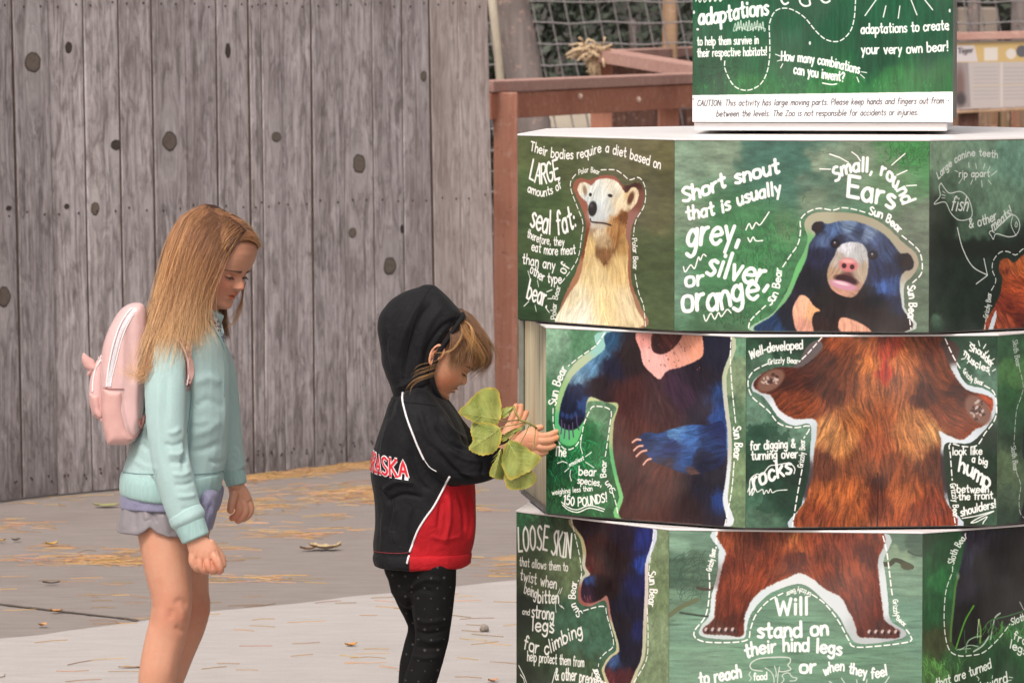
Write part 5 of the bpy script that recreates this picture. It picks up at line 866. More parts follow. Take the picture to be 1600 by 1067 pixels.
# dark rock and planting behind the mesh
def rock_mat():
    t = NT('dark_rock'); p = t.pos(); n = t.noise(p, 1.6, 6, 0.6, 0.4); f = t.noise(p, 9, 5); g = t.noise(p, 0.8, 2)
    c = t.mix(t.remap(n, 0.35, 0.65), (0.030, 0.030, 0.027, 1), (0.085, 0.082, 0.075, 1)); c = t.mix(t.remap(f, 0.5, 0.7, 0, 0.5), c, (0.025, 0.032, 0.022, 1)); c = t.mix(t.remap(g, 0.52, 0.66, 0, 0.7), c, (0.05, 0.062, 0.040, 1))
    return t.set(c, 0.95, t.bump(n, 0.8, 0.08))
bm = bmesh.new(); rg = random.Random(8)
bmesh.ops.create_grid(bm, x_segments=60, y_segments=26, size=1)
for v in bm.verts:
    X = v.co.x*7+1.2; Z = (v.co.y+1)*2.0; v.co = Vector((X, 31.5+0.35*math.sin(X*2.1+Z)+0.3*math.sin(Z*3.3+X*1.7)+rg.uniform(-.12, .12)-0.25*Z*0.2, Z))
tag(put('rock_face', bm_mesh(bm), rock_mat()), kind='structure')
M_SHRUB = NT('dark_leaves'); _n = M_SHRUB.noise(M_SHRUB.pos(), 5, 3); M_SHRUB = M_SHRUB.set(M_SHRUB.mix(_n, (0.014, 0.022, 0.014, 1), (0.045, 0.060, 0.036, 1)), 0.6)
def leafy(name, c, r, n, size, mat, label, seed):
    rg = random.Random(seed); V = []; F = []
    for i in range(n):
        while True:
            p = Vector((rg.uniform(-1, 1), rg.uniform(-1, 1), rg.uniform(-1, 1)))
            if p.length < 1: break
        p = p.normalized()*(p.length**0.5); p = Vector((p.x*r[0], p.y*r[1], p.z*r[2])); p *= 1+0.25*math.sin(p.x*5+seed)*math.cos(p.z*6); p += Vector(c)
        if p.z < 0.02: continue
        a_ = Vector((rg.gauss(0, 1), rg.gauss(0, 1), rg.gauss(0, 1))).normalized(); b_ = a_.orthogonal().normalized(); s = size*rg.uniform(0.6, 1.3); k = len(V)
        V += [p-a_*s, p+b_*s*0.45, p+a_*s, p-b_*s*0.45]; F.append((k, k+1, k+2, k+3))
    root = empty(name, (c[0], c[1], 0)); tag(root, label, 'shrub', 'shrubs behind the wire mesh'); put('foliage', mesh_from(V, F), mat, root, False)
    put('stem', tube_mesh([[(c[0], c[1], 0), (c[0]+0.03, c[1], c[2]*0.6), (c[0]-0.04, c[1], c[2])]], [0.03], 6), M_GREYW, root)
for i, (px, py, rr, lab) in enumerate(((795, 60, 0.55, 'dark shrub seen through the mesh left of the leaning log'), (885, 90, 0.6, 'dark green shrub seen through the mesh above the railing corner'), (1000, 30, 0.6, 'dark shrub behind the mesh beside the tan post'), (1250, 60, 0.7, 'dark shrub hidden behind the green intro sign'), (1600, -20, 0.55, 'dark shrub at the top right behind the mesh'))):
    c_ = at(px, py, 29.6); leafy('shrub', c_, (rr, 0.5, rr*1.5), 1700, 0.036, M_SHRUB, lab, i)
# pieces seen under and over the railing
def slab(name, px0, py0, px1, py1, Y, th, mat, lab, cat):
    a_ = at(px0, py1, Y); b_ = at(px1, py0, Y); root = box(name, (a_.x, Y, 0.0), (b_.x, Y+th, b_.z), mat, None, 0.01); tag(root, lab, cat); return root
slab('stone_block', 856, 152, 935, 400, 28.3, 0.5, simple('beige_stone', srgb(186, 176, 160), 0.9, 0.1, 6), 'pale beige stone block seen under the railing', 'stone')
slab('stone_block', 1496, 12, 1560, 300, 29.0, 0.6, simple('grey_stone', srgb(128, 118, 108), 0.9, 0.2, 4), 'grey brown stone block right of the intro sign top', 'stone')
pf = empty('picket_fence', tuple(at(1540, 700, 26.3).xy)+(0,)); tag(pf, 'brown board fence below the information board at the right edge', 'fence')
rg = random.Random(2)
for i in range(12):
    a_ = at(1478+i*17, 170, 26.4); w_ = 15*26.4/FPX; box('board', (a_.x, 26.4+rg.uniform(0, .02), 0), (a_.x+w_, 26.43, at(0, 171, 26.4).z), timber('brown_board', srgb(*[x*rg.uniform(.75, 1.1) for x in (116, 88, 66)]), srgb(140, 108, 84), srgb(80, 62, 50), axis='Z'), pf, 0.003)
# grey boards between the fence end and the log, low
gb = empty('plank_screen', tuple(at(830, 700, 25.5).xy)+(0,)); tag(gb, 'low screen of grey planks behind the railing post', 'screen')
for i in range(4):
    a_ = at(806+i*14, 176, 25.6); box('plank', (a_.x, 25.6, 0), (a_.x+12.6*25.6/FPX, 25.63, a_.z-0.01*i), M_GREYW, gb, 0.003)
# information board
class _Q: pass
ic = Canvas(420, 380, [(1490, 66), (1720, 60), (1720, 160), (1490, 172)], 31).zoom(1490, 60, 1.0)
ic.img[:] = np.array((186, 178, 176))/255; ic.blend(ic.mask([(0, 8), (230, 2), (230, 34), (0, 38)], False), (200, 172, 116)); ic.blend(ic.mask([(3, 12), (34, 11), (40, 36), (3, 37)], False), (206, 198, 200)); ic.blend(ic.mask([(50, 15), (72, 14), (72, 34), (50, 35)], False), (214, 208, 200))
ic.ell(93, 24, 8, 8, (214, 208, 200)); ic.ell(110, 20, 9, 9, (90, 90, 96)); ic.blend(ic.mask([(0, 38), (24, 38), (28, 108), (0, 110)], False), (150, 140, 140)); ic.ell(10, 75, 8, 28, (120, 96, 92), 0, 0.8); ic.ell(12, 95, 8, 10, (70, 64, 66), 0, 0.8)
ic.text('Tiger', [(8, 24), (32, 22)], 5, 1.4, (96, 92, 96))
for y in range(46, 100, 6):
    for x0 in (34, 82, 132, 182): ic.line([(x0, y), (x0+38+(y*7 % 7), y-1)], 1.1, (150, 145, 146), False, 0.7)
for x in (78, 128, 178): ic.line([(x, 38), (x, 106)], 1.5, (206, 198, 190), False)
ic.line([(30, 74), (230, 66)], 1.6, (200, 184, 160), False)
ib = empty('information_board', tuple(at(1560, 700, 25.6).xy)+(0,)); tag(ib, 'weathered information board with a yellow header at the right edge behind the sign', 'board')
def ip(px, py): return at(px, py, 25.6)
P4 = [ip(1490, 172), ip(1720, 160), ip(1720, 60), ip(1490, 66)]; me = mesh_from(P4+[p+Vector((0, .02, 0)) for p in P4], [(0, 1, 2, 3), (7, 6, 5, 4), (0, 4, 5, 1), (1, 5, 6, 2), (2, 6, 7, 3), (3, 7, 4, 0)]); uvl = me.uv_layers.new(name='UVMap')
for li, c_ in zip(me.polygons[0].loop_indices, ((0, 0), (1, 0), (1, 1), (0, 1))): uvl.data[li].uv = c_
t = NT('faded_print'); tx = t.new('ShaderNodeTexImage'); tx.image = ic.image('print_info'); t.link(t.coord('UV'), tx.inputs[0]); put('face', me, t.set(t.mix(1.0, tx.outputs[0], (0.8, 0.8, 0.8, 1), 'MULTIPLY'), 0.5), ib, False)
bm = bmesh.new(); beam(bm, ip(1470, 58)+Vector((0, .03, 0)), ip(1740, 52)+Vector((0, .03, 0)), 0.10, 0.036, 0.003); put('top_board', bm_mesh(bm), M_CAP, ib, False)
bm = bmesh.new(); beam(bm, ip(1480, 176)+Vector((0, .0, 0)), ip(1740, 164)+Vector((0, .0, 0)), 0.05, 0.014, 0.002); put('lower_ledge', bm_mesh(bm), M_TANP, ib, False)
for px in (1500, 1700): a_ = ip(px, 160); box('post', (a_.x, 25.63, 0), (a_.x+0.09, 25.72, a_.z), M_DARKR, ib, 0.004)
# ---------------------------------------------------------------- needles and leaves lying about
M_NEED = NT('pine_needles'); _a = M_NEED.attr('tint'); M_NEED = M_NEED.set(_a, 0.75)
rg = np.random.default_rng(17); V = []; F = []; COLS = []
def needle(px, py, ang, L, lift, z0):
    g = ground(px, py, z0); p = np.array(g); d = np.array([math.cos(ang), math.sin(ang), 0]); s = np.array([-d[1], d[0], 0])*0.0009; b = s/0.0009*rg.normal()*L*0.10; up = np.array([0, 0, 1.0]); k = len(V)
    pts = [p-d*L/2, p+b, p+d*L/2]; zs = [0.0005, lift, lift*rg.uniform(0, 1.4)]; col = np.array([0.40, 0.225, 0.085])*rg.uniform(0.45, 1.25)*np.array([1, rg.uniform(.85, 1.2), rg.uniform(.7, 1.6)])
    for q_, z in zip(pts, zs):
        q_ = q_+up*z; V.extend([q_+s, q_-s, q_+up*0.0017]); COLS.extend([col]*3)
    for i_ in (0, 3):
        for a_, b_ in ((0, 1), (1, 2), (2, 0)): F.append((k+i_+a_, k+i_+b_, k+i_+3+b_, k+i_+3+a_))
bands = [((375, 600), (727, 746), 520, 0.016, 'f'), ((600, 800), (702, 722), 260, 0.012, 'f'), ((0, 380), (745, 790), 70, 0.004, 'f2'), ((430, 600), (756, 782), 420, 0.014, 0), ((340, 620), (783, 808), 420, 0.010, 0), ((380, 600), (815, 840), 200, 0.005, 0), ((60, 330), (846, 880), 560, 0.010, 0), ((0, 240), (868, 884), 260, 0.008, 0), ((0, 120), (812, 828), 90, 0.004, 0), ((620, 815), (755, 800), 140, 0.003, 0), ((330, 815), (850, 905), 240, 0.003, 0), ((0, 330), (890, 975), 140, 0.003, 0), ((350, 815), (925, 1067), 230, 0.003, 0), ((0, 360), (990, 1067), 60, 0.003, 0), ((700, 815), (870, 885), 110, 0.004, 0), ((560, 600), (752, 768), 160, 0.012, 0)]
for (xa, xb), (ya, yb), n_, lift, md in bands:
    slabb = ya > 860; n_ = int(n_*(0.7 if md == 'f' else (0.28 if not slabb else 0.2))); lift *= 0.7
    ncl = max(3, n_//14); cl = [(rg.uniform(xa, xb), rg.uniform(ya, yb)) for _ in range(ncl)]
    for i in range(n_):
        c_ = cl[rg.integers(ncl)]; x = c_[0]+rg.normal()*30; y = c_[1]+rg.normal()*3.6
        if slabb: x = rg.uniform(xa, xb); y = rg.uniform(ya, yb) 
        if md in ('f', 'f2'):
            x = rg.uniform(xa, xb); base = np.interp(x, [s_[1] for s_ in seams], [s_[2] for s_ in seams]); y = base+abs(rg.normal())*(5 if md == 'f' else 7)+1.5
        z0 = 0.0045 if y > np.interp(x, [e[0] for e in edge_px], [e[1] for e in edge_px]) else 0.0005
        needle(x, y, rg.normal()*0.45+rg.choice([0, 0.25, -0.4]), rg.uniform(0.05, 0.12), lift*rg.uniform(0, 1), z0)
me = mesh_from(V, F); ca = me.color_attributes.new('tint', 'FLOAT_COLOR', 'POINT'); ca.data.foreach_set('color', np.hstack([np.array(COLS), np.ones((len(COLS), 1))]).astype(np.float32).ravel())
tag(put('pine_needles', me, M_NEED, None, False), kind='stuff')
def ground_leaf(px, py, L, W_, ang, col, lab, curl=0.005, lobes=0):
    g = ground(px, py, 0.006); V = []; F = []; n = 14; rg_ = random.Random(int(px))
    for i in range(n+1):
        f = i/n; w = W_*math.sin(math.pi*min(f*1.02, 1))**0.7*(1+(0.35*math.sin(f*19) if lobes else 0.05*math.sin(f*40)))/2+0.0006
        for s_ in (-1, 0, 1): V.append(g+Matrix.Rotation(ang, 3, 'Z') @ Vector(((f-.5)*L, s_*w, curl*(abs(s_)*0.9+(2*f-1)**2)*rg_.uniform(.7, 1.1))))
    for i in range(n):
        for s_ in (0, 1): a_ = i*3+s_; F.append((a_, a_+1, a_+4, a_+3))
    t = NT('dry_leaf'); nz = t.noise(t.pos(), 90, 4); m = t.set(t.mix(nz, col, tuple(x*0.55 for x in col[:3])+(1,)), 0.7)
    o = put('fallen_leaf', mesh_from(V, F), m, None, True); tag(o, lab, 'leaf', 'leaves fallen on the concrete')
ground_leaf(166, 790, 0.085, 0.06, 0.1, srgb(176, 176, 110), 'yellow green leaf lying near the fence foot behind the girl')
ground_leaf(508, 857, 0.10, 0.07, -0.2, srgb(206, 182, 140), 'tan lobed leaf curled up between the two children', 0.012, 1)
ground_leaf(482, 858, 0.06, 0.03, 0.5, srgb(160, 130, 96), 'small brown curled leaf beside the tan lobed leaf', 0.007)
ground_leaf(80, 850, 0.04, 0.03, 0.3, srgb(226, 176, 60), 'bright yellow leaf at the left on the darker concrete')
ground_leaf(25, 844, 0.035, 0.022, 0.8, srgb(90, 78, 70), 'dark little leaf near the left edge of the frame')
ground_leaf(80, 911, 0.05, 0.016, 0.1, srgb(84, 70, 60), 'dark sliver of leaf above the paving crack', 0.004)
ground_leaf(88, 955, 0.036, 0.024, 0.0, srgb(216, 150, 80), 'orange leaf lying on the paving crack')
ground_leaf(66, 977, 0.03, 0.022, 0.9, srgb(220, 160, 90), 'small orange leaf just above the pale slab edge')
ground_leaf(548, 1008, 0.034, 0.024, 0.4, srgb(220, 150, 60), 'orange leaf on the pale slab left of the small child')
ground_leaf(206, 1042, 0.07, 0.016, 0.25, srgb(176, 136, 100), 'brown curled leaf on the pale slab beside the girl leg', 0.002)
ground_leaf(2, 845, 0.03, 0.02, 0.0, srgb(226, 176, 60), 'yellow leaf cut by the left edge of the frame')
ground_leaf(770, 1064, 0.03, 0.02, 0.6, srgb(206, 150, 110), 'faded orange leaf at the bottom by the sign')
bm = bmesh.new(); bmesh.ops.create_icosphere(bm, subdivisions=2, radius=0.013); g = ground(757, 981, 0.014)
for v in bm.verts: v.co = Vector((v.co.x, v.co.y, v.co.z*0.85))*(1+0.12*math.sin(v.co.x*300+v.co.z*210))+g
tag(put('pebble', bm_mesh(bm), simple('pebble_stone', srgb(132, 122, 112), 0.9, 0.3, 200)), 'small grey pebble on the pale slab between child and sign', 'pebble')
# ---------------------------------------------------------------- sculpting helpers (lofted volumes fused by a voxel remesh)
class Fig:
    def __init__(s, Y): s.Y = Y; s.K = FPX/Y
    def P(s, px, py, dy=0.0): return at(px, py, s.Y+dy)
    def loft(s, secs, sides=20, exp=1.0, res=4, cap=(1, 1), smooth=True, level=False, fexp=None):
        """secs: (px, py, dy metres, in-plane radius px, depth radius px); rings stand across the path"""
        A = np.array(secs, float); A = catmull(A, res) if smooth and len(A) > 2 else A
        C = [s.P(a[0], a[1], a[2]) for a in A]; n = len(C); V = []; F = []; rings = []
        for i in range(n):
            T = (C[min(i+1, n-1)]-C[max(i-1, 0)]).normalized() if not level else Vector((0, 0, -1)); B = Vector((0, 1, 0)); B = (B-T*B.dot(T)); 
            B = B.normalized() if B.length > 1e-4 else Vector((0, 0, 1)); N = B.cross(T).normalized(); rings.append((C[i], T, N, B, A[i][3]/s.K, A[i][4]/s.K))
        out = []
        if cap[0]:
            c, T, N, B, ra, rb = rings[0]; m = min(ra, rb)
            for f in (0.97, 0.75, 0.40): out.append((c-T*m*f*cap[0], T, N, B, ra*math.sqrt(1-f*f), rb*math.sqrt(1-f*f)))
        out += rings
        if cap[1]:
            c, T, N, B, ra, rb = rings[-1]; m = min(ra, rb)
            for f in (0.40, 0.75, 0.97): out.append((c+T*m*f*cap[1], T, N, B, ra*math.sqrt(1-f*f), rb*math.sqrt(1-f*f)))
        for (c, T, N, B, ra, rb) in out:
            for k in range(sides):
                a = 2*math.pi*k/sides; ca, sa = math.cos(a), math.sin(a)
                if fexp is not None and N.x*ca > 0: ca = math.copysign(abs(ca)**fexp, ca); sa = math.copysign(abs(sa)**0.8, sa)
                elif exp != 1.0: ca = math.copysign(abs(ca)**exp, ca); sa = math.copysign(abs(sa)**exp, sa)
                V.append(c+N*ca*ra+B*sa*rb)
        m = len(out)
        for i in range(m-1):
            for k in range(sides): a = i*sides+k; b = i*sides+(k+1) % sides; F.append((a, b, b+sides, a+sides))
        F.append(tuple(range(sides))[::-1]); F.append(tuple((m-1)*sides+k for k in range(sides)))
        return V, F
    def slices(s, rows, **kw):
        """rows: (py, x_left, x_right, depth radius px[, dy]) from top to bottom"""
        kw.setdefault('level', True)
        return s.loft([((r[1]+r[2])/2, r[0], r[4] if len(r) > 4 else 0.0, (r[2]-r[1])/2, r[3]) for r in rows], **kw)
    def ball(s, px, py, dy, rx, ry=None, rz=None, rot=0.0):
        ry = ry or rx; rz = rz or rx; c = s.P(px, py, dy); bm = bmesh.new(); bmesh.ops.create_uvsphere(bm, u_segments=20, v_segments=12, radius=1.0)
        Rm = Matrix.Rotation(R(rot), 3, 'Y'); V = [c+Rm @ Vector((v.co.x*rx/s.K, v.co.y*ry/s.K, v.co.z*rz/s.K)) for v in bm.verts]; F = [tuple(v.index for v in f.verts) for f in bm.faces]; bm.free(); return V, F
def join_vf(parts):
    V = []; F = []
    for v, f in parts: o = len(V); V += list(v); F += [tuple(i+o for i in q) for q in f]
    return V, F
def fuse(parts, voxel=0.004, smooth=6, factor=0.5):
    V, F = join_vf(parts); me = mesh_from(V, F, 'tmp'); bm = bmesh.new(); bm.from_mesh(me); bmesh.ops.recalc_face_normals(bm, faces=bm.faces); bm.to_mesh(me); bm.free()
    o = bpy.data.objects.new('tmp', me); COL.objects.link(o)
    m = o.modifiers.new('r', 'REMESH'); m.mode = 'VOXEL'; m.voxel_size = voxel; m.use_smooth_shade = True
    if smooth: m2 = o.modifiers.new('s', 'SMOOTH'); m2.iterations = smooth; m2.factor = factor
    dg = bpy.context.evaluated_depsgraph_get(); ev = o.evaluated_get(dg); out = bpy.data.meshes.new_from_object(ev, preserve_all_data_layers=False, depsgraph=dg)
    bpy.data.objects.remove(o); bpy.data.meshes.remove(me); return out
def get_co(me): a = np.empty(len(me.vertices)*3, np.float32); me.vertices.foreach_get('co', a); return a.reshape(-1, 3).astype(float)
def get_no(me): a = np.empty(len(me.vertices)*3, np.float32); me.vertex_normals.foreach_get('vector', a); return a.reshape(-1, 3).astype(float)
def set_co(me, co): me.vertices.foreach_set('co', co.astype(np.float32).ravel()); me.update()
def seg_dist(Q, P):
    best = np.full(len(Q), 1e9); tt = np.zeros(len(Q)); n = len(P)-1
    for i in range(n):
        a = P[i]; d = P[i+1]-a; t = np.clip(((Q-a) @ d)/max(d @ d, 1e-9), 0, 1); dist = np.hypot(*(Q-a-t[:, None]*d).T); m = dist < best; best[m] = dist[m]; tt[m] = (i+t[m])/n
    return best, tt
CREASE = 1.0; CREASE_W = 1.0
def creases(me, lines, side=1):
    """fold a cloth: lines of (photo polyline, width px, height m); positive = ridge, negative = furrow; acts on the side facing the camera (or away, side=-1)"""
    co = get_co(me); no = get_no(me); Q = proj_np(co); face = np.clip(-no[:, 1]*side*1.6+0.25, 0, 1)
    for pts, w, h in lines:
        d, t = seg_dist(Q, catmull(pts, 6) if len(pts) > 2 else np.array(pts, float)); fade = np.clip(np.sin(np.pi*np.clip(t, 0.02, 0.98))*1.6, 0, 1)
        co += no*(h*CREASE*np.exp(-(d/(w*CREASE_W))**2)*fade*face)[:, None]
    set_co(me, co)
def vnoise(P, cell, seed, aniso=(1, 1, 1)):
    """cheap smooth 3-D value noise for displacement"""
    rng = np.random.default_rng(seed); G = rng.random((32, 32, 32)); q = P*np.array(aniso)/cell+100; i = np.floor(q).astype(int); f = q-i; f = f*f*(3-2*f); out = 0
    for dx in (0, 1):
        for dy in (0, 1):
            for dz in (0, 1):
                w = (f[:, 0] if dx else 1-f[:, 0])*(f[:, 1] if dy else 1-f[:, 1])*(f[:, 2] if dz else 1-f[:, 2]); out = out+w*G[(i[:, 0]+dx) % 32, (i[:, 1]+dy) % 32, (i[:, 2]+dz) % 32]
    return out-0.5
def ripple(me, cell, amp, seed, aniso=(1, 1, 1)):
    co = get_co(me); no = get_no(me); co += no*(vnoise(co, cell, seed, aniso)*2*amp)[:, None]; set_co(me, co)
def bvh_of(*mes):
    V, F = join_vf([([v.co+Vector(m.get('off', (0, 0, 0))) for v in m.vertices], [tuple(p.vertices) for p in m.polygons]) for m in mes]); return BVHTree.FromPolygons(V, F)
EYE = Vector((0, 0, CAM_H))
def on_surface(bvh, px, py, off=0.001):
    d = (at(px, py, 12.0)-EYE).normalized(); h = bvh.ray_cast(EYE, d)
    if h[0] is None: return None
    n = h[1] if h[1].dot(d) < 0 else -h[1]; return h[0]+n*off
def surf_tube(name, bvh, pts, rad, mat, parent, off=0.001, res=8, taper=False):
    P = [on_surface(bvh, x, y, off) for x, y in (catmull(pts, res) if len(pts) > 2 else pts)]; P = [p for p in P if p is not None]
    if len(P) < 2: return None
    Q = [P[0]]+[(P[i-1]+P[i]*2+P[i+1])/4 for i in range(1, len(P)-1)]+[P[-1]]
    rr = [rad*(math.sin(math.pi*(i+0.5)/len(Q))**0.5 if taper else 1) for i in range(len(Q))]
    return put(name, tube_mesh([Q], [rr], 7), mat, parent)
def surf_ribbon(bvh, pts, w, off):
    """flat strip following a photo polyline on a surface; returns verts, faces"""
    P = np.array(pts, float); V = []; F = []
    if len(P) > 2: P = catmull(P, 3)
    else: P = np.array([P[0]*(1-t)+P[-1]*t for t in np.linspace(0, 1, 6)])
    for i, p in enumerate(P):
        d = P[min(i+1, len(P)-1)]-P[max(i-1, 0)]; d = d/max(np.hypot(*d), 1e-6); s_ = np.array([-d[1], d[0]])*w/2
        a = on_surface(bvh, *(p+s_), off); b = on_surface(bvh, *(p-s_), off)
        if a is None or b is None: continue
        V += [a, b]
    for i in range(len(V)//2-1): F.append((2*i, 2*i+1, 2*i+3, 2*i+2))
    return V, F
def surf_patch(name, bvh, poly, mat, parent, off=0.0015, step=2.0, thick=0.001):
    P = np.array(poly, float); x0, y0 = P.min(0); x1, y1 = P.max(0); nx = int((x1-x0)/step)+2; ny = int((y1-y0)/step)+2; idx = {}; V = []; F = []
    def inside(x, y):
        c = False
        for (ax, ay), (bx, by) in zip(P, np.roll(P, -1, 0)):
            if (ay > y) != (by > y) and x < (bx-ax)*(y-ay)/(by-ay)+ax: c = not c
        return c
    for i in range(nx):
        for j in range(ny):
            x, y = x0+i*step, y0+j*step
            if inside(x, y):
                p = on_surface(bvh, x, y, off)
                if p is not None: idx[i, j] = len(V); V.append(p)
    for (i, j) in list(idx):
        q = [(i, j), (i+1, j), (i+1, j+1), (i, j+1)]
        if all(k in idx for k in q): F.append([idx[k] for k in q][::-1])
    return put(name, mesh_from(V, F), mat, parent)
def hair(name, fig, guides, n, rad, jit, mat, parent, seed=1, clump=18, wave=0.003, spread=0.010, m=16, tipcut=0.3, bvh=None, lift=0.003, conv=0.75):
    """hair strands between neighbouring guide curves (px, py, dy)"""
    rng = np.random.default_rng(seed); G = []
    for g in guides:
        c = catmull(np.array(g, float), 8); W = np.array([tuple(fig.P(*q)) for q in c]); L = np.concatenate([[0], np.cumsum(np.linalg.norm(np.diff(W, axis=0), axis=1))]); s = np.linspace(0, L[-1], m)
        G.append(np.stack([np.interp(s, L, W[:, k]) for k in range(3)], 1))
    def push(P, off):
        for q in range(len(P)):
            h = bvh.find_nearest(Vector(P[q]), 0.12)
            if h[0] is not None:
                d = Vector(P[q])-h[0]
                if d.dot(h[1]) < off: P[q] = h[0]+h[1]*off
        return P
    G = np.array(G)
    if bvh is not None:
        for g_ in G: push(g_, lift)
    ng = len(G); ncl = max(1, n//clump); t = np.linspace(0, 1, m)
    cu = rng.uniform(0, max(ng-1.0001, 1e-6), ncl); coff = rng.normal(size=(ncl, 3))*spread; cph = rng.uniform(0, 6.28, (ncl, 3)); ctip = rng.normal(size=(ncl, 3))*jit*2.2
    pts = np.empty((n, m, 3)); 
    for i in range(n):
        c = rng.integers(ncl); own = rng.uniform(0, max(ng-1.0001, 1e-6)); u = own*0.35+cu[c]*0.65 if ng > 1 else 0; k = int(u); f = u-k
        uo = own; ko = int(uo); fo = uo-ko; P_own = G[ko]*(1-fo)+G[min(ko+1, ng-1)]*fo; P_cl = G[k]*(1-f)+G[min(k+1, ng-1)]*f
        b = (t**0.8)[:, None]; P = P_own*(1-b*conv)+P_cl*b*conv
        P = P+(t**1.2)[:, None]*(coff[c]+ctip[c]*t[:, None])+(t**0.7)[:, None]*rng.normal(size=3)*jit*0.5+(t**2)[:, None]*rng.normal(size=3)*jit*0.9
        for ax in range(3): P[:, ax] += wave*np.sin(t*(5+2*math.sin(cph[c, ax]))+cph[c, ax])*t
        L = 1-tipcut*rng.random()**2; tt = t*L; P = np.stack([np.interp(tt, t, P[:, a_]) for a_ in range(3)], 1); P[0] += rng.normal(size=3)*0.0015; pts[i] = P if bvh is None else push(P, lift*rng.uniform(0.3, 1.5))
    cv = bpy.data.hair_curves.new(name); cv.add_curves([m]*n)
    off = Vector((0, 0, 0)); q = parent
    while q is not None: off += q.location; q = q.parent
    pts -= np.array(off)
    cv.attributes['position'].data.foreach_set('vector', pts.astype(np.float32).ravel())
    ra = cv.attributes.get('radius') or cv.attributes.new('radius', 'FLOAT', 'POINT')
    prof = rad*(1-0.75*t**2.5); ra.data.foreach_set('value', (prof[None, :]*rng.uniform(0.6, 1.2, (n, 1))).astype(np.float32).ravel())
    cv.materials.append(mat); o = bpy.data.objects.new(name, cv); COL.objects.link(o); o.parent = parent; return o
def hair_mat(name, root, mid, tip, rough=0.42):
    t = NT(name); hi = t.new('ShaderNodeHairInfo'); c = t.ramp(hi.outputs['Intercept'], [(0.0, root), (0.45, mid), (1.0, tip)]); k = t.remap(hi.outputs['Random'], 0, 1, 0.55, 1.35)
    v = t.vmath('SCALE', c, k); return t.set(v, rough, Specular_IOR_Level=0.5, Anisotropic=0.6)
def skin_mat(name, base):
    t = NT(name); a = t.attr('tint'); p = t.pos(); n = t.noise(p, 70, 5, 0.65); f = t.noise(p, 420, 3, 0.7); b = t.noise(p, 16, 4)
    c = t.mix(1.0, a, base, 'MULTIPLY'); c = t.mix(t.remap(n, 0.4, 0.65, 0, 0.5), c, t.mix(1.0, c, (1.0, 0.82, 0.78, 1), 'MULTIPLY')); c = t.mix(t.remap(b, 0.42, 0.65, 0, 0.4), c, t.mix(1.0, c, (0.92, 0.84, 0.80, 1), 'MULTIPLY'))
    return t.set(c, 0.50, t.bump(f, 0.35, 0.0009), Subsurface_Weight=0.15, Subsurface_Radius=(1.0, 0.35, 0.18), Subsurface_Scale=0.006, Specular_IOR_Level=0.35)
def paint_tint(me, spots, base=(1, 1, 1)):
    """spots: (world point, radius m, rgb multiplier)"""
    co = get_co(me); col = np.tile(np.array(base, float), (len(co), 1))
    for c, r, m in spots:
        w = np.exp(-((co-np.array(c))**2).sum(1)/r**2)[:, None]; col = col*(1-w)+col*np.array(m)*w
    ca = me.color_attributes.get('tint') or me.color_attributes.new('tint', 'FLOAT_COLOR', 'POINT'); ca.data.foreach_set('color', np.hstack([col, np.ones((len(co), 1))]).astype(np.float32).ravel())
def join_meshes(mes):
    bm = bmesh.new()
    for m in mes: bm.from_mesh(m)
    return bm_mesh(bm)
def fabric(name, col, rough=0.9, weave=900, bumpd=0.0006, var=0.10, sheen=0.3, heather=0.0, col2=None):
    t = NT(name); p = t.pos(); n = t.noise(p, 14, 4); w = t.noise(p, weave, 2); h = t.noise(t.mapping(p, (1, 1, 3)), 220, 3)
    c = t.mix(t.remap(n, 0.3, 0.7, 0, 1), tuple(x*(1-var) for x in col[:3])+(1,), tuple(min(x*(1+var), 1) for x in col[:3])+(1,))
    if col2: c = t.mix(t.remap(h, 0.4, 0.62, 0, heather), c, col2)
    pl = t.noise(p, 260, 4, 0.75); md = t.noise(p, 55, 4, 0.6); c = t.mix(t.remap(pl, 0.55, 0.72, 0, 0.22), c, tuple(x*0.72 for x in col[:3])+(1,))
    return t.set(c, rough, t.bump(t.math('ADD', t.math('ADD', w, pl), md), 0.5, 0.0016), Sheen_Weight=sheen, Sheen_Roughness=0.5)
def rib_mat(name, col, freq=420):
    t = NT(name); p = t.pos(); w = t.noise(t.mapping(p, (260, 260, 3)), 1.0, 1, 0.3); n = t.noise(p, 20, 3)
    c = t.mix(t.remap(w, 0.40, 0.6, 0.22, 0), col, tuple(x*0.6 for x in col[:3])+(1,)); c = t.mix(t.remap(n, 0.3, 0.7, 0, 0.15), c, tuple(x*0.8 for x in col[:3])+(1,))
    return t.set(c, 0.9, t.bump(w, 0.5, 0.0015), Sheen_Weight=0.1)
def ip_(z, T): return float(np.interp(z, [a for a, b in T], [b for a, b in T]))
def ipn(z, T): return np.interp(z, [a for a, b in T], [b for a, b in T])
XF = [(-0.06, 0.12), (-0.03, 0.22), (0.0, 0.335), (0.03, 0.375), (0.07, 0.388), (0.11, 0.377), (0.16, 0.382), (0.22, 0.392), (0.30, 0.400), (0.36, 0.398), (0.44, 0.392), (0.50, 0.405), (0.56, 0.425), (0.64, 0.432), (0.72, 0.425), (0.80, 0.392), (0.88, 0.318), (0.94, 0.215), (0.98, 0.11), (1.0, 0.0)]
XB = [(-0.06, -0.02), (0.0, -0.06), (0.1, -0.10), (0.2, -0.16), (0.3, -0.30), (0.4, -0.42), (0.5, -0.50), (0.6, -0.53), (0.7, -0.52), (0.8, -0.46), (0.88, -0.36), (0.94, -0.25), (0.98, -0.14), (1.0, -0.01)]
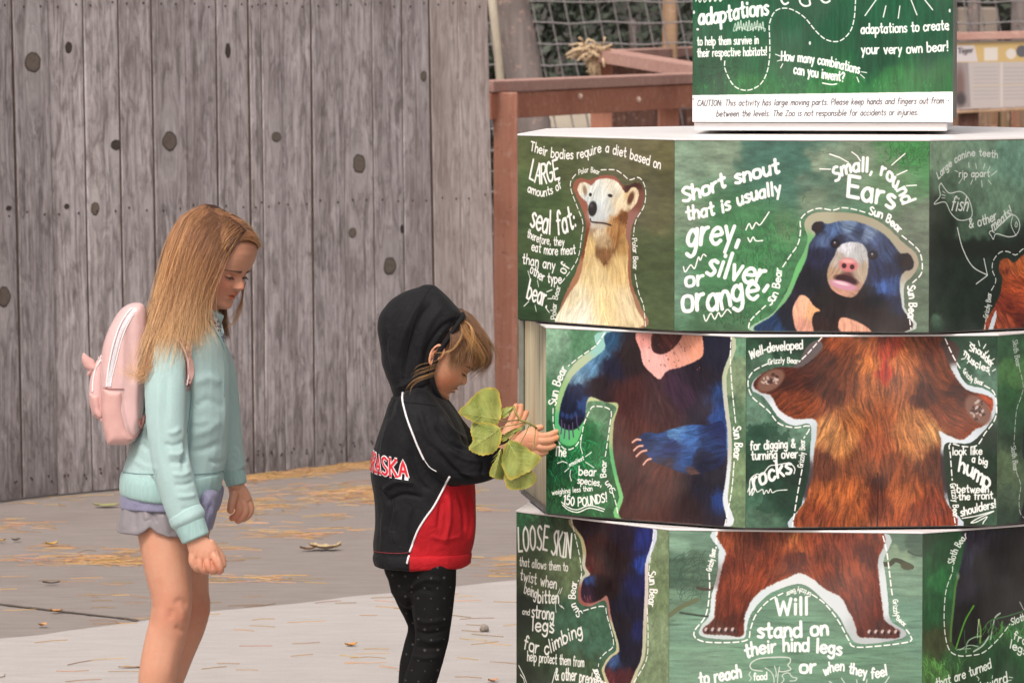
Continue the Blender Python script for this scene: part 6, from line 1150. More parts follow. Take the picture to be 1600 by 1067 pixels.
HW = [(-0.06, 0.06), (-0.03, 0.115), (0.0, 0.16), (0.05, 0.215), (0.12, 0.262), (0.2, 0.298), (0.3, 0.330), (0.4, 0.350), (0.5, 0.362), (0.6, 0.372), (0.7, 0.372), (0.8, 0.338), (0.88, 0.275), (0.94, 0.195), (0.98, 0.11), (1.0, 0.01)]
def head_canon(P):
    """canonical head, chin at z=0, vertex at z=1, facing +x; P tweaks features"""
    nz, nt = 150, 160; zs = np.linspace(-0.06, 1.0, nz); th = np.linspace(-math.pi, math.pi, nt, endpoint=False); Z, T = np.meshgrid(zs, th, indexing='ij')
    def sm(T_): 
        d = np.interp(np.linspace(-0.06, 1.0, 400), [a for a, b in T_], [b for a, b in T_]); k = np.hanning(25); k /= k.sum(); d2 = np.convolve(np.pad(d, 12, 'edge'), k, 'valid'); return np.interp(Z, np.linspace(-0.06, 1.0, 400), np.where(np.linspace(-0.06, 1, 400) > 0.93, d, d2))
    xf = sm(XF); xb = sm(XB); w = sm(HW)*P.get('width', 1.0); xc = 0.02+0.06*np.clip(1-Z/0.5, 0, 1); c = np.cos(T); s_ = np.sin(T); fr = c > 0
    ex = np.where(fr, np.abs(c)**(2/2.25), np.abs(c)**(2/2.1))*np.sign(c); ey = np.abs(s_)**(2/2.2)*np.sign(s_); X = np.where(fr, xc+(xf-xc)*ex, xc+(xc-xb)*ex); Y = w*ey
    def g(y, z, sy, sz): return np.exp(-((Y-y)/sy)**2-((Z-z)/sz)**2)
    front = np.clip(c*3, 0, 1); ez = P.get('eye_z', 0.455); nt_ = P.get('nose', 1.0); ey0 = P.get('eye_y', 0.145)
    nh = np.interp(Z, [0.265, 0.285, 0.30, 0.325, 0.35, 0.385, 0.42, 0.46, 0.50], [0, 0.018, 0.055, 0.088, 0.083, 0.060, 0.036, 0.016, 0.0])*nt_; nw = np.interp(Z, [0.28, 0.33, 0.38, 0.46], [0.058, 0.056, 0.042, 0.036]); D = nh*np.exp(-(np.abs(Y)/nw)**2.2)
    for q in (-1, 1):
        D += 0.034*nt_*g(q*0.058, 0.312, 0.026, 0.022); D -= 0.042*g(q*ey0, ez, 0.072, 0.040); D += 0.014*g(q*0.135, ez+0.085, 0.095, 0.030); D += 0.022*g(q*0.165, 0.315, 0.085, 0.085); D -= 0.020*g(q*0.030, 0.285, 0.014, 0.010)
        D -= 0.014*g(q*0.105, 0.20, 0.020, 0.022)
    D += 0.030*g(0, 0.222, 0.070, 0.017); D += 0.030*g(0, 0.170, 0.060, 0.020); D -= 0.030*np.exp(-(Y/0.088)**2-((Z-0.1955+1.3*Y**2)/0.0075)**2); D -= 0.014*g(0, 0.125, 0.09, 0.022); D += 0.016*g(0, 0.055, 0.10, 0.045); D -= 0.006*g(0, 0.255, 0.014, 0.022); D -= 0.012*g(0, ez+0.02, 0.05, 0.04)
    X = X+D*front; V = np.stack([X, Y, Z], -1).reshape(-1, 3); F = []
    for i in range(nz-1):
        for k in range(nt): a = i*nt+k; b = i*nt+(k+1) % nt; F.append((a, b, b+nt, a+nt))
    F.append(tuple(range(nt))[::-1]); F.append(tuple((nz-1)*nt+k for k in range(nt)))
    surf = lambda y, z: float(np.interp(z, zs, [np.interp(abs(y), np.abs(V.reshape(nz, nt, 3)[i, nt//2:nt//2+nt//4, 1]), V.reshape(nz, nt, 3)[i, nt//2:nt//2+nt//4, 0]) for i in range(nz)]))
    return V, F, surf
class Head:
    def __init__(s, fig, H_px, pitch, yaw, roll, chin_px, dy, P, body_mats):
        s.H = H_px/fig.K; s.V, s.F, s.surf = head_canon(P); s.P = P
        s.R = Matrix.Rotation(R(-yaw), 3, 'Z') @ Matrix.Rotation(R(pitch), 3, 'Y') @ Matrix.Rotation(R(roll), 3, 'X')
        s.O = fig.P(chin_px[0], chin_px[1], dy)-s.R @ Vector((0.385*s.H, 0, 0.03*s.H))
    def W(s, x, y, z): return s.O+s.R @ (Vector((x, y, z))*s.H)
    def mesh(s):
        M = np.array(s.R)*s.H; return mesh_from((s.V @ M.T)+np.array(s.O), s.F)
    def eye(s, name_parent, q, iris, skin, look=-0.25, lid=0.35, shut=0.0, lash=None, white=None):
        ey0, ez = s.P.get('eye_y', 0.145)*q, s.P.get('eye_z', 0.455); r = 0.064; cx = s.surf(abs(ey0), ez)-0.040; c = Vector((cx, ey0, ez))
        def sphere(rad, nu=28, nv=18): 
            bm = bmesh.new(); bmesh.ops.create_uvsphere(bm, u_segments=nu, v_segments=nv, radius=rad); return bm
        bm = sphere(r); me = bm_mesh(bm); me.transform(Matrix.Translation(c)); me.transform(s.R.to_4x4() @ Matrix.Scale(s.H, 4)); me.transform(Matrix.Translation(s.O)); o = put('eyeball', me, white, name_parent)
        d = Vector((1, q*0.05, look)).normalized(); 
        for nm, rr, off, m in (('iris', 0.030, 0.9, iris), ('pupil', 0.014, 0.955, PUPIL)):
            bm = bmesh.new(); bmesh.ops.create_uvsphere(bm, u_segments=20, v_segments=8, radius=rr); bmesh.ops.scale(bm, vec=(1, 1, 0.45), verts=bm.verts); rot = d.to_track_quat('Z', 'Y').to_matrix().to_4x4(); me = bm_mesh(bm); me.transform(Matrix.Translation(c+d*r*off) @ rot); me.transform(s.R.to_4x4() @ Matrix.Scale(s.H, 4)); me.transform(Matrix.Translation(s.O)); put(nm, me, m, o)
        # eyelids: shells round the ball
        for nm, a0, a1 in (('upper_eyelid', lid, 2.6), ('lower_eyelid', -2.2, -0.30+shut)):
            V = []; F = []; nu, nv = 26, 12; R2 = r*1.10
            for j in range(nv+1):
                for i in range(nu+1):
                    u = -1.45+2.9*i/nu; edge = (a0 if nm[0] == 'u' else a1); corner = abs(u/1.45)**2.2; e = edge*(1-corner)+(-0.10)*corner; far = (a1 if nm[0] == 'u' else a0); a = e+(far-e)*(j/nv); v = Vector((math.cos(a)*math.cos(u), math.sin(u), math.sin(a)*math.cos(u)))
                    rr = R2*(1.02 if j == 0 else 1.0)
                    V.append(s.O+s.R @ ((c+v*rr)*s.H))
            for j in range(nv):
                for i in range(nu): a = j*(nu+1)+i; F.append((a, a+1, a+nu+2, a+nu+1))
            me = mesh_from(V, F); ca = me.color_attributes.new('tint', 'FLOAT_COLOR', 'POINT'); ca.data.foreach_set('color', np.tile(np.array([0.93, 0.84, 0.82, 1.0], np.float32), len(me.vertices))); put(nm, me, skin, name_parent)
            if nm[0] == 'u':
                P = []; 
                for i in range(nu+1):
                    u = -1.3+2.6*i/nu; corner = abs(u/1.45)**2.2; a = a0*(1-corner)-0.10*corner-0.02; v = Vector((math.cos(a)*math.cos(u), math.sin(u), math.sin(a)*math.cos(u))); P.append(s.O+s.R @ ((c+v*R2*1.05)*s.H))
                paths = [P]; rad = [0.0042*s.H]
                for i in range(3, nu-2, 1):
                    v = (P[i]-(s.O+s.R @ (c*s.H))).normalized(); dn = s.R @ Vector((0.25, 0, -0.55)); tip = P[i]+(v+dn).normalized()*0.038*s.H; paths.append([P[i], (P[i]+tip)/2+v*0.003*s.H, tip]); rad.append([0.0020*s.H, 0.0014*s.H, 0.0005*s.H])
                put('eyelashes', tube_mesh(paths, rad, 4), lash, name_parent)
    def brow(s, parent, q, mat, n=70, sz=1.0):
        paths = []; rg = random.Random(5); ez = s.P.get('eye_z', 0.455)+s.P.get('brow', 0.085)
        for i in range(n):
            f = rg.random(); y = q*(0.05+0.20*f); z = ez+0.010*math.sin(f*2.6)-0.01*f**2+rg.uniform(-.018, .018)*(1.1-f); x = s.surf(abs(y), z)+0.004; p = s.W(x, y, z); y2 = y+q*0.034; e = s.W(s.surf(abs(y2), z+.006)+0.004, y2, z+0.008-0.02*f); paths.append([p, (p+e)/2, e])
        put('eyebrow', tube_mesh(paths, [[0.0016*s.H*sz, 0.0016*s.H*sz, 0.0005*s.H]]*n, 4), mat, parent)
    def ear(s, parent, q, mat):
        """outer ear built from a helix tube, a bowl and a lobe, fused"""
        ez_ = s.P.get('ear_z', 0); hx = [(-0.02, 0.40), (-0.01, 0.47), (-0.02, 0.53), (-0.06, 0.575), (-0.115, 0.565), (-0.145, 0.51), (-0.14, 0.45), (-0.115, 0.39), (-0.085, 0.345), (-0.055, 0.335), (-0.035, 0.36)]
        yb = 0.352*s.P.get('width', 1.0); parts = []
        def tube(pts, rad, lift):
            P = catmull(pts, 6); n = len(P); W_ = [s.W(x+s.P.get('ear_x', 0), q*(yb+lift+0.04*math.sin(math.pi*i/(n-1))), z+ez_) for i, (x, z) in enumerate(P)]; me = tube_mesh([W_], [rad*s.H], 10); return [v.co.copy() for v in me.vertices], [tuple(p.vertices) for p in me.polygons]
        parts.append(tube(hx, 0.017, 0.012)); parts.append(tube([(-0.055, 0.385), (-0.10, 0.42), (-0.112, 0.47), (-0.09, 0.52)], 0.013, 0.002)); parts.append(tube([(-0.028, 0.40), (-0.030, 0.44), (-0.025, 0.46)], 0.014, 0.012))
        bm = bmesh.new(); bmesh.ops.create_uvsphere(bm, u_segments=20, v_segments=12, radius=1); V = [s.W(-0.085+s.P.get('ear_x', 0)+v.co.x*0.056, q*(yb+0.006+v.co.y*0.016), 0.465+ez_+v.co.z*0.098) for v in bm.verts]; F = [tuple(v.index for v in f.verts) for f in bm.faces]; parts.append((V, F))
        V = [s.W(-0.060+s.P.get('ear_x', 0)+v.co.x*0.032, q*(yb+0.016+v.co.y*0.014), 0.350+ez_+v.co.z*0.038) for v in bm.verts]; parts.append((V, F)); bm.free()
        me = fuse(parts, 0.0016, 2); paint_tint(me, [(s.W(-0.07, q*yb, 0.46+ez_), 0.07*s.H, (0.72, 0.50, 0.46)), (s.W(-0.10, q*yb, 0.56+ez_), 0.05*s.H, (1.1, 0.9, 0.84))]); return put('ear', me, mat, parent)
PUPIL = simple('pupil', (0.005, 0.005, 0.006, 1), 0.1, 0)
EYEWHITE = simple('eye_white', (0.62, 0.58, 0.56, 1), 0.15, 0.03)
# ---------------------------------------------------------------- the girl
G = Fig(12.1)
girl = empty('person', (G.P(250, 1000).x, 12.1, 0)); tag(girl, 'girl with long blonde hair in a mint sweatshirt and grey shorts, looking down', 'person')
SKIN_G = skin_mat('fair_skin', (0.56, 0.295, 0.195, 1))
# body: torso core, neck, legs, arms, hands in one surface; finer head joined on
hd = Head(G, 138, 23, 29, -2, (356, 483), -0.005, {'nose': 0.95, 'eye_z': 0.412, 'eye_y': 0.152, 'brow': 0.082}, None)
core = [G.slices([(505, 285, 335, 40), (560, 248, 345, 52), (640, 240, 342, 50), (720, 215, 338, 56), (790, 208, 335, 58), (826, 212, 330, 56)])]
core.append(G.loft([(290, 535, 0.0, 30, 30), (305, 505, 0.0, 25, 25), (322, 470, 0.0, 24, 24), (330, 445, 0.0, 26, 26)]))
core.append(G.loft([(258, 800, -.045, 46, 40), (257, 840, -.055, 41, 38), (262, 885, -.062, 37.5, 37), (268, 930, -.068, 32.5, 34), (267, 955, -.068, 32, 33), (263, 978, -.068, 31.5, 31), (256, 1005, -.066, 31, 30), (248, 1045, -.064, 30.5, 31), (244, 1075, -.062, 28, 28), (243, 1120, -.06, 20, 20), (243, 1170, -.06, 15, 15)]))
core.append(G.ball(284, 958, -0.072, 13, 15, 17)); core.append(G.loft([(286, 965, -.072, 10, 12), (276, 1000, -.07, 14, 14), (266, 1040, -.07, 12, 12)]))
core.append(G.loft([(284, 800, .06, 44, 44), (290, 840, .06, 38, 40), (294, 880, .065, 33, 36), (298, 925, .068, 29, 32), (301, 948, .068, 28.5, 31), (296, 980, .068, 25, 28), (282, 1015, .066, 24, 27), (268, 1045, .064, 26, 27), (257, 1075, .062, 25, 26), (246, 1120, .06, 18, 18), (238, 1165, .06, 14, 14)]))
core.append(G.ball(317, 952, 0.062, 12, 16, 18)); core.append(G.loft([(314, 965, .064, 10, 12), (298, 1000, .064, 12, 12), (280, 1035, .064, 10, 10)]))
for dy, x, y, x2 in ((-.06, 243, 1180, 285), (.06, 238, 1176, 280)): core.append(G.loft([(x-8, y+8, dy, 14, 15), (x+12, y+10, dy, 14, 17), (x2, y+14, dy, 9, 18)]))
arm_n = [(264, 590, -.135, 16, 16), (262, 620, -.15, 18, 18), (262, 680, -.155, 19, 19), (276, 760, -.165, 17, 17), (296, 820, -.175, 14.5, 13), (305, 842, -.178, 14, 11)]
core.append(G.loft(arm_n)); core.append(G.loft([(338, 600, .12, 16, 16), (347, 640, .14, 17, 17), (352, 700, .145, 17, 17), (365, 750, .14, 13, 12), (369, 764, .14, 12, 11)]))
hand = []
hand.append(G.loft([(304, 838, -.178, 15, 10.5), (311, 852, -.18, 19, 10.5), (319, 864, -.181, 22, 11), (323, 874, -.181, 21.5, 10.5)], cap=(1, .5)))
for pts in ([(303, 866, -.180), (302, 877, -.182), (307, 886, -.180), (312, 889, -.170)], [(312, 871, -.183), (313, 882, -.187), (319, 890, -.184), (323, 892, -.173)], [(323, 873, -.185), (326, 884, -.190), (332, 891, -.186), (334, 892, -.174)], [(334, 868, -.185), (340, 878, -.190), (344, 888, -.187), (343, 892, -.176)]):
    hand.append(G.loft([(x, y, d, r, r) for (x, y, d), r in zip(pts, (8.2, 7.4, 6.6, 5.8))], sides=12))
hand.append(G.loft([(328, 850, -.178, 9, 8), (338, 861, -.172, 7.6, 7.6), (346, 872, -.168, 6.8, 6.8), (348, 882, -.168, 6, 6)], sides=12))
hand2 = [G.loft([(367, 757, .14, 12, 9), (374, 772, .14, 16, 9), (379, 784, .14, 16, 9)], cap=(1, .5))]
for pts in ([(387, 782, .145), (391, 794, .14), (388, 804, .135), (381, 810, .132)], [(380, 786, .135), (383, 798, .128), (378, 808, .125), (372, 813, .124)], [(372, 786, .13), (374, 797, .122), (369, 806, .120), (363, 809, .120)]):
    hand2.append(G.loft([(x, y, d, r, r) for (x, y, d), r in zip(pts, (7.6, 7.0, 6.2, 5.4))], sides=12))
hand2.append(G.loft([(366, 772, .12, 7.5, 7), (362, 786, .108, 6.6, 6.6), (360, 797, .104, 5.8, 5.8)], sides=12))
me_core = fuse(core, 0.0045, 5); me_hand = fuse(hand, 0.0012, 1, 0.4); me_hand2 = fuse(hand2, 0.0016, 3, 0.4); me_head = hd.mesh(); HEADM = me_head.copy()
creases(me_hand, [([(307, 868), (306, 886)], 1.5, -.0016), ([(317, 872), (318, 890)], 1.5, -.0016), ([(329, 872), (332, 890)], 1.5, -.0016), ([(338, 868), (342, 884)], 1.5, -.0012), ([(336, 858), (341, 868)], 1.8, -.0012), ([(308, 858), (304, 872)], 2.0, 0.0006), ([(317, 858), (313, 876)], 2.0, 0.0006), ([(326, 858), (324, 876)], 2.0, 0.0006)])
creases(me_core, [([(272, 944), (282, 938), (294, 946)], 5, -.0035), ([(274, 976), (284, 984), (294, 978)], 5, -.004), ([(268, 950), (266, 968)], 4, -.003), ([(284, 950), (286, 970)], 6, .003), ([(240, 940), (236, 985)], 7, -.003), ([(252, 900), (250, 960)], 8, -.002), ([(270, 1000), (262, 1060)], 8, .002), ([(308, 938), (318, 930), (326, 940)], 4, -.003), ([(308, 968), (316, 974), (322, 968)], 4, -.003)])
body = join_meshes([me_core, me_head, me_hand, me_hand2])
lipc = (0.92, 0.52, 0.50)
sp = [(hd.W(0.41, 0, 0.222), 0.030*hd.H, lipc), (hd.W(0.40, -0.05, 0.215), 0.028*hd.H, lipc), (hd.W(0.40, 0.05, 0.215), 0.028*hd.H, lipc), (hd.W(0.405, 0, 0.170), 0.030*hd.H, lipc), (hd.W(0.395, -0.045, 0.172), 0.026*hd.H, lipc), (hd.W(0.395, 0.045, 0.172), 0.026*hd.H, lipc), (hd.W(0.385, 0, 0.1955), 0.016*hd.H, (0.5, 0.3, 0.3)), (hd.W(0.37, -0.05, 0.195), 0.018*hd.H, (0.5, 0.32, 0.3)),
      (hd.W(0.33, -0.21, 0.29), 0.12*hd.H, (1.02, 0.76, 0.74)), (hd.W(0.33, 0.21, 0.29), 0.12*hd.H, (1.02, 0.76, 0.74)), (hd.W(0.48, 0, 0.33), 0.05*hd.H, (1.03, 0.82, 0.80)), (hd.W(0.36, -0.145, 0.44), 0.07*hd.H, (0.88, 0.78, 0.78)),
      (G.P(270, 955, -.11), 0.045, (0.92, 0.78, 0.76)), (G.P(318, 955, .03), 0.045, (0.88, 0.74, 0.72)), (G.P(324, 880, -.19), 0.022, (1.02, 0.84, 0.80)), (G.P(368, 808, .11), 0.02, (1.0, 0.78, 0.74)), (G.P(343, 888, -.19), 0.008, (1.1, 0.85, 0.82))]
for hp in ((0.22, 0, 0.93), (-0.1, 0, 0.75), (0.1, 0, 0.95), (-0.3, 0, 0.5), (-0.25, -0.2, 0.6), (0.0, -0.3, 0.8), (0.0, 0.3, 0.8), (-0.1, -0.35, 0.62), (-0.2, -.25, .35)): sp.append((hd.W(*hp), 0.24*hd.H, (0.36, 0.30, 0.24)))
paint_tint(body, sp); put('body', body, SKIN_G, girl)
IRIS = simple('blue_grey_iris', (0.10, 0.14, 0.17, 1), 0.2, 0.2, 300); LASH = simple('lashes', (0.035, 0.022, 0.016, 1), 0.6, 0); BROWC = simple('brow_hair', (0.20, 0.11, 0.066, 1), 0.6, 0.1)
for q in (-1, 1): hd.eye(girl, q, IRIS, SKIN_G, -0.55, 0.02, 0.0, LASH, EYEWHITE); hd.brow(girl, q, BROWC, 230, 1.0)
# shoes
M_SHOE = simple('white_canvas', (0.6, 0.58, 0.56, 1), 0.8, 0.1, 60)
for dy, x, y in ((-.06, 243, 1192), (.06, 238, 1188)): put('shoe', fuse([G.loft([(x-14, y, dy, 16, 18), (x+10, y+1, dy, 16, 20), (x+40, y+6, dy, 11, 21)])], 0.005, 4), M_SHOE, girl)
# shorts
M_SHORT = fabric('grey_satin_shorts', srgb(132, 126, 130), 0.5, 700, 0.0004, 0.12, 0.1)
sh = [G.slices([(762, 194, 341, 76), (785, 190, 341, 79), (808, 186, 337, 82), (829, 182, 331, 84)], cap=(1, 0), exp=0.9, sides=40)]
me = fuse(sh, 0.0036, 3); ripple(me, 0.03, 0.0022, 3, (1, 1, 0.25))
creases(me, [([(196, 790), (192, 828)], 4, 0.003), ([(212, 795), (210, 830)], 4, -0.003), ([(226, 792), (230, 815)], 3.5, 0.004), ([(238, 795), (242, 820)], 4, -0.005), ([(252, 800), (262, 832)], 5, 0.003), ([(275, 805), (270, 835)], 5, -0.003)])
co = get_co(me); Q = proj_np(co); front = co[:, 1] < 12.12
lift = np.interp(Q[:, 0], [180, 215, 226, 234, 246, 262, 290, 330], [-1, 0, 6, 13, 3, -3, -3, 0]); m = (Q[:, 1] > 812)
co[m, 2] += (lift[m]/G.K)*np.clip((Q[m, 1]-812)/14, 0, 1)*np.where(front[m], 1, 0.4); set_co(me, co); put('shorts', me, M_SHORT, girl)
# lavender shirt showing below the sweatshirt
M_LAV = fabric('lavender_knit', srgb(118, 118, 146), 0.9, 800, 0.0006, 0.08, 0.1, 0.6, srgb(146, 144, 164))
me = fuse([G.slices([(755, 190, 344, 80), (775, 188, 345, 83), (793, 188, 344, 85)], cap=(1, 0), sides=40, exp=0.9), G.loft([(326, 775, -.045, 16, 52), (325, 800, -.045, 13, 52), (322, 824, -.045, 8, 46)], cap=(1, .3)), G.loft([(338, 765, .04, 12, 30), (338, 785, .04, 8, 28), (336, 796, .04, 6, 24)], cap=(1, .3))], 0.0036, 3); ripple(me, 0.025, 0.0016, 5, (1, 1, .3)); creases(me, [([(330, 785), (318, 822)], 3, -0.004), ([(322, 782), (312, 800)], 3, .004), ([(336, 780), (330, 810)], 2.5, .004), ([(215, 778), (212, 792)], 3, .002), ([(262, 778), (262, 792)], 4, -.003)]); put('undershirt', me, M_LAV, girl)
# sweatshirt
CREASE = 1.25; CREASE_W = 0.9
MINT = srgb(160, 190, 188); M_MINT = fabric('mint_fleece', MINT, 0.95, 1100, 0.0005, 0.05, 0.15, 0.4, srgb(178, 198, 198)); M_MINTR = rib_mat('mint_rib', srgb(154, 186, 183))
sw = [G.slices([(497, 296, 338, 44), (512, 268, 348, 66), (535, 236, 353, 84), (570, 225, 357, 84), (610, 222, 359, 82), (650, 216, 359, 82), (690, 205, 357, 80), (720, 196, 354, 80), (742, 190, 348, 84), (762, 188, 345, 86)], cap=(.6, 0), sides=28, exp=0.92),
      G.loft([(275, 530, -.09, 24, 28), (262, 560, -.125, 31, 31), (259, 600, -.145, 33, 30), (260, 650, -.155, 31.5, 29), (264, 700, -.16, 31, 29), (272, 745, -.165, 30, 28), (284, 790, -.17, 28, 25), (294, 815, -.174, 26, 23)], cap=(1, .2), sides=24),
      G.loft([(322, 535, .08, 26, 28), (340, 580, .12, 29, 29), (350, 650, .14, 27, 27), (356, 700, .145, 24, 25), (362, 722, .145, 22, 22), (368, 735, .145, 18, 18)], cap=(1, .2), sides=24),
      G.loft([(300, 520, 0, 40, 42), (318, 500, 0, 28, 36), (326, 488, 0, 22, 31)], cap=(1, 0))]
me = fuse(sw, 0.0038, 4); ripple(me, 0.055, 0.0018, 7, (1, 1, .7))
creases(me, [([(292, 570), (297, 620), (294, 690), (286, 735)], 5.0, -0.009), ([(300, 600), (325, 590), (345, 600)], 8, .003), ([(298, 640), (325, 625), (350, 640)], 7, -.0025), ([(296, 680), (322, 672), (346, 655)], 8, .003), ([(290, 706), (320, 702), (345, 690)], 6, -.003), ([(297, 655), (310, 660), (330, 655)], 6, .002),
             ([(250, 560), (247, 640), (250, 700), (262, 770)], 5, .0028), ([(262, 580), (260, 660)], 5, -.0018), ([(282, 668), (272, 676), (262, 674)], 4, .003), ([(290, 688), (272, 696), (256, 692)], 4, -.003), ([(293, 700), (278, 710), (262, 708)], 4, .0035), ([(296, 716), (280, 722), (262, 722)], 4, -.003), ([(299, 735), (284, 742), (268, 740)], 4, .003), ([(303, 752), (288, 757), (272, 757)], 3.5, -.003), ([(306, 772), (292, 776), (276, 775)], 3.5, .003), ([(310, 790), (296, 795), (282, 794)], 3.5, -.0025),
             ([(205, 712), (225, 728), (246, 732)], 5, .002), ([(220, 690), (232, 705)], 5, -.003), ([(320, 545), (300, 550), (292, 566)], 6, -.003), ([(345, 560), (352, 620), (350, 690)], 5, .0018), ([(325, 720), (345, 722), (352, 715)], 4, -.003), ([(364, 700), (372, 706), (376, 716)], 3, .003), ([(362, 714), (370, 722), (376, 728)], 2.5, -.003)])
put('sweatshirt', me, M_MINT, girl); SWB = bvh_of(me)
me = fuse([G.slices([(738, 189, 350, 87), (748, 186.5, 349, 90), (762, 186, 346, 90), (771, 187.5, 343, 88)], cap=(.15, .12), sides=28, exp=0.92)], 0.0035, 1); 
co = get_co(me); Q = proj_np(co); co[:, 2] += -0.010*np.clip((Q[:, 0]-190)/150, 0, 1)*np.clip((770-Q[:, 1])/10, -1, 1)*0+0.0; co[:, 2] -= 0.010*np.sin(np.clip((Q[:, 0]-188)/155, 0, 1)*math.pi)*np.clip((12.15-co[:, 1])*12, 0, 1); set_co(me, co); put('hem_band', me, M_MINTR, girl)
me = fuse([G.loft([(291, 806, -.172, 27, 23), (298, 822, -.175, 24.5, 21), (306, 841, -.178, 22.5, 18.5)], cap=(.25, .1), sides=28)], 0.0025, 2); put('cuff', me, M_MINTR, girl)
me = fuse([G.loft([(288, 800, -.171, 28, 25), (294, 811, -.173, 29, 26), (297, 817, -.174, 25, 22)], cap=(.3, .3), sides=28)], 0.0025, 2); put('cuff_roll', me, M_MINT, girl)
me = fuse([G.loft([(362, 731, .145, 17, 18), (367, 745, .143, 18, 17), (370, 757, .142, 16.5, 15)], cap=(.2, .1), sides=26)], 0.0025, 2); put('cuff', me, M_MINTR, girl)
# open neckline: collar with a dark floral lining
me = fuse([G.loft([(317, 506, 0, 26, 36), (325, 492, 0, 24.5, 33), (331, 482, 0, 23, 31)], cap=(0, 0), sides=28)], 0.003, 2); put('collar', me, M_MINT, girl); CB = bvh_of(me)
t = NT('floral_lining'); vn = t.voronoi(t.pos(), 130); M_FLOR = t.set(t.ramp(vn, [(0.28, srgb(46, 52, 84)), (0.42, srgb(70, 74, 110)), (0.5, srgb(190, 206, 208)), (0.7, srgb(150, 170, 176))], 'CONSTANT'), 0.8)
NB = bvh_of(*[o.data for o in girl.children if o.name.startswith(('collar', 'sweatshirt'))])
# ---- backpack
M_PINK = NT('pink_patent'); _p = M_PINK.pos(); _n = M_PINK.noise(_p, 30, 3); _m = M_PINK.noise(_p, 9, 3)
M_PINK = M_PINK.set(M_PINK.mix(_n, srgb(204, 166, 164), srgb(214, 182, 180)), M_PINK.remap(_m, 0.3, 0.7, 0.16, 0.30), M_PINK.bump(_m, 0.5, 0.008), Coat_Weight=0.4, Coat_Roughness=0.12, Specular_IOR_Level=0.6)
M_PINKM = simple('matte_pink_panel', srgb(200, 156, 150), 0.5, 0.05, 40, 0.0008); M_PINKL = simple('pale_pink_side', srgb(228, 196, 196), 0.3, 0.06, 12, 0.004, Coat_Weight=0.4); M_ZIP = simple('silver_zip', srgb(200, 200, 206), 0.4, 0.1, 200); M_PIPE = simple('white_piping', srgb(238, 228, 228), 0.4, 0.02); M_SEAM = simple('seam_thread', srgb(150, 104, 100), 0.8, 0.1); M_BUCK = simple('dark_brown_strap', srgb(110, 70, 64), 0.5, 0.1)
def extrude_profile(fig, poly, y0, y1, bevel=0.02, closed_smooth=True, steps=5):
    P = catmull(poly, 6, True) if closed_smooth else np.array(poly, float); n = len(P); nxt = np.roll(P, -1, 0)-np.roll(P, 1, 0); N = np.stack([nxt[:, 1], -nxt[:, 0]], 1); N /= np.hypot(*N.T)[:, None]
    area = 0.5*np.sum(P[:, 0]*np.roll(P[:, 1], -1)-np.roll(P[:, 0], -1)*P[:, 1])
    if area < 0: N = -N
    rings = []
    for i in range(steps+1): a = math.pi/2*i/steps; rings.append((y0+bevel*(1-math.sin(a)), bevel*(1-math.cos(a))))
    prof = [(y0+bevel*(1-math.sin(a)), bevel*(1-math.cos(a))) for a in np.linspace(math.pi/2, 0, steps)]+[(y1-bevel*(1-math.sin(a)), bevel*(1-math.cos(a))) for a in np.linspace(0, math.pi/2, steps)]
    V = []; F = []
    for y, ins in prof:
        q = P-N*ins*fig.K
        for x, z in q: V.append(fig.P(x, z, y))
    for j in range(len(prof)-1):
        for i in range(n): a = j*n+i; b = j*n+(i+1) % n; F.append((a, b, b+n, a+n))
    F.append(tuple(range(n))[::-1]); F.append(tuple((len(prof)-1)*n+i for i in range(n)))
    me = mesh_from(V, F); bm = bmesh.new(); bm.from_mesh(me); bmesh.ops.recalc_face_normals(bm, faces=bm.faces); bm.to_mesh(me); bm.free(); return me
bag = empty('backpack', (G.P(190, 600).x, 12.1, G.P(190, 694).z)); tag(bag, 'shiny pink mini backpack with pointed ears on the girl with blonde hair', 'backpack')
me = extrude_profile(G, [(226, 478), (208, 473), (188, 484), (171, 511), (160, 542), (157, 575), (158, 612), (160, 650), (163, 682), (172, 693), (200, 694), (213, 686), (222, 664), (226, 620), (228, 560), (230, 510)], -.105, .105, 0.030); V_ = fuse([([v.co.copy() for v in me.vertices], [tuple(p.vertices) for p in me.polygons])], 0.0035, 3); creases(V_, [([(200, 490), (192, 540), (192, 606)], 5, .003), ([(192, 610), (198, 650), (209, 686)], 4, -.004), ([(216, 560), (212, 620), (214, 670)], 6, .003), ([(204, 520), (207, 570), (206, 600)], 5, -.002)]); put('bag_body', V_, M_PINK, bag); BB = bvh_of(V_)
me = extrude_profile(G, [(160, 606), (194, 607), (196, 640), (203, 668), (212, 687), (200, 695), (168, 695), (161, 668), (158, 640)], -.109, .109, 0.022, False); V_ = fuse([([v.co.copy() for v in me.vertices], [tuple(p.vertices) for p in me.polygons])], 0.003, 2); put('lower_panel', V_, M_PINKM, bag); LPB = bvh_of(V_)
me = extrude_profile(G, [(165, 556), (154, 560), (145, 574), (139.5, 597), (138.5, 618), (141, 636), (145, 648), (155, 656), (166, 658)], -.075, .075, 0.022); V_ = fuse([([v.co.copy() for v in me.vertices], [tuple(p.vertices) for p in me.polygons])], 0.003, 2); put('front_pocket', V_, M_PINK, bag); PB = bvh_of(V_)
me = extrude_profile(G, [(160, 614), (139, 614), (139.5, 632), (145, 649), (158, 659), (163, 655)], -.078, .078, 0.02, False); put('pocket_panel', fuse([([v.co.copy() for v in me.vertices], [tuple(p.vertices) for p in me.polygons])], 0.003, 2), M_PINKM, bag)
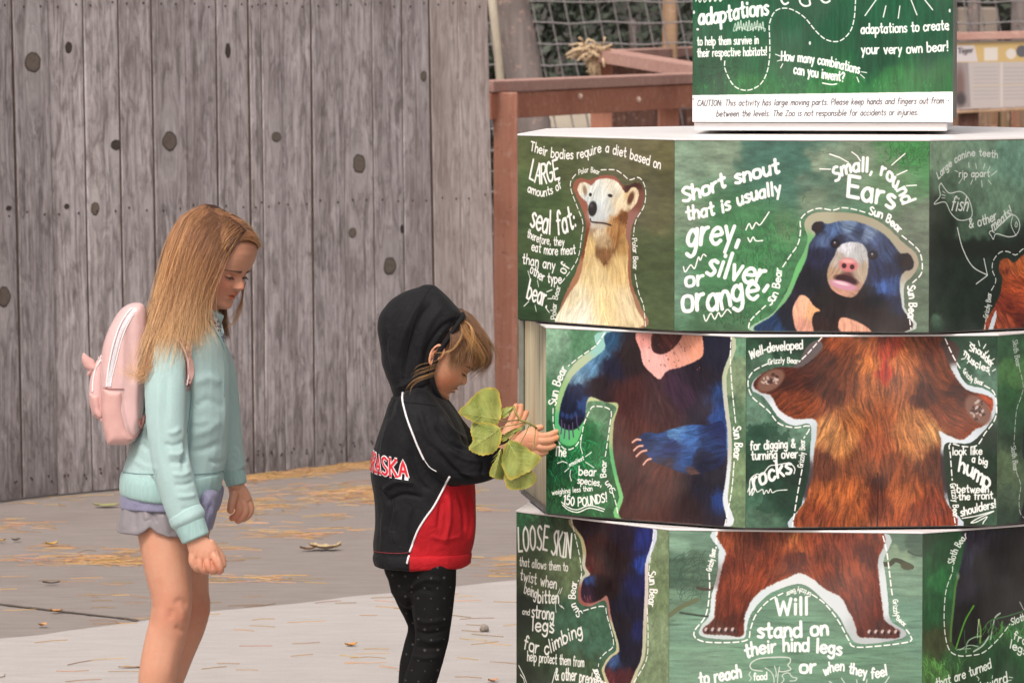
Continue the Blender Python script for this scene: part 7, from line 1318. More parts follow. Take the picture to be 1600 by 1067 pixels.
for yy in (-.055, .055):
    me = fuse([G.loft([(150, 577, yy, 3, 9), (141, 570, yy, 9.5, 8), (134, 561, yy-.004, 7, 5), (130.5, 552, yy-.006, 2, 2)], sides=16, cap=(.5, .6)), G.loft([(145, 576, yy, 5, 7), (137.5, 586, yy, 2.5, 3)], sides=12, cap=(1, .6))], 0.002, 4); put('ear_tab', me, M_PINKM, bag)
surf_tube('piping', BB, [(206, 482), (196, 494), (186, 512), (178, 536), (172, 562), (168, 590), (167, 604)], 0.0022, M_PIPE, bag, 0.001)
surf_tube('piping', BB, [(209, 491), (198, 510), (189, 535), (182, 562), (175, 590), (173, 604)], 0.0014, M_PIPE, bag, 0.0006)
V1, F1 = surf_ribbon(BB, [(207, 487), (192, 512), (183, 538), (177, 562), (171.5, 590), (170.5, 604)], 5.0, 0.0012); put('zip', mesh_from(V1, F1), M_ZIP, bag)
surf_tube('piping', PB, [(158, 562), (150, 576), (146, 594), (145, 612)], 0.0018, M_PIPE, bag, 0.001)
surf_tube('seam', BB, [(162, 606), (175, 607.5), (194, 607.5)], 0.0011, M_SEAM, bag, 0.0015); surf_tube('seam', LPB, [(200, 640), (206, 665), (214, 686)], 0.0010, M_SEAM, bag, 0.0010)
surf_tube('seam', BB, [(207, 688), (216, 676), (222, 668)], 0.0016, M_SEAM, bag, 0.0010)
put('strap_tail', tube_mesh([[G.P(222, 655, -.10), G.P(218, 662, -.106), G.P(221, 670, -.108), G.P(224, 660, -.106), G.P(226, 648, -.10)]], [0.004], 8), M_BUCK, bag)
def strap_band(path, w, th):
    C = catmull(path, 8); V = []; F = []
    for i, (x, y, d, nx, ny, nz) in enumerate(C):
        c = G.P(x, y, d); a = G.P(*C[max(i-1, 0)][:3]); b = G.P(*C[min(i+1, len(C)-1)][:3]); T = (b-a).normalized(); N = Vector((nx, ny, nz)).normalized(); N = (N-T*N.dot(T)).normalized(); S = T.cross(N)
        for u, v in ((-1, 0), (-.8, 1), (.8, 1), (1, 0), (.8, -1), (-.8, -1)): V.append(c+S*u*w/2+N*v*th/2)
    n = len(C)
    for i in range(n-1):
        for k in range(6): a = i*6+k; b = i*6+(k+1) % 6; F.append((a, b, b+6, a+6))
    return mesh_from(V, F)
put('shoulder_strap', strap_band([(218, 520, -.05, -1, 0, .3), (236, 514, -.065, -.3, -.3, 1), (256, 514, -.085, 0, -.5, 1), (272, 523, -.108, .5, -.8, .6), (287, 545, -.128, 1, -1, 0.3), (294, 572, -.128, 1, -1, 0), (293, 600, -.115, 1, -.8, -.1), (286, 625, -.09, 1, -.4, -.2)], 0.024, 0.007), M_PINKM, bag)
put('shoulder_strap', strap_band([(218, 520, .05, -1, 0, .3), (240, 514, .065, -.3, .3, 1), (262, 516, .085, 0, .5, 1), (300, 540, .115, 1, .8, .3), (318, 580, .11, 1, 1, 0), (300, 640, .09, 1, .4, -.2)], 0.024, 0.007), M_PINKM, bag)
SEAMC = simple('mint_seam', srgb(122, 150, 150), 0.9, 0.05)
V1, F1 = surf_ribbon(SWB, [(251, 514), (264, 517), (276, 525), (285, 537), (291, 550), (295, 566), (296, 584), (293, 602)], 13.5, 0.0055); V2 = [tuple(Vector(v)+Vector((0, 0.006, 0))) for v in V1]; k_ = len(V1)
strp = put('strap_front', mesh_from(list(V1)+V2, F1+[tuple(i+k_ for i in q)[::-1] for q in F1]+[(2*i+s_, 2*i+2+s_, 2*i+2+s_+k_, 2*i+s_+k_) for i in range(k_//2-1) for s_ in (0, 1)]), M_PINKM, bag)
for dx in (-5.2, 5.2): surf_tube('strap_stitching', SWB, [(251+dx*.2, 514-dx), (264+dx*.4, 517-dx*.9), (276+dx*.7, 525-dx*.7), (285+dx*.8, 537-dx*.4), (291+dx, 550-dx*.2), (295+dx, 566), (296+dx, 584), (293+dx, 602)], 0.0008, M_PIPE, bag, 0.0062)
surf_tube('sleeve_seam', SWB, [(291, 560), (297, 590), (299, 620), (296, 650), (292, 676)], 0.0012, SEAMC, girl, 0.0002); surf_tube('hem_seam', SWB, [(191, 737), (215, 740), (245, 741)], 0.0014, SEAMC, girl, 0.0004); surf_tube('hem_seam', SWB, [(304, 741), (325, 739), (349, 736)], 0.0014, SEAMC, girl, 0.0004); surf_tube('placket_seam', SWB, [(349, 545), (350, 580), (350, 620)], 0.0010, SEAMC, girl, 0.0002)
surf_patch('neck_lining', NB, [(322, 496), (333, 489), (339, 492), (346, 510), (352, 533), (349, 540), (340, 527), (330, 510)], M_FLOR, girl, 0.0022, 1.5)
surf_tube('placket_edge', NB, [(322, 497), (334, 512), (345, 532), (349, 543)], 0.0026, M_MINT, girl, 0.002); surf_tube('placket_edge', NB, [(337, 488), (343, 505), (347, 522)], 0.0022, M_MINT, girl, 0.003)
# ---- hair
HM = hair_mat('blonde_hair', srgb(124, 88, 66), srgb(170, 120, 82), srgb(222, 182, 134)); HMD = hair_mat('blonde_hair_shade', srgb(70, 44, 32), srgb(86, 54, 34), srgb(140, 98, 62)); HMI = hair_mat('hair_depth', srgb(48, 30, 20), srgb(62, 37, 23), srgb(112, 76, 46))  # inner strands coloured darker so the gaps between locks look shaded
near = [[(318, 321, .01), (286, 334, .0), (262, 372, -.0), (248, 425, .0), (234, 478, -.02), (214, 525, -.05), (203, 578, -.09)],
        [(320, 322, -.005), (290, 338, -.04), (268, 383, -.065), (255, 438, -.08), (243, 495, -.09), (228, 545, -.12), (212, 598, -.135)],
        [(325, 324, -.01), (300, 346, -.055), (281, 394, -.085), (268, 450, -.095), (256, 500, -.105), (246, 545, -.15), (232, 592, -.165)],
        [(331, 328, -.012), (313, 351, -.06), (297, 400, -.09), (286, 455, -.098), (275, 500, -.115), (265, 535, -.155), (254, 572, -.17)],
        [(339, 335, -.015), (326, 360, -.06), (312, 405, -.088), (302, 455, -.096), (294, 495, -.105), (288, 520, -.125), (283, 546, -.145)],
        [(348, 344, -.018), (338, 369, -.058), (325, 410, -.084), (315, 455, -.090), (310, 485, -.094), (310, 510, -.10), (322, 540, -.105)],
        [(359, 355, -.02), (351, 377, -.053), (338, 410, -.074), (328, 440, -.081), (322, 468, -.083), (320, 492, -.086), (330, 524, -.090)],
        [(371, 371, -.02), (362, 389, -.046), (348, 414, -.064), (336, 438, -.076), (329, 460, -.08), (326, 482, -.08), (324, 502, -.085)]]
HBV = bvh_of(HEADM)
hair('hair', G, near, 2600, 0.00034, 0.0028, HM, girl, 1, 55, 0.005, 0.010, tipcut=0.6, bvh=HBV, lift=0.004, conv=0.93)
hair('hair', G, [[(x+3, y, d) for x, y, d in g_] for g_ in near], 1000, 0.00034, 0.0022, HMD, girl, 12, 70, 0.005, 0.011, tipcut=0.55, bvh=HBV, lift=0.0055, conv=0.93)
hair('hair', G, [[(322, 326, -.02), (335, 325, .0), (345, 328, .03)], [(340, 338, -.03), (356, 334, -.01), (364, 344, .03)], [(354, 350, -.035), (370, 350, -.015), (380, 361, .02)], [(364, 363, -.035), (379, 366, -.012), (388, 377, .02)], [(368, 373, -.036), (381, 376, -.014), (390, 387, .02)], [(364, 384, -.044), (377, 382, -.028), (390, 386, -.006), (392, 392, .02)]], 1900, 0.0003, 0.0012, HM, girl, 13, 22, 0.001, 0.0014, m=10, tipcut=0.1, bvh=HBV, lift=0.004)
HML = hair_mat('golden_streaks', srgb(134, 94, 66), srgb(200, 148, 98), srgb(226, 190, 140))
hair('hair', G, [[(x, y, d-0.006) for x, y, d in g_] for g_ in near], 750, 0.00036, 0.0022, HML, girl, 11, 60, 0.005, 0.011, tipcut=0.65, bvh=HBV, lift=0.0075, conv=0.95)
inner = [[(x, y+3, d*0.86+.004) for x, y, d in g_] for g_ in near[:-1]]; inner = [g_[:5]+[(g_[5][0]+4, g_[5][1]-6, g_[5][2]+.01), (g_[6][0]+8, g_[6][1]-22, g_[6][2]+.015)] for g_ in inner]
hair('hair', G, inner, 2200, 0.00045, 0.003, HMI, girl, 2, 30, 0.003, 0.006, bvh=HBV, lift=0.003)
far = [[(322, 320.5, .01), (336, 321, .03), (342, 335, .06), (335, 380, .085), (325, 440, .09), (318, 480, .09), (322, 515, .09)],
       [(333, 330, -.01), (350, 329, .02), (362, 343, .05), (360, 385, .08), (343, 440, .085), (336, 480, .08), (338, 515, .07)],
       [(346, 343, -.015), (362, 342, .01), (376, 358, .04), (374, 395, .07), (354, 440, .08), (343, 485, .07), (346, 528, .05)],
       [(360, 357, -.02), (374, 357, .0), (385, 374, .025), (378, 405, .06), (358, 445, .08), (346, 485, .07), (352, 532, .05)],
       [(370, 371, -.02), (381, 371, -.005), (390, 384, .015), (380, 410, .055), (358, 450, .075), (346, 490, .07), (354, 530, .05)]]
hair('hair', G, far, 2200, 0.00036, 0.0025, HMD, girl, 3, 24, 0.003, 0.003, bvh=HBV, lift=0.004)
hair('hair', G, [[(384, 440, .06), (380, 462, .06), (374, 490, .05), (362, 506, .03), (352, 514, .02)], [(376, 450, .055), (377, 468, .055), (368, 492, .04), (356, 508, .02), (347, 512, .01)]], 45, 0.0003, 0.002, HM, girl, 4, 9, 0.004, 0.003)
hair('hair', G, [[(238, 520, -.12), (228, 545, -.14), (222, 575, -.15), (205, 590, -.15), (197, 573, -.14)], [(244, 530, -.13), (236, 560, -.16), (222, 590, -.165), (208, 584, -.16), (196, 580, -.15)], [(262, 540, -.15), (252, 575, -.17), (236, 600, -.172), (222, 596, -.17), (200, 582, -.16)]], 110, 0.00028, 0.005, HM, girl, 5, 8, 0.006, 0.006)
hair('hair', G, [[(330, 330, -.03), (296, 350, -.07), (262, 420, -.10), (236, 500, -.12), (214, 560, -.15)], [(350, 350, -.05), (330, 390, -.10), (300, 470, -.12), (280, 540, -.16), (262, 590, -.18)], [(368, 380, -.05), (352, 420, -.085), (338, 470, -.09), (334, 520, -.10), (350, 560, -.11)]], 260, 0.00026, 0.006, HM, girl, 6, 5, 0.010, 0.010, tipcut=0.6)
# ---------------------------------------------------------------- the small child
T = Fig(11.99)
kid = empty('person', (T.P(655, 1000).x, 11.99, 0)); tag(kid, 'small child in a black hooded jacket with a red side panel touching the sign', 'person')
SKIN_K = skin_mat('warm_skin', (0.66, 0.345, 0.21, 1))
kh = Head(T, 132, 37, -3, 0, (697, 626), 0.0, {'nose': 0.62, 'eye_z': 0.415, 'width': 1.0, 'ear_x': 0.01, 'ear_z': -0.05, 'brow': 0.10}, None)
core = [T.slices([(618, 628, 690, 45), (660, 610, 705, 60), (740, 600, 715, 62), (800, 600, 720, 64), (880, 604, 708, 62), (905, 612, 706, 56)]),
        T.loft([(648, 650, 0, 34, 34), (662, 615, 0, 28, 28), (672, 585, 0, 28, 28)])]
core.append(T.loft([(650, 650, -.09, 26, 26), (678, 690, -.10, 22, 22), (704, 716, -.10, 20, 20), (748, 718, -.095, 17, 16), (785, 708, -.085, 13, 12), (812, 694, -.07, 11, 9.5)]))
core.append(T.loft([(668, 650, .10, 26, 26), (705, 690, .14, 22, 22), (745, 705, .22, 18, 18), (780, 695, .32, 13, 12), (790, 690, .34, 11, 10)]))
hn = [T.loft([(808, 697, -.070, 11, 9), (818, 691, -.068, 15, 9), (828, 688, -.067, 18.5, 9.5), (837, 690, -.066, 17, 9)], cap=(1, .5))]
for pts in ([(832, 679, -.066), (842, 681, -.067), (856, 680, -.060), (869, 674.5, -.050)], [(836, 687, -.068), (846, 689, -.070), (858, 688, -.062), (870, 683.5, -.052)], [(836, 696, -.067), (845, 699, -.068), (855, 699.5, -.062), (865, 696, -.054)], [(831, 703, -.064), (838, 707, -.064), (846, 708.5, -.060), (853, 706, -.055)]):
    hn.append(T.loft([(x, y, d, r, r) for (x, y, d), r in zip(pts, (6.2, 5.8, 5.3, 4.5))], sides=12))
hn.append(T.loft([(822, 678, -.060, 7, 7), (834, 671, -.050, 6, 6), (845, 667.5, -.044, 5, 5)], sides=12))
hf = [T.loft([(788, 694, .34, 11, 9), (796, 681, .345, 14, 9), (802, 668, .35, 14, 8.5)], cap=(1, .5))]
for pts in ([(796, 666, .350), (799, 656, .352), (803, 645, .355), (806, 634, .36)], [(804, 662, .352), (810, 652, .356), (813, 643, .36), (814, 634, .363)], [(811, 665, .354), (816, 657, .358), (820, 650, .362), (823, 644, .364)]):
    hf.append(T.loft([(x, y, d, r, r) for (x, y, d), r in zip(pts, (6, 5.6, 5.0, 4.4))], sides=12))
me_c = fuse(core, 0.0045, 5); me_hn = fuse(hn, 0.0014, 3, .4); me_hf = fuse(hf, 0.0015, 3, .4); me_kh = kh.mesh(); KHEADM = me_kh.copy()
creases(me_hn, [([(822, 690), (834, 692)], 1.6, -.0006), ([(842, 676), (843, 684)], 1.2, -.0006), ([(842, 686), (843, 693)], 1.2, -.0006), ([(856, 676), (857, 684)], 1.0, -.0005), ([(857, 685), (858, 692)], 1.0, -.0005)])
body = join_meshes([me_c, me_kh, me_hn, me_hf]); lipc = (0.9, 0.62, 0.58)
sp = [(kh.W(0.41, 0, 0.222), 0.034*kh.H, lipc), (kh.W(0.40, -0.05, 0.218), 0.03*kh.H, lipc), (kh.W(0.405, 0, 0.170), 0.034*kh.H, lipc), (kh.W(0.395, -0.045, 0.172), 0.03*kh.H, lipc), (kh.W(0.385, -.02, 0.1955), 0.02*kh.H, (0.45, 0.28, 0.26)),
      (kh.W(0.28, -0.26, 0.25), 0.13*kh.H, (1.0, 0.80, 0.72)), (kh.W(0.46, 0, 0.32), 0.06*kh.H, (0.98, 0.76, 0.70)), (kh.W(0.2, -0.3, 0.10), 0.13*kh.H, (0.9, 0.72, 0.66)), (T.P(868, 684, -.055), 0.012, (1.08, 0.84, 0.80)), (T.P(825, 690, -.08), 0.02, (1.04, 0.92, 0.88))]
for hp in ((0.28, 0, 0.85), (0.25, -.2, .78), (-0.1, 0, 0.85), (0.1, 0, 0.98), (-0.3, 0, 0.5), (-0.25, -0.2, 0.6), (0.1, -0.3, 0.85), (-0.05, -0.35, 0.70), (0.12, -.36, .66), (-0.2, -.25, .42)): sp.append((kh.W(*hp), 0.20*kh.H, (0.36, 0.32, 0.28)))
paint_tint(body, sp); put('body', body, SKIN_K, kid)
LASHK = simple('dark_lashes', (0.02, 0.014, 0.012, 1), 0.6, 0); BROWK = simple('brown_brow', (0.10, 0.055, 0.03, 1), 0.6, 0.1); IRISK = simple('brown_iris', (0.05, 0.03, 0.02, 1), 0.2, 0.2, 300)
for q in (-1, 1): kh.eye(kid, q, IRISK, SKIN_K, -0.5, 0.0, 0.0, LASHK, EYEWHITE); kh.brow(kid, q, BROWK, 60, 1.0); kh.ear(kid, q, SKIN_K)
for dy, x, y in ((-.055, 652, 1200), (.055, 634, 1196)): put('shoe', fuse([T.loft([(x-12, y, dy, 13, 15), (x+8, y+1, dy, 13, 17), (x+32, y+5, dy, 9, 17)])], 0.005, 4), simple('dark_shoe', (0.03, 0.03, 0.035, 1), 0.6), kid)
# leggings with pale dots
t = NT('dotted_leggings'); p = t.pos(); m_ = t.mapping(p, (1, 1, 1), rot=(0, 0, 0)); sep = t.new('ShaderNodeSeparateXYZ'); t.link(p, sep.inputs[0])
row = t.math('FLOOR', t.math('MULTIPLY', sep.outputs[2], 1/0.0225)); fz = t.math('SUBTRACT', t.math('FRACT', t.math('MULTIPLY', sep.outputs[2], 1/0.0225)), 0.5); xo = t.math('MULTIPLY', t.math('FRACT', t.math('MULTIPLY', row, 0.5)), 0.028)
fx = t.math('SUBTRACT', t.math('FRACT', t.math('MULTIPLY', t.math('ADD', sep.outputs[0], t.math('ADD', xo, 0.006)), 1/0.028)), 0.5); dd = t.math('ADD', t.math('ABSOLUTE', t.math('MULTIPLY', fx, 0.028)), t.math('ABSOLUTE', t.math('MULTIPLY', fz, 0.0225)))
dot = t.math('LESS_THAN', dd, t.math('MULTIPLY', t.noise(p, 60, 1), 0.0052)); n_ = t.noise(p, 30, 3); c = t.mix(n_, (0.003, 0.003, 0.0034, 1), (0.006, 0.0058, 0.006, 1)); c = t.mix(t.math('MULTIPLY', dot, 0.38), c, (0.12, 0.11, 0.11, 1)); M_LEG = t.set(c, 0.85, t.bump(t.noise(p, 900, 2), 0.3, 0.0004), Sheen_Weight=0.0, Specular_IOR_Level=0.2)
lg = [T.slices([(840, 604, 708, 62), (885, 599, 713, 62), (905, 606, 713, 58)]),
      T.loft([(676, 885, -.05, 37, 42), (676, 925, -.052, 35.5, 38), (676, 965, -.055, 31, 34), (675, 995, -.055, 26.5, 29), (668, 1030, -.055, 25.5, 27), (656, 1065, -.055, 25.5, 26), (650, 1110, -.055, 21, 21), (650, 1160, -.055, 15, 15), (652, 1195, -.055, 13, 13)]),
      T.loft([(634, 880, .045, 34, 40), (642, 925, .05, 28, 34), (656, 962, .052, 24, 30), (658, 985, .052, 21.5, 27), (650, 1015, .052, 21, 24), (643, 1050, .052, 20, 24), (638, 1100, .052, 18, 20), (634, 1160, .052, 14, 14), (634, 1190, .052, 12, 12)])]
me = fuse(lg, 0.0038, 3); creases(me, [([(640, 918), (665, 905), (690, 908)], 4, .004), ([(636, 930), (655, 920), (680, 926)], 4, -.004), ([(646, 960), (665, 972), (700, 966)], 3.5, .003), ([(648, 984), (670, 990), (700, 982)], 3, -.003), ([(650, 994), (672, 1002), (698, 996)], 3, .0035), ([(646, 1008), (668, 1012), (694, 1010)], 3, -.003), ([(642, 1024), (664, 1028), (690, 1024)], 3, .003), ([(640, 935), (644, 990)], 5, -.006)]); ripple(me, 0.03, 0.0012, 9); put('leggings', me, M_LEG, kid)
# jacket
CREASE = 1.6; CREASE_W = 0.6
def nylon(name, col, var=0.25):
    t = NT(name); p = t.pos(); n = t.noise(p, 16, 4, 0.55, 0.6); w = t.noise(p, 1400, 1); h = t.noise(p, 40, 3, 0.5, 0.8)
    return t.set(t.mix(t.remap(n, 0.3, 0.7), tuple(x*(1-var) for x in col[:3])+(1,), tuple(x*(1+var) for x in col[:3])+(1,)), 0.72, t.bump(t.math('ADD', t.math('MULTIPLY', h, 1.0), t.math('MULTIPLY', w, 0.15)), 0.45, 0.008), Sheen_Weight=0.03, Sheen_Roughness=0.4, Specular_IOR_Level=0.18)
M_BLK = nylon('black_nylon', (0.0085, 0.0088, 0.0105, 1)); M_RED = nylon('red_nylon', (0.40, 0.010, 0.016, 1), 0.12); M_PIPEW = simple('white_cord', (0.72, 0.70, 0.72, 1), 0.5, 0.02); M_RTHR = simple('red_stitching', (0.22, 0.02, 0.025, 1), 0.8, 0.1)
jk = [T.slices([(612, 618, 688, 56), (632, 606, 706, 78), (660, 597, 722, 92), (700, 584, 734, 92), (740, 578, 741, 88), (780, 584, 744, 86), (820, 585, 745, 84), (848, 582, 742, 80), (864, 583, 737, 78), (879, 584, 736, 78)], cap=(.6, 0), sides=30, exp=0.93),
      T.loft([(650, 640, -.075, 34, 34), (668, 672, -.095, 38, 36), (690, 706, -.105, 37, 34), (712, 724, -.105, 33, 31), (745, 727, -.10, 28, 26), (770, 722, -.092, 24, 22), (788, 716, -.087, 19, 17)], cap=(1, .15), sides=26),
      T.loft([(672, 640, .075, 34, 34), (700, 680, .12, 34, 34), (735, 705, .18, 28, 28), (765, 700, .27, 22, 22), (786, 694, .335, 16, 15)], cap=(1, .15), sides=26),
      T.loft([(650, 640, 0, 42, 62), (655, 620, 0, 38, 54), (662, 606, 0, 32, 50)], cap=(1, 0))]
me = fuse(jk, 0.0036, 4); ripple(me, 0.045, 0.0022, 11, (1, 1, .8))
creases(me, [([(672, 690), (690, 712), (720, 742), (748, 752)], 5, -.006), ([(655, 640), (668, 680), (688, 712)], 6, .004), ([(690, 650), (705, 672), (735, 690)], 6, .004), ([(680, 665), (700, 690), (735, 705)], 5, -.004), ([(700, 700), (722, 716), (755, 722)], 4, .0035), ([(712, 738), (740, 742), (776, 738)], 4, .003), ([(745, 706), (755, 725), (750, 745)], 4, -.003), ([(765, 705), (772, 722), (768, 742)], 3.5, .003),
             ([(640, 700), (650, 745), (672, 768)], 6, -.004), ([(596, 768), (620, 752), (650, 756)], 6, .0045), ([(600, 784), (630, 772), (662, 778)], 5, -.0045), ([(592, 760), (610, 790), (606, 830)], 6, -.004), ([(622, 790), (612, 820), (618, 850)], 6, .0035), ([(646, 795), (640, 830), (648, 860)], 6, -.003), ([(600, 800), (598, 840)], 5, .003), ([(612, 640), (600, 690), (598, 720)], 6, .003), ([(655, 600), (640, 640), (648, 690)], 7, .002), ([(616, 620), (608, 660)], 5, -.003),
             ([(716, 768), (724, 800), (726, 830)], 4, -.006), ([(700, 770), (702, 810), (694, 850)], 6, .004), ([(690, 780), (684, 830)], 5, -.003), ([(734, 770), (738, 810), (732, 850)], 5, .004), ([(672, 836), (690, 842), (720, 838)], 5, .002)])
co = get_co(me); cen = np.empty(len(me.polygons)*3, np.float32); me.polygons.foreach_get('center', cen); cen = cen.reshape(-1, 3); Q = proj_np(cen.astype(float))
line_y = [735, 746, 760, 790, 815, 832, 855, 880]; line_x = [703, 699, 693, 677, 660, 650, 642, 637]
isred = (Q[:, 0] > np.interp(Q[:, 1], line_y, line_x)) & (Q[:, 1] > 742) & ~((Q[:, 0] > 700) & (Q[:, 1] < 756) & (cen[:, 1] < 11.93) & False)
arm_c = np.array([tuple(T.P(x, y, d)) for x, y, d in ((668, 672, -.095), (690, 706, -.105), (712, 724, -.105), (745, 727, -.10), (788, 716, -.087))]); arm_f = np.array([tuple(T.P(x, y, d)) for x, y, d in ((700, 680, .12), (735, 705, .18), (765, 700, .27), (786, 694, .335))])
def near_path(C, Pt, r):
    ok = np.zeros(len(C), bool)
    for a, b in zip(Pt[:-1], Pt[1:]):
        d = b-a; t_ = np.clip(((C-a) @ d)/(d @ d), 0, 1); ok |= np.linalg.norm(C-a-t_[:, None]*d, axis=1) < r
    return ok
isred &= ~near_path(cen, arm_c, 0.050); isred &= ~near_path(cen, arm_f, 0.045)
me.materials.append(M_BLK); me.materials.append(M_RED); me.polygons.foreach_set('material_index', isred.astype(np.int32)); put('jacket', me, None, kid); JB = bvh_of(me)
me = fuse([T.slices([(863, 583.5, 738, 80), (872, 581.5, 737, 81), (882, 584, 733, 79)], cap=(.12, .1), sides=30, exp=0.93)], 0.003, 1); ripple(me, 0.02, 0.0012, 4)
cen = np.empty(len(me.polygons)*3, np.float32); me.polygons.foreach_get('center', cen); Q = proj_np(cen.reshape(-1, 3).astype(float)); me.materials.append(M_BLK); me.materials.append(M_RED); me.polygons.foreach_set('material_index', (Q[:, 0] > 639).astype(np.int32)); put('hem_band', me, None, kid); HB = bvh_of(me)
surf_tube('piping', JB, [(703, 744), (697, 754), (688, 772), (677, 792), (664, 810), (653, 828), (646, 846), (640, 862)], 0.0023, M_PIPEW, kid, 0.001); surf_tube('piping', HB, [(641, 864), (638, 872), (636, 880)], 0.0023, M_PIPEW, kid, 0.001)
surf_tube('piping', JB, [(630, 612), (629, 624), (633, 642), (640, 664), (650, 690), (658, 708), (663, 718)], 0.0022, M_PIPEW, kid, 0.001); surf_tube('piping', JB, [(663, 718), (672, 730), (682, 736)], 0.0010, M_PIPEW, kid, 0.0006)
surf_tube('stitching', JB, [(584, 861), (600, 863), (620, 864), (638, 863)], 0.0007, M_RTHR, kid, 0.0006)
put('cuff', fuse([T.loft([(776, 720, -.090, 19, 17), (790, 715, -.087, 15.5, 14)], cap=(.2, .1), sides=22)], 0.0025, 1), M_BLK, kid)
# team lettering wrapped across the back of the jacket
def wrap_word(word, a0, a1, zc_px, h_px, w_m, off, mat, name):
    Vv = []; Ff = []; cx = T.P(660, 730).x; cy = 11.99; n = len(word)
    for i, ch in enumerate(word):
        wdt, st = _G[ch]; am = a0+(a1-a0)*(i+0.5)/n
        serif = {'A': ["-1,0 3,0", "6,0 10,0"], 'K': ["-1,16 2,16", "-1,0 2,0", "6,0 10,0", "6,16 9,16"], 'R': ["-1,0 2.5,0", "6.5,0 9.5,0"], 'N': ["-1,0 2,0", "7,16 10,16"], 'B': ["-1,0 0,0", "-1,16 0,16"]}.get(ch, [])
        st = [s_ for s_ in st]+[np.array([tuple(float(q) for q in p.split(',')) for p in s_.split()]) for s_ in serif]
        for s_ in st:
            P = s_; 
            if len(P) < 2: continue
            D = []
            for j in range(len(P)-1):
                for f in np.linspace(0, 1, 4, endpoint=False): D.append(P[j]*(1-f)+P[j+1]*f)
            D.append(P[-1]); D = np.array(D); k0 = len(Vv)//2; L0 = len(Vv); ok = True
            for j, p in enumerate(D):
                d = D[min(j+1, len(D)-1)]-D[max(j-1, 0)]; d = d/max(np.hypot(*d), 1e-6); nn_ = np.array([-d[1], d[0]])
                for sg in (1, -1):
                    q = p+nn_*sg*w_m*8.2/0.0115*0.5/0.72
                    ang = R(am-(q[0]-wdt/2)*(a0-a1)/n/11.5); z = T.P(600, zc_px, 0).z+(q[1]-8)/16*h_px/T.K; z -= 0.0*ang
                    zz = z+0.016*math.cos(ang-R(180))-0.012; o_ = Vector((cx+math.cos(ang)*0.3, cy-math.sin(ang)*0.3, zz)); hit = JB.ray_cast(o_, (Vector((cx, cy, zz))-o_).normalized())
                    Vv.append(hit[0]+hit[1]*(off if hit[1].dot(o_-hit[0]) > 0 else -off) if hit[0] is not None else Vector((cx, cy, zz)))
            for j in range(len(D)-1): a = L0+2*j; Ff.append((a, a+1, a+3, a+2))
    put(name, mesh_from(Vv, Ff), mat, kid, True)
M_REDT = simple('red_letter_twill', srgb(206, 34, 52), 0.8, 0.06, 60); M_WHT = simple('white_letter_edge', (0.74, 0.72, 0.74, 1), 0.8, 0.03, 60)
wrap_word('NEBRASKA', 190, 103, 721, 26, 0.0046, 0.0011, M_WHT, 'lettering_edge'); wrap_word('NEBRASKA', 190, 103, 721, 26, 0.0025, 0.0019, M_REDT, 'lettering')
# hood
CREASE = 1.5; CREASE_W = 0.6
hdv = [T.slices([(449, 656, 682, 16), (456, 632, 690, 36), (466, 614, 701, 48), (478, 602, 712, 56), (492, 592, 722, 60), (510, 589, 712, 62), (530, 592, 699, 61), (548, 595, 687, 59), (566, 596, 679, 57), (584, 602, 675, 55), (600, 609, 677, 53), (616, 614, 684, 52), (628, 618, 690, 52)], cap=(.3, .1), sides=40, exp=0.86, fexp=0.35)]
me = fuse(hdv, 0.0034, 4); ripple(me, 0.05, 0.0015, 12)
creases(me, [([(664, 462), (648, 485), (628, 530), (614, 580)], 9, .0035), ([(696, 476), (672, 505), (657, 545), (650, 590)], 8, .003), ([(680, 468), (657, 498), (638, 550), (628, 600)], 8, -.004), ([(714, 498), (690, 512), (668, 545), (662, 585)], 6, -.0035), ([(648, 465), (622, 488), (606, 522), (602, 560)], 8, -.0025), ([(650, 590), (635, 600), (618, 606)], 5, .0025), ([(672, 600), (650, 610), (626, 616)], 4, -.0025), ([(655, 545), (662, 570), (672, 588)], 4, .002), ([(604, 505), (608, 540), (616, 585)], 5, .002)])
put('hood', me, M_BLK, kid); HDB = bvh_of(me)
rim = [(721, 490, 0.0), (723, 494, -.045), (714, 508, -.070), (700, 529, -.074), (688, 547, -.073), (680, 565, -.071), (675, 584, -.068), (677, 600, -.064), (684, 616, -.056), (692, 628, -.035), (696, 633, 0)]
loop = rim+[(x, y, -d) for x, y, d in rim[-2:0:-1]]; Pl = catmull(np.array(loop, float), 6, True); pts = [T.P(*q) for q in Pl]; pts.append(pts[0])
put('hood_edge', tube_mesh([pts], [0.0055], 10, False), M_BLK, kid)
surf_tube('hood_seam', HDB, [(672, 450), (660, 470), (646, 505), (636, 545), (630, 590)], 0.0011, M_BLK, kid, 0.0004)
surf_tube('hood_seam', HDB, [(716, 494), (704, 510), (690, 530), (680, 546)], 0.0010, M_BLK, kid, 0.0004)
surf_tube('collar_seam', JB, [(612, 622), (630, 628), (655, 630), (680, 634)], 0.0014, M_BLK, kid, 0.0006)
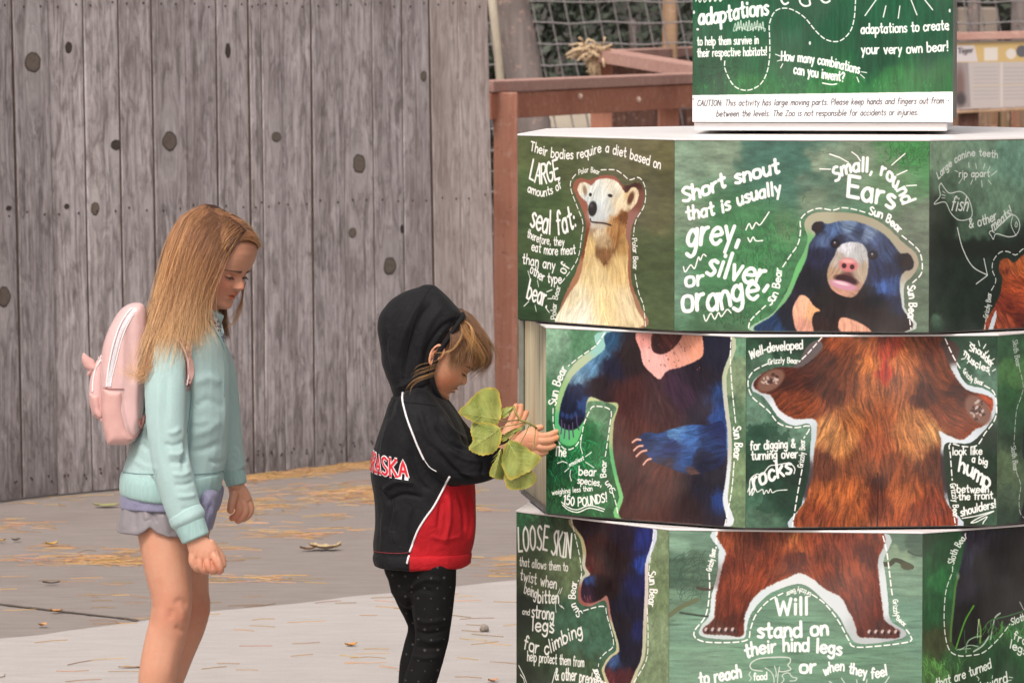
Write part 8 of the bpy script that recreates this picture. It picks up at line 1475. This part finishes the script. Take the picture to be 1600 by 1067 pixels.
# hair of the child
KBV = bvh_of(KHEADM)
HK = hair_mat('child_hair', srgb(92, 64, 44), srgb(118, 84, 58), srgb(150, 112, 78)); HKL = hair_mat('child_hair_light', srgb(130, 92, 56), srgb(176, 132, 82), srgb(186, 144, 94))
hair('hair', T, [[(712, 500, 0.05), (740, 505, .045), (762, 530, .03), (764, 556, .02), (750, 572, .0), (738, 573, .0)], [(712, 498, 0), (738, 505, -.01), (758, 530, -.02), (764, 558, -.015), (752, 574, -.01), (737, 575, -.01)], [(712, 500, -.03), (732, 512, -.045), (750, 535, -.045), (758, 560, -.03), (746, 575, -.02), (734, 577, -.015)], [(710, 505, -.05), (722, 522, -.066), (738, 545, -.066), (744, 564, -.05), (738, 574, -.035)]], 1000, 0.00030, 0.0035, HK, kid, 21, 26, 0.004, 0.007, tipcut=0.55, bvh=KBV, lift=0.004, conv=0.88)
hair('hair', T, [[(714, 500, -.035), (732, 512, -.052), (748, 535, -.052), (756, 560, -.036), (745, 574, -.026)], [(711, 505, -.055), (722, 522, -.071), (736, 545, -.071), (742, 562, -.055), (738, 572, -.04)]], 110, 0.00028, 0.003, HKL, kid, 27, 14, 0.004, 0.006, tipcut=0.6, bvh=KBV, lift=0.006)
hair('hair', T, [[(704, 515, -.075), (704, 535, -.084), (702, 552, -.083), (698, 566, -.080)], [(708, 512, -.07), (712, 535, -.080), (712, 555, -.078), (706, 574, -.072)], [(712, 508, -.06), (722, 530, -.072), (726, 550, -.068), (716, 568, -.062)], [(714, 505, -.055), (730, 525, -.062), (737, 548, -.058), (728, 564, -.052)]], 800, 0.0003, 0.003, HK, kid, 22, 14, 0.003, 0.004, bvh=KBV, lift=0.003)
hair('hair', T, [[(722, 498, -.045), (735, 510, -.075), (738, 528, -.080), (733, 542, -.078), (730, 552, -.076)]], 45, 0.0003, 0.0022, HKL, kid, 23, 10, 0.001, 0.002)
hair('hair', T, [[(716, 500, -.06), (722, 515, -.080), (719, 530, -.086), (708, 545, -.090), (694, 552, -.092), (680, 553, -.10)]], 36, 0.0003, 0.0016, HKL, kid, 26, 12, 0.001, 0.0014)
hair('hair', T, [[(696, 552, -.10), (680, 554, -.115), (664, 547, -.125), (655, 540, -.125)], [(684, 577, -.10), (668, 582, -.115), (648, 590, -.12), (636, 602, -.12), (632, 616, -.12)], [(682, 590, -.10), (668, 596, -.11), (658, 604, -.115), (652, 612, -.12)]], 16, 0.00024, 0.0018, HKL, kid, 24, 8, 0.002, 0.002)
hair('hair', T, [[(740, 512, -.02), (762, 530, -.02), (772, 552, -.01), (768, 572, -.005)], [(745, 520, .02), (768, 540, .01), (774, 560, .01), (764, 576, .0)]], 40, 0.00022, 0.004, HK, kid, 25, 4, 0.004, 0.005)
# ---------------------------------------------------------------- cottonwood twig in the child's hand
tw = empty('leafy_twig', tuple(T.P(815, 660, -.12))); tag(tw, 'cottonwood twig with large yellow edged green leaves held by the small child', 'twig')
t = NT('cottonwood_leaf'); a = t.attr('edge', 'Fac'); p = t.pos(); n = t.noise(p, 60, 4); n2 = t.noise(p, 16, 3); vv = t.noise(p, 240, 3)
c = t.mix(t.remap(n2, 0.3, 0.7), srgb(112, 128, 58), srgb(160, 166, 88)); c = t.mix(t.remap(n, 0.5, 0.7, 0, 0.5), c, srgb(108, 122, 50)); sp_ = t.voronoi(p, 85); c = t.mix(t.math('MULTIPLY', t.math('LESS_THAN', sp_, 0.13), 0.6), c, srgb(120, 84, 40)); c = t.mix(t.math('MULTIPLY', a, t.remap(n, 0.42, 0.6, 0.25, 1.0)), c, srgb(204, 172, 66)); M_LEAF = t.set(c, 0.45, t.bump(vv, 0.3, 0.0006), Transmission_Weight=0.0, Subsurface_Weight=0.15, Subsurface_Scale=0.004)
M_VEIN = simple('leaf_vein', srgb(184, 186, 106), 0.6, 0.05); M_TWIG = simple('green_twig', srgb(132, 128, 70), 0.7, 0.2, 120)
def leaf(outline, base, tip, dy, curl, tilt, lab=None, seed=1, tone=1.0):
    P = catmull(outline, 6, True); n = len(P); rg = np.random.default_rng(seed); L = np.concatenate([[0], np.cumsum(np.hypot(*(np.roll(P, -1, 0)-P).T))]); c = P.mean(0); tooth = 5.2
    for i in range(n):
        s_ = (L[i] % tooth)/tooth; d = P[i]-c; P[i] = P[i]+d/np.hypot(*d)*((s_)*2.1-0.8)
    base = np.array(base, float); tip = np.array(tip, float); ax = (tip-base)/np.hypot(*(tip-base)); nx = np.array([-ax[1], ax[0]]); rings = [0, .2, .4, .6, .75, .88, .95, 1.0]; V = []; E = []; F = []; wmax = np.abs((P-base) @ nx).max()
    def pos3(q):
        u = (q-base) @ nx/wmax; v = (q-base) @ ax/np.hypot(*(tip-base)); return T.P(q[0], q[1], dy-curl*(u*u)+tilt*v+0.004*math.sin(v*9+seed)*abs(u)+0.003*math.sin(q[0]*0.25+seed)-0.002*(1-min(abs(u)*4, 1)))
    for r_ in rings:
        for q in P: V.append(pos3(c+(q-c)*max(r_, 0.02))); E.append(np.clip((r_-.86)/.14, 0, 1))
    for j in range(len(rings)-1):
        for i in range(n): a = j*n+i; b = j*n+(i+1) % n; F.append((a, b, b+n, a+n))
    F.append(tuple(range(n))[::-1]); me = mesh_from(V, F); at_ = me.attributes.new('edge', 'FLOAT', 'POINT'); at_.data.foreach_set('value', np.array(E, np.float32)); o = put('leaf', me, M_LEAF, tw)
    if lab: o['label'] = lab
    paths = []; rad = []
    def on(q): p_ = pos3(np.array(q)); return p_+Vector((0, -0.0007, 0))
    Lm = np.hypot(*(tip-base)); paths.append([on(base+ax*Lm*f) for f in np.linspace(0, .97, 12)]); rad.append(list(np.linspace(.0008, .0003, 12)))
    for f, l in ((.04, .55), (.16, .62), (.32, .5), (.48, .38), (.64, .26)):
        for sg in (-1, 1): s0 = base+ax*Lm*f; e = s0+ax*Lm*l*.62+nx*sg*wmax*l*1.15; paths.append([on(s0+(e-s0)*g_+ax*4*g_*(1-g_)) for g_ in (0, .33, .66, .95)]); rad.append([.0004, .00035, .0003, .0002])
    put('vein', tube_mesh(paths, rad, 5), M_VEIN, o); return o
leaf([(782, 655), (783, 635), (779, 612), (765, 605), (748, 611), (732, 627), (717, 644), (732, 655), (752, 664), (770, 667)], (782, 656), (718, 644), -.165, .004, -.012, 'upper leaf pointing left', 2)
leaf([(776, 664), (757, 660), (741, 657), (735, 672), (739, 688), (732, 700), (741, 707), (757, 711), (774, 705), (782, 690), (783, 674)], (783, 668), (733, 703), -.175, -.006, .006, 'middle leaf under the upper one', 3)
leaf([(834, 738), (838, 750), (828, 760), (812, 765), (795, 763), (788, 748), (795, 728), (815, 724)], (800, 715), (812, 765), -.165, .003, .0, 'lowest leaf behind the large one', 5)
leaf([(793, 690), (786, 706), (785, 728), (796, 749), (815, 742), (832, 733), (845, 715), (832, 706), (818, 696), (805, 689)], (794, 690), (822, 741), -.185, .006, .004, 'large leaf in front', 4)
leaf([(781, 702), (776, 715), (768, 730), (765, 742), (776, 748), (787, 748), (788, 730), (786, 712)], (783, 700), (772, 747), -.172, -.012, .01, 'half folded leaf on the left', 6)
leaf([(777, 653), (782, 641), (792, 636), (802, 636), (798, 645), (789, 652)], (777, 655), (801, 637), -.16, .004, 0, 'small bright leaf', 7)
leaf([(782, 688), (790, 677), (803, 670), (815, 668), (812, 673), (800, 679), (790, 688)], (782, 688), (815, 668), -.172, .010, 0, 'leaf seen edge on', 8)
def Tp(*a): return T.P(*a)
paths = [[Tp(802, 634, -.12), Tp(806, 645, -.125), Tp(812, 656, -.13), Tp(824, 660, -.13), Tp(835, 666, -.125), Tp(839, 669, -.12)], [Tp(812, 656, -.13), Tp(800, 657, -.14), Tp(789, 659, -.155), Tp(782, 656, -.163)], [Tp(824, 660, -.13), Tp(814, 668, -.15), Tp(800, 682, -.175), Tp(794, 691, -.184)], [Tp(820, 659, -.13), Tp(808, 663, -.15), Tp(794, 665, -.165), Tp(783, 668, -.173)], [Tp(837, 668, -.12), Tp(836, 680, -.125), Tp(834, 695, -.14), Tp(830, 712, -.165)], [Tp(828, 661, -.13), Tp(822, 676, -.15), Tp(812, 695, -.165), Tp(806, 716, -.163)]]
tag(put('stem', tube_mesh(paths, [[.0026, .0026, .0024, .0026, .0026, .002], [.0016, .0013, .0012, .0012], [.0014, .0012, .0011, .0012], [.0014, .0012, .0011, .0011], [.0011, .001, .001, .001], [.0012, .001, .001, .001]], 7), M_TWIG, tw))
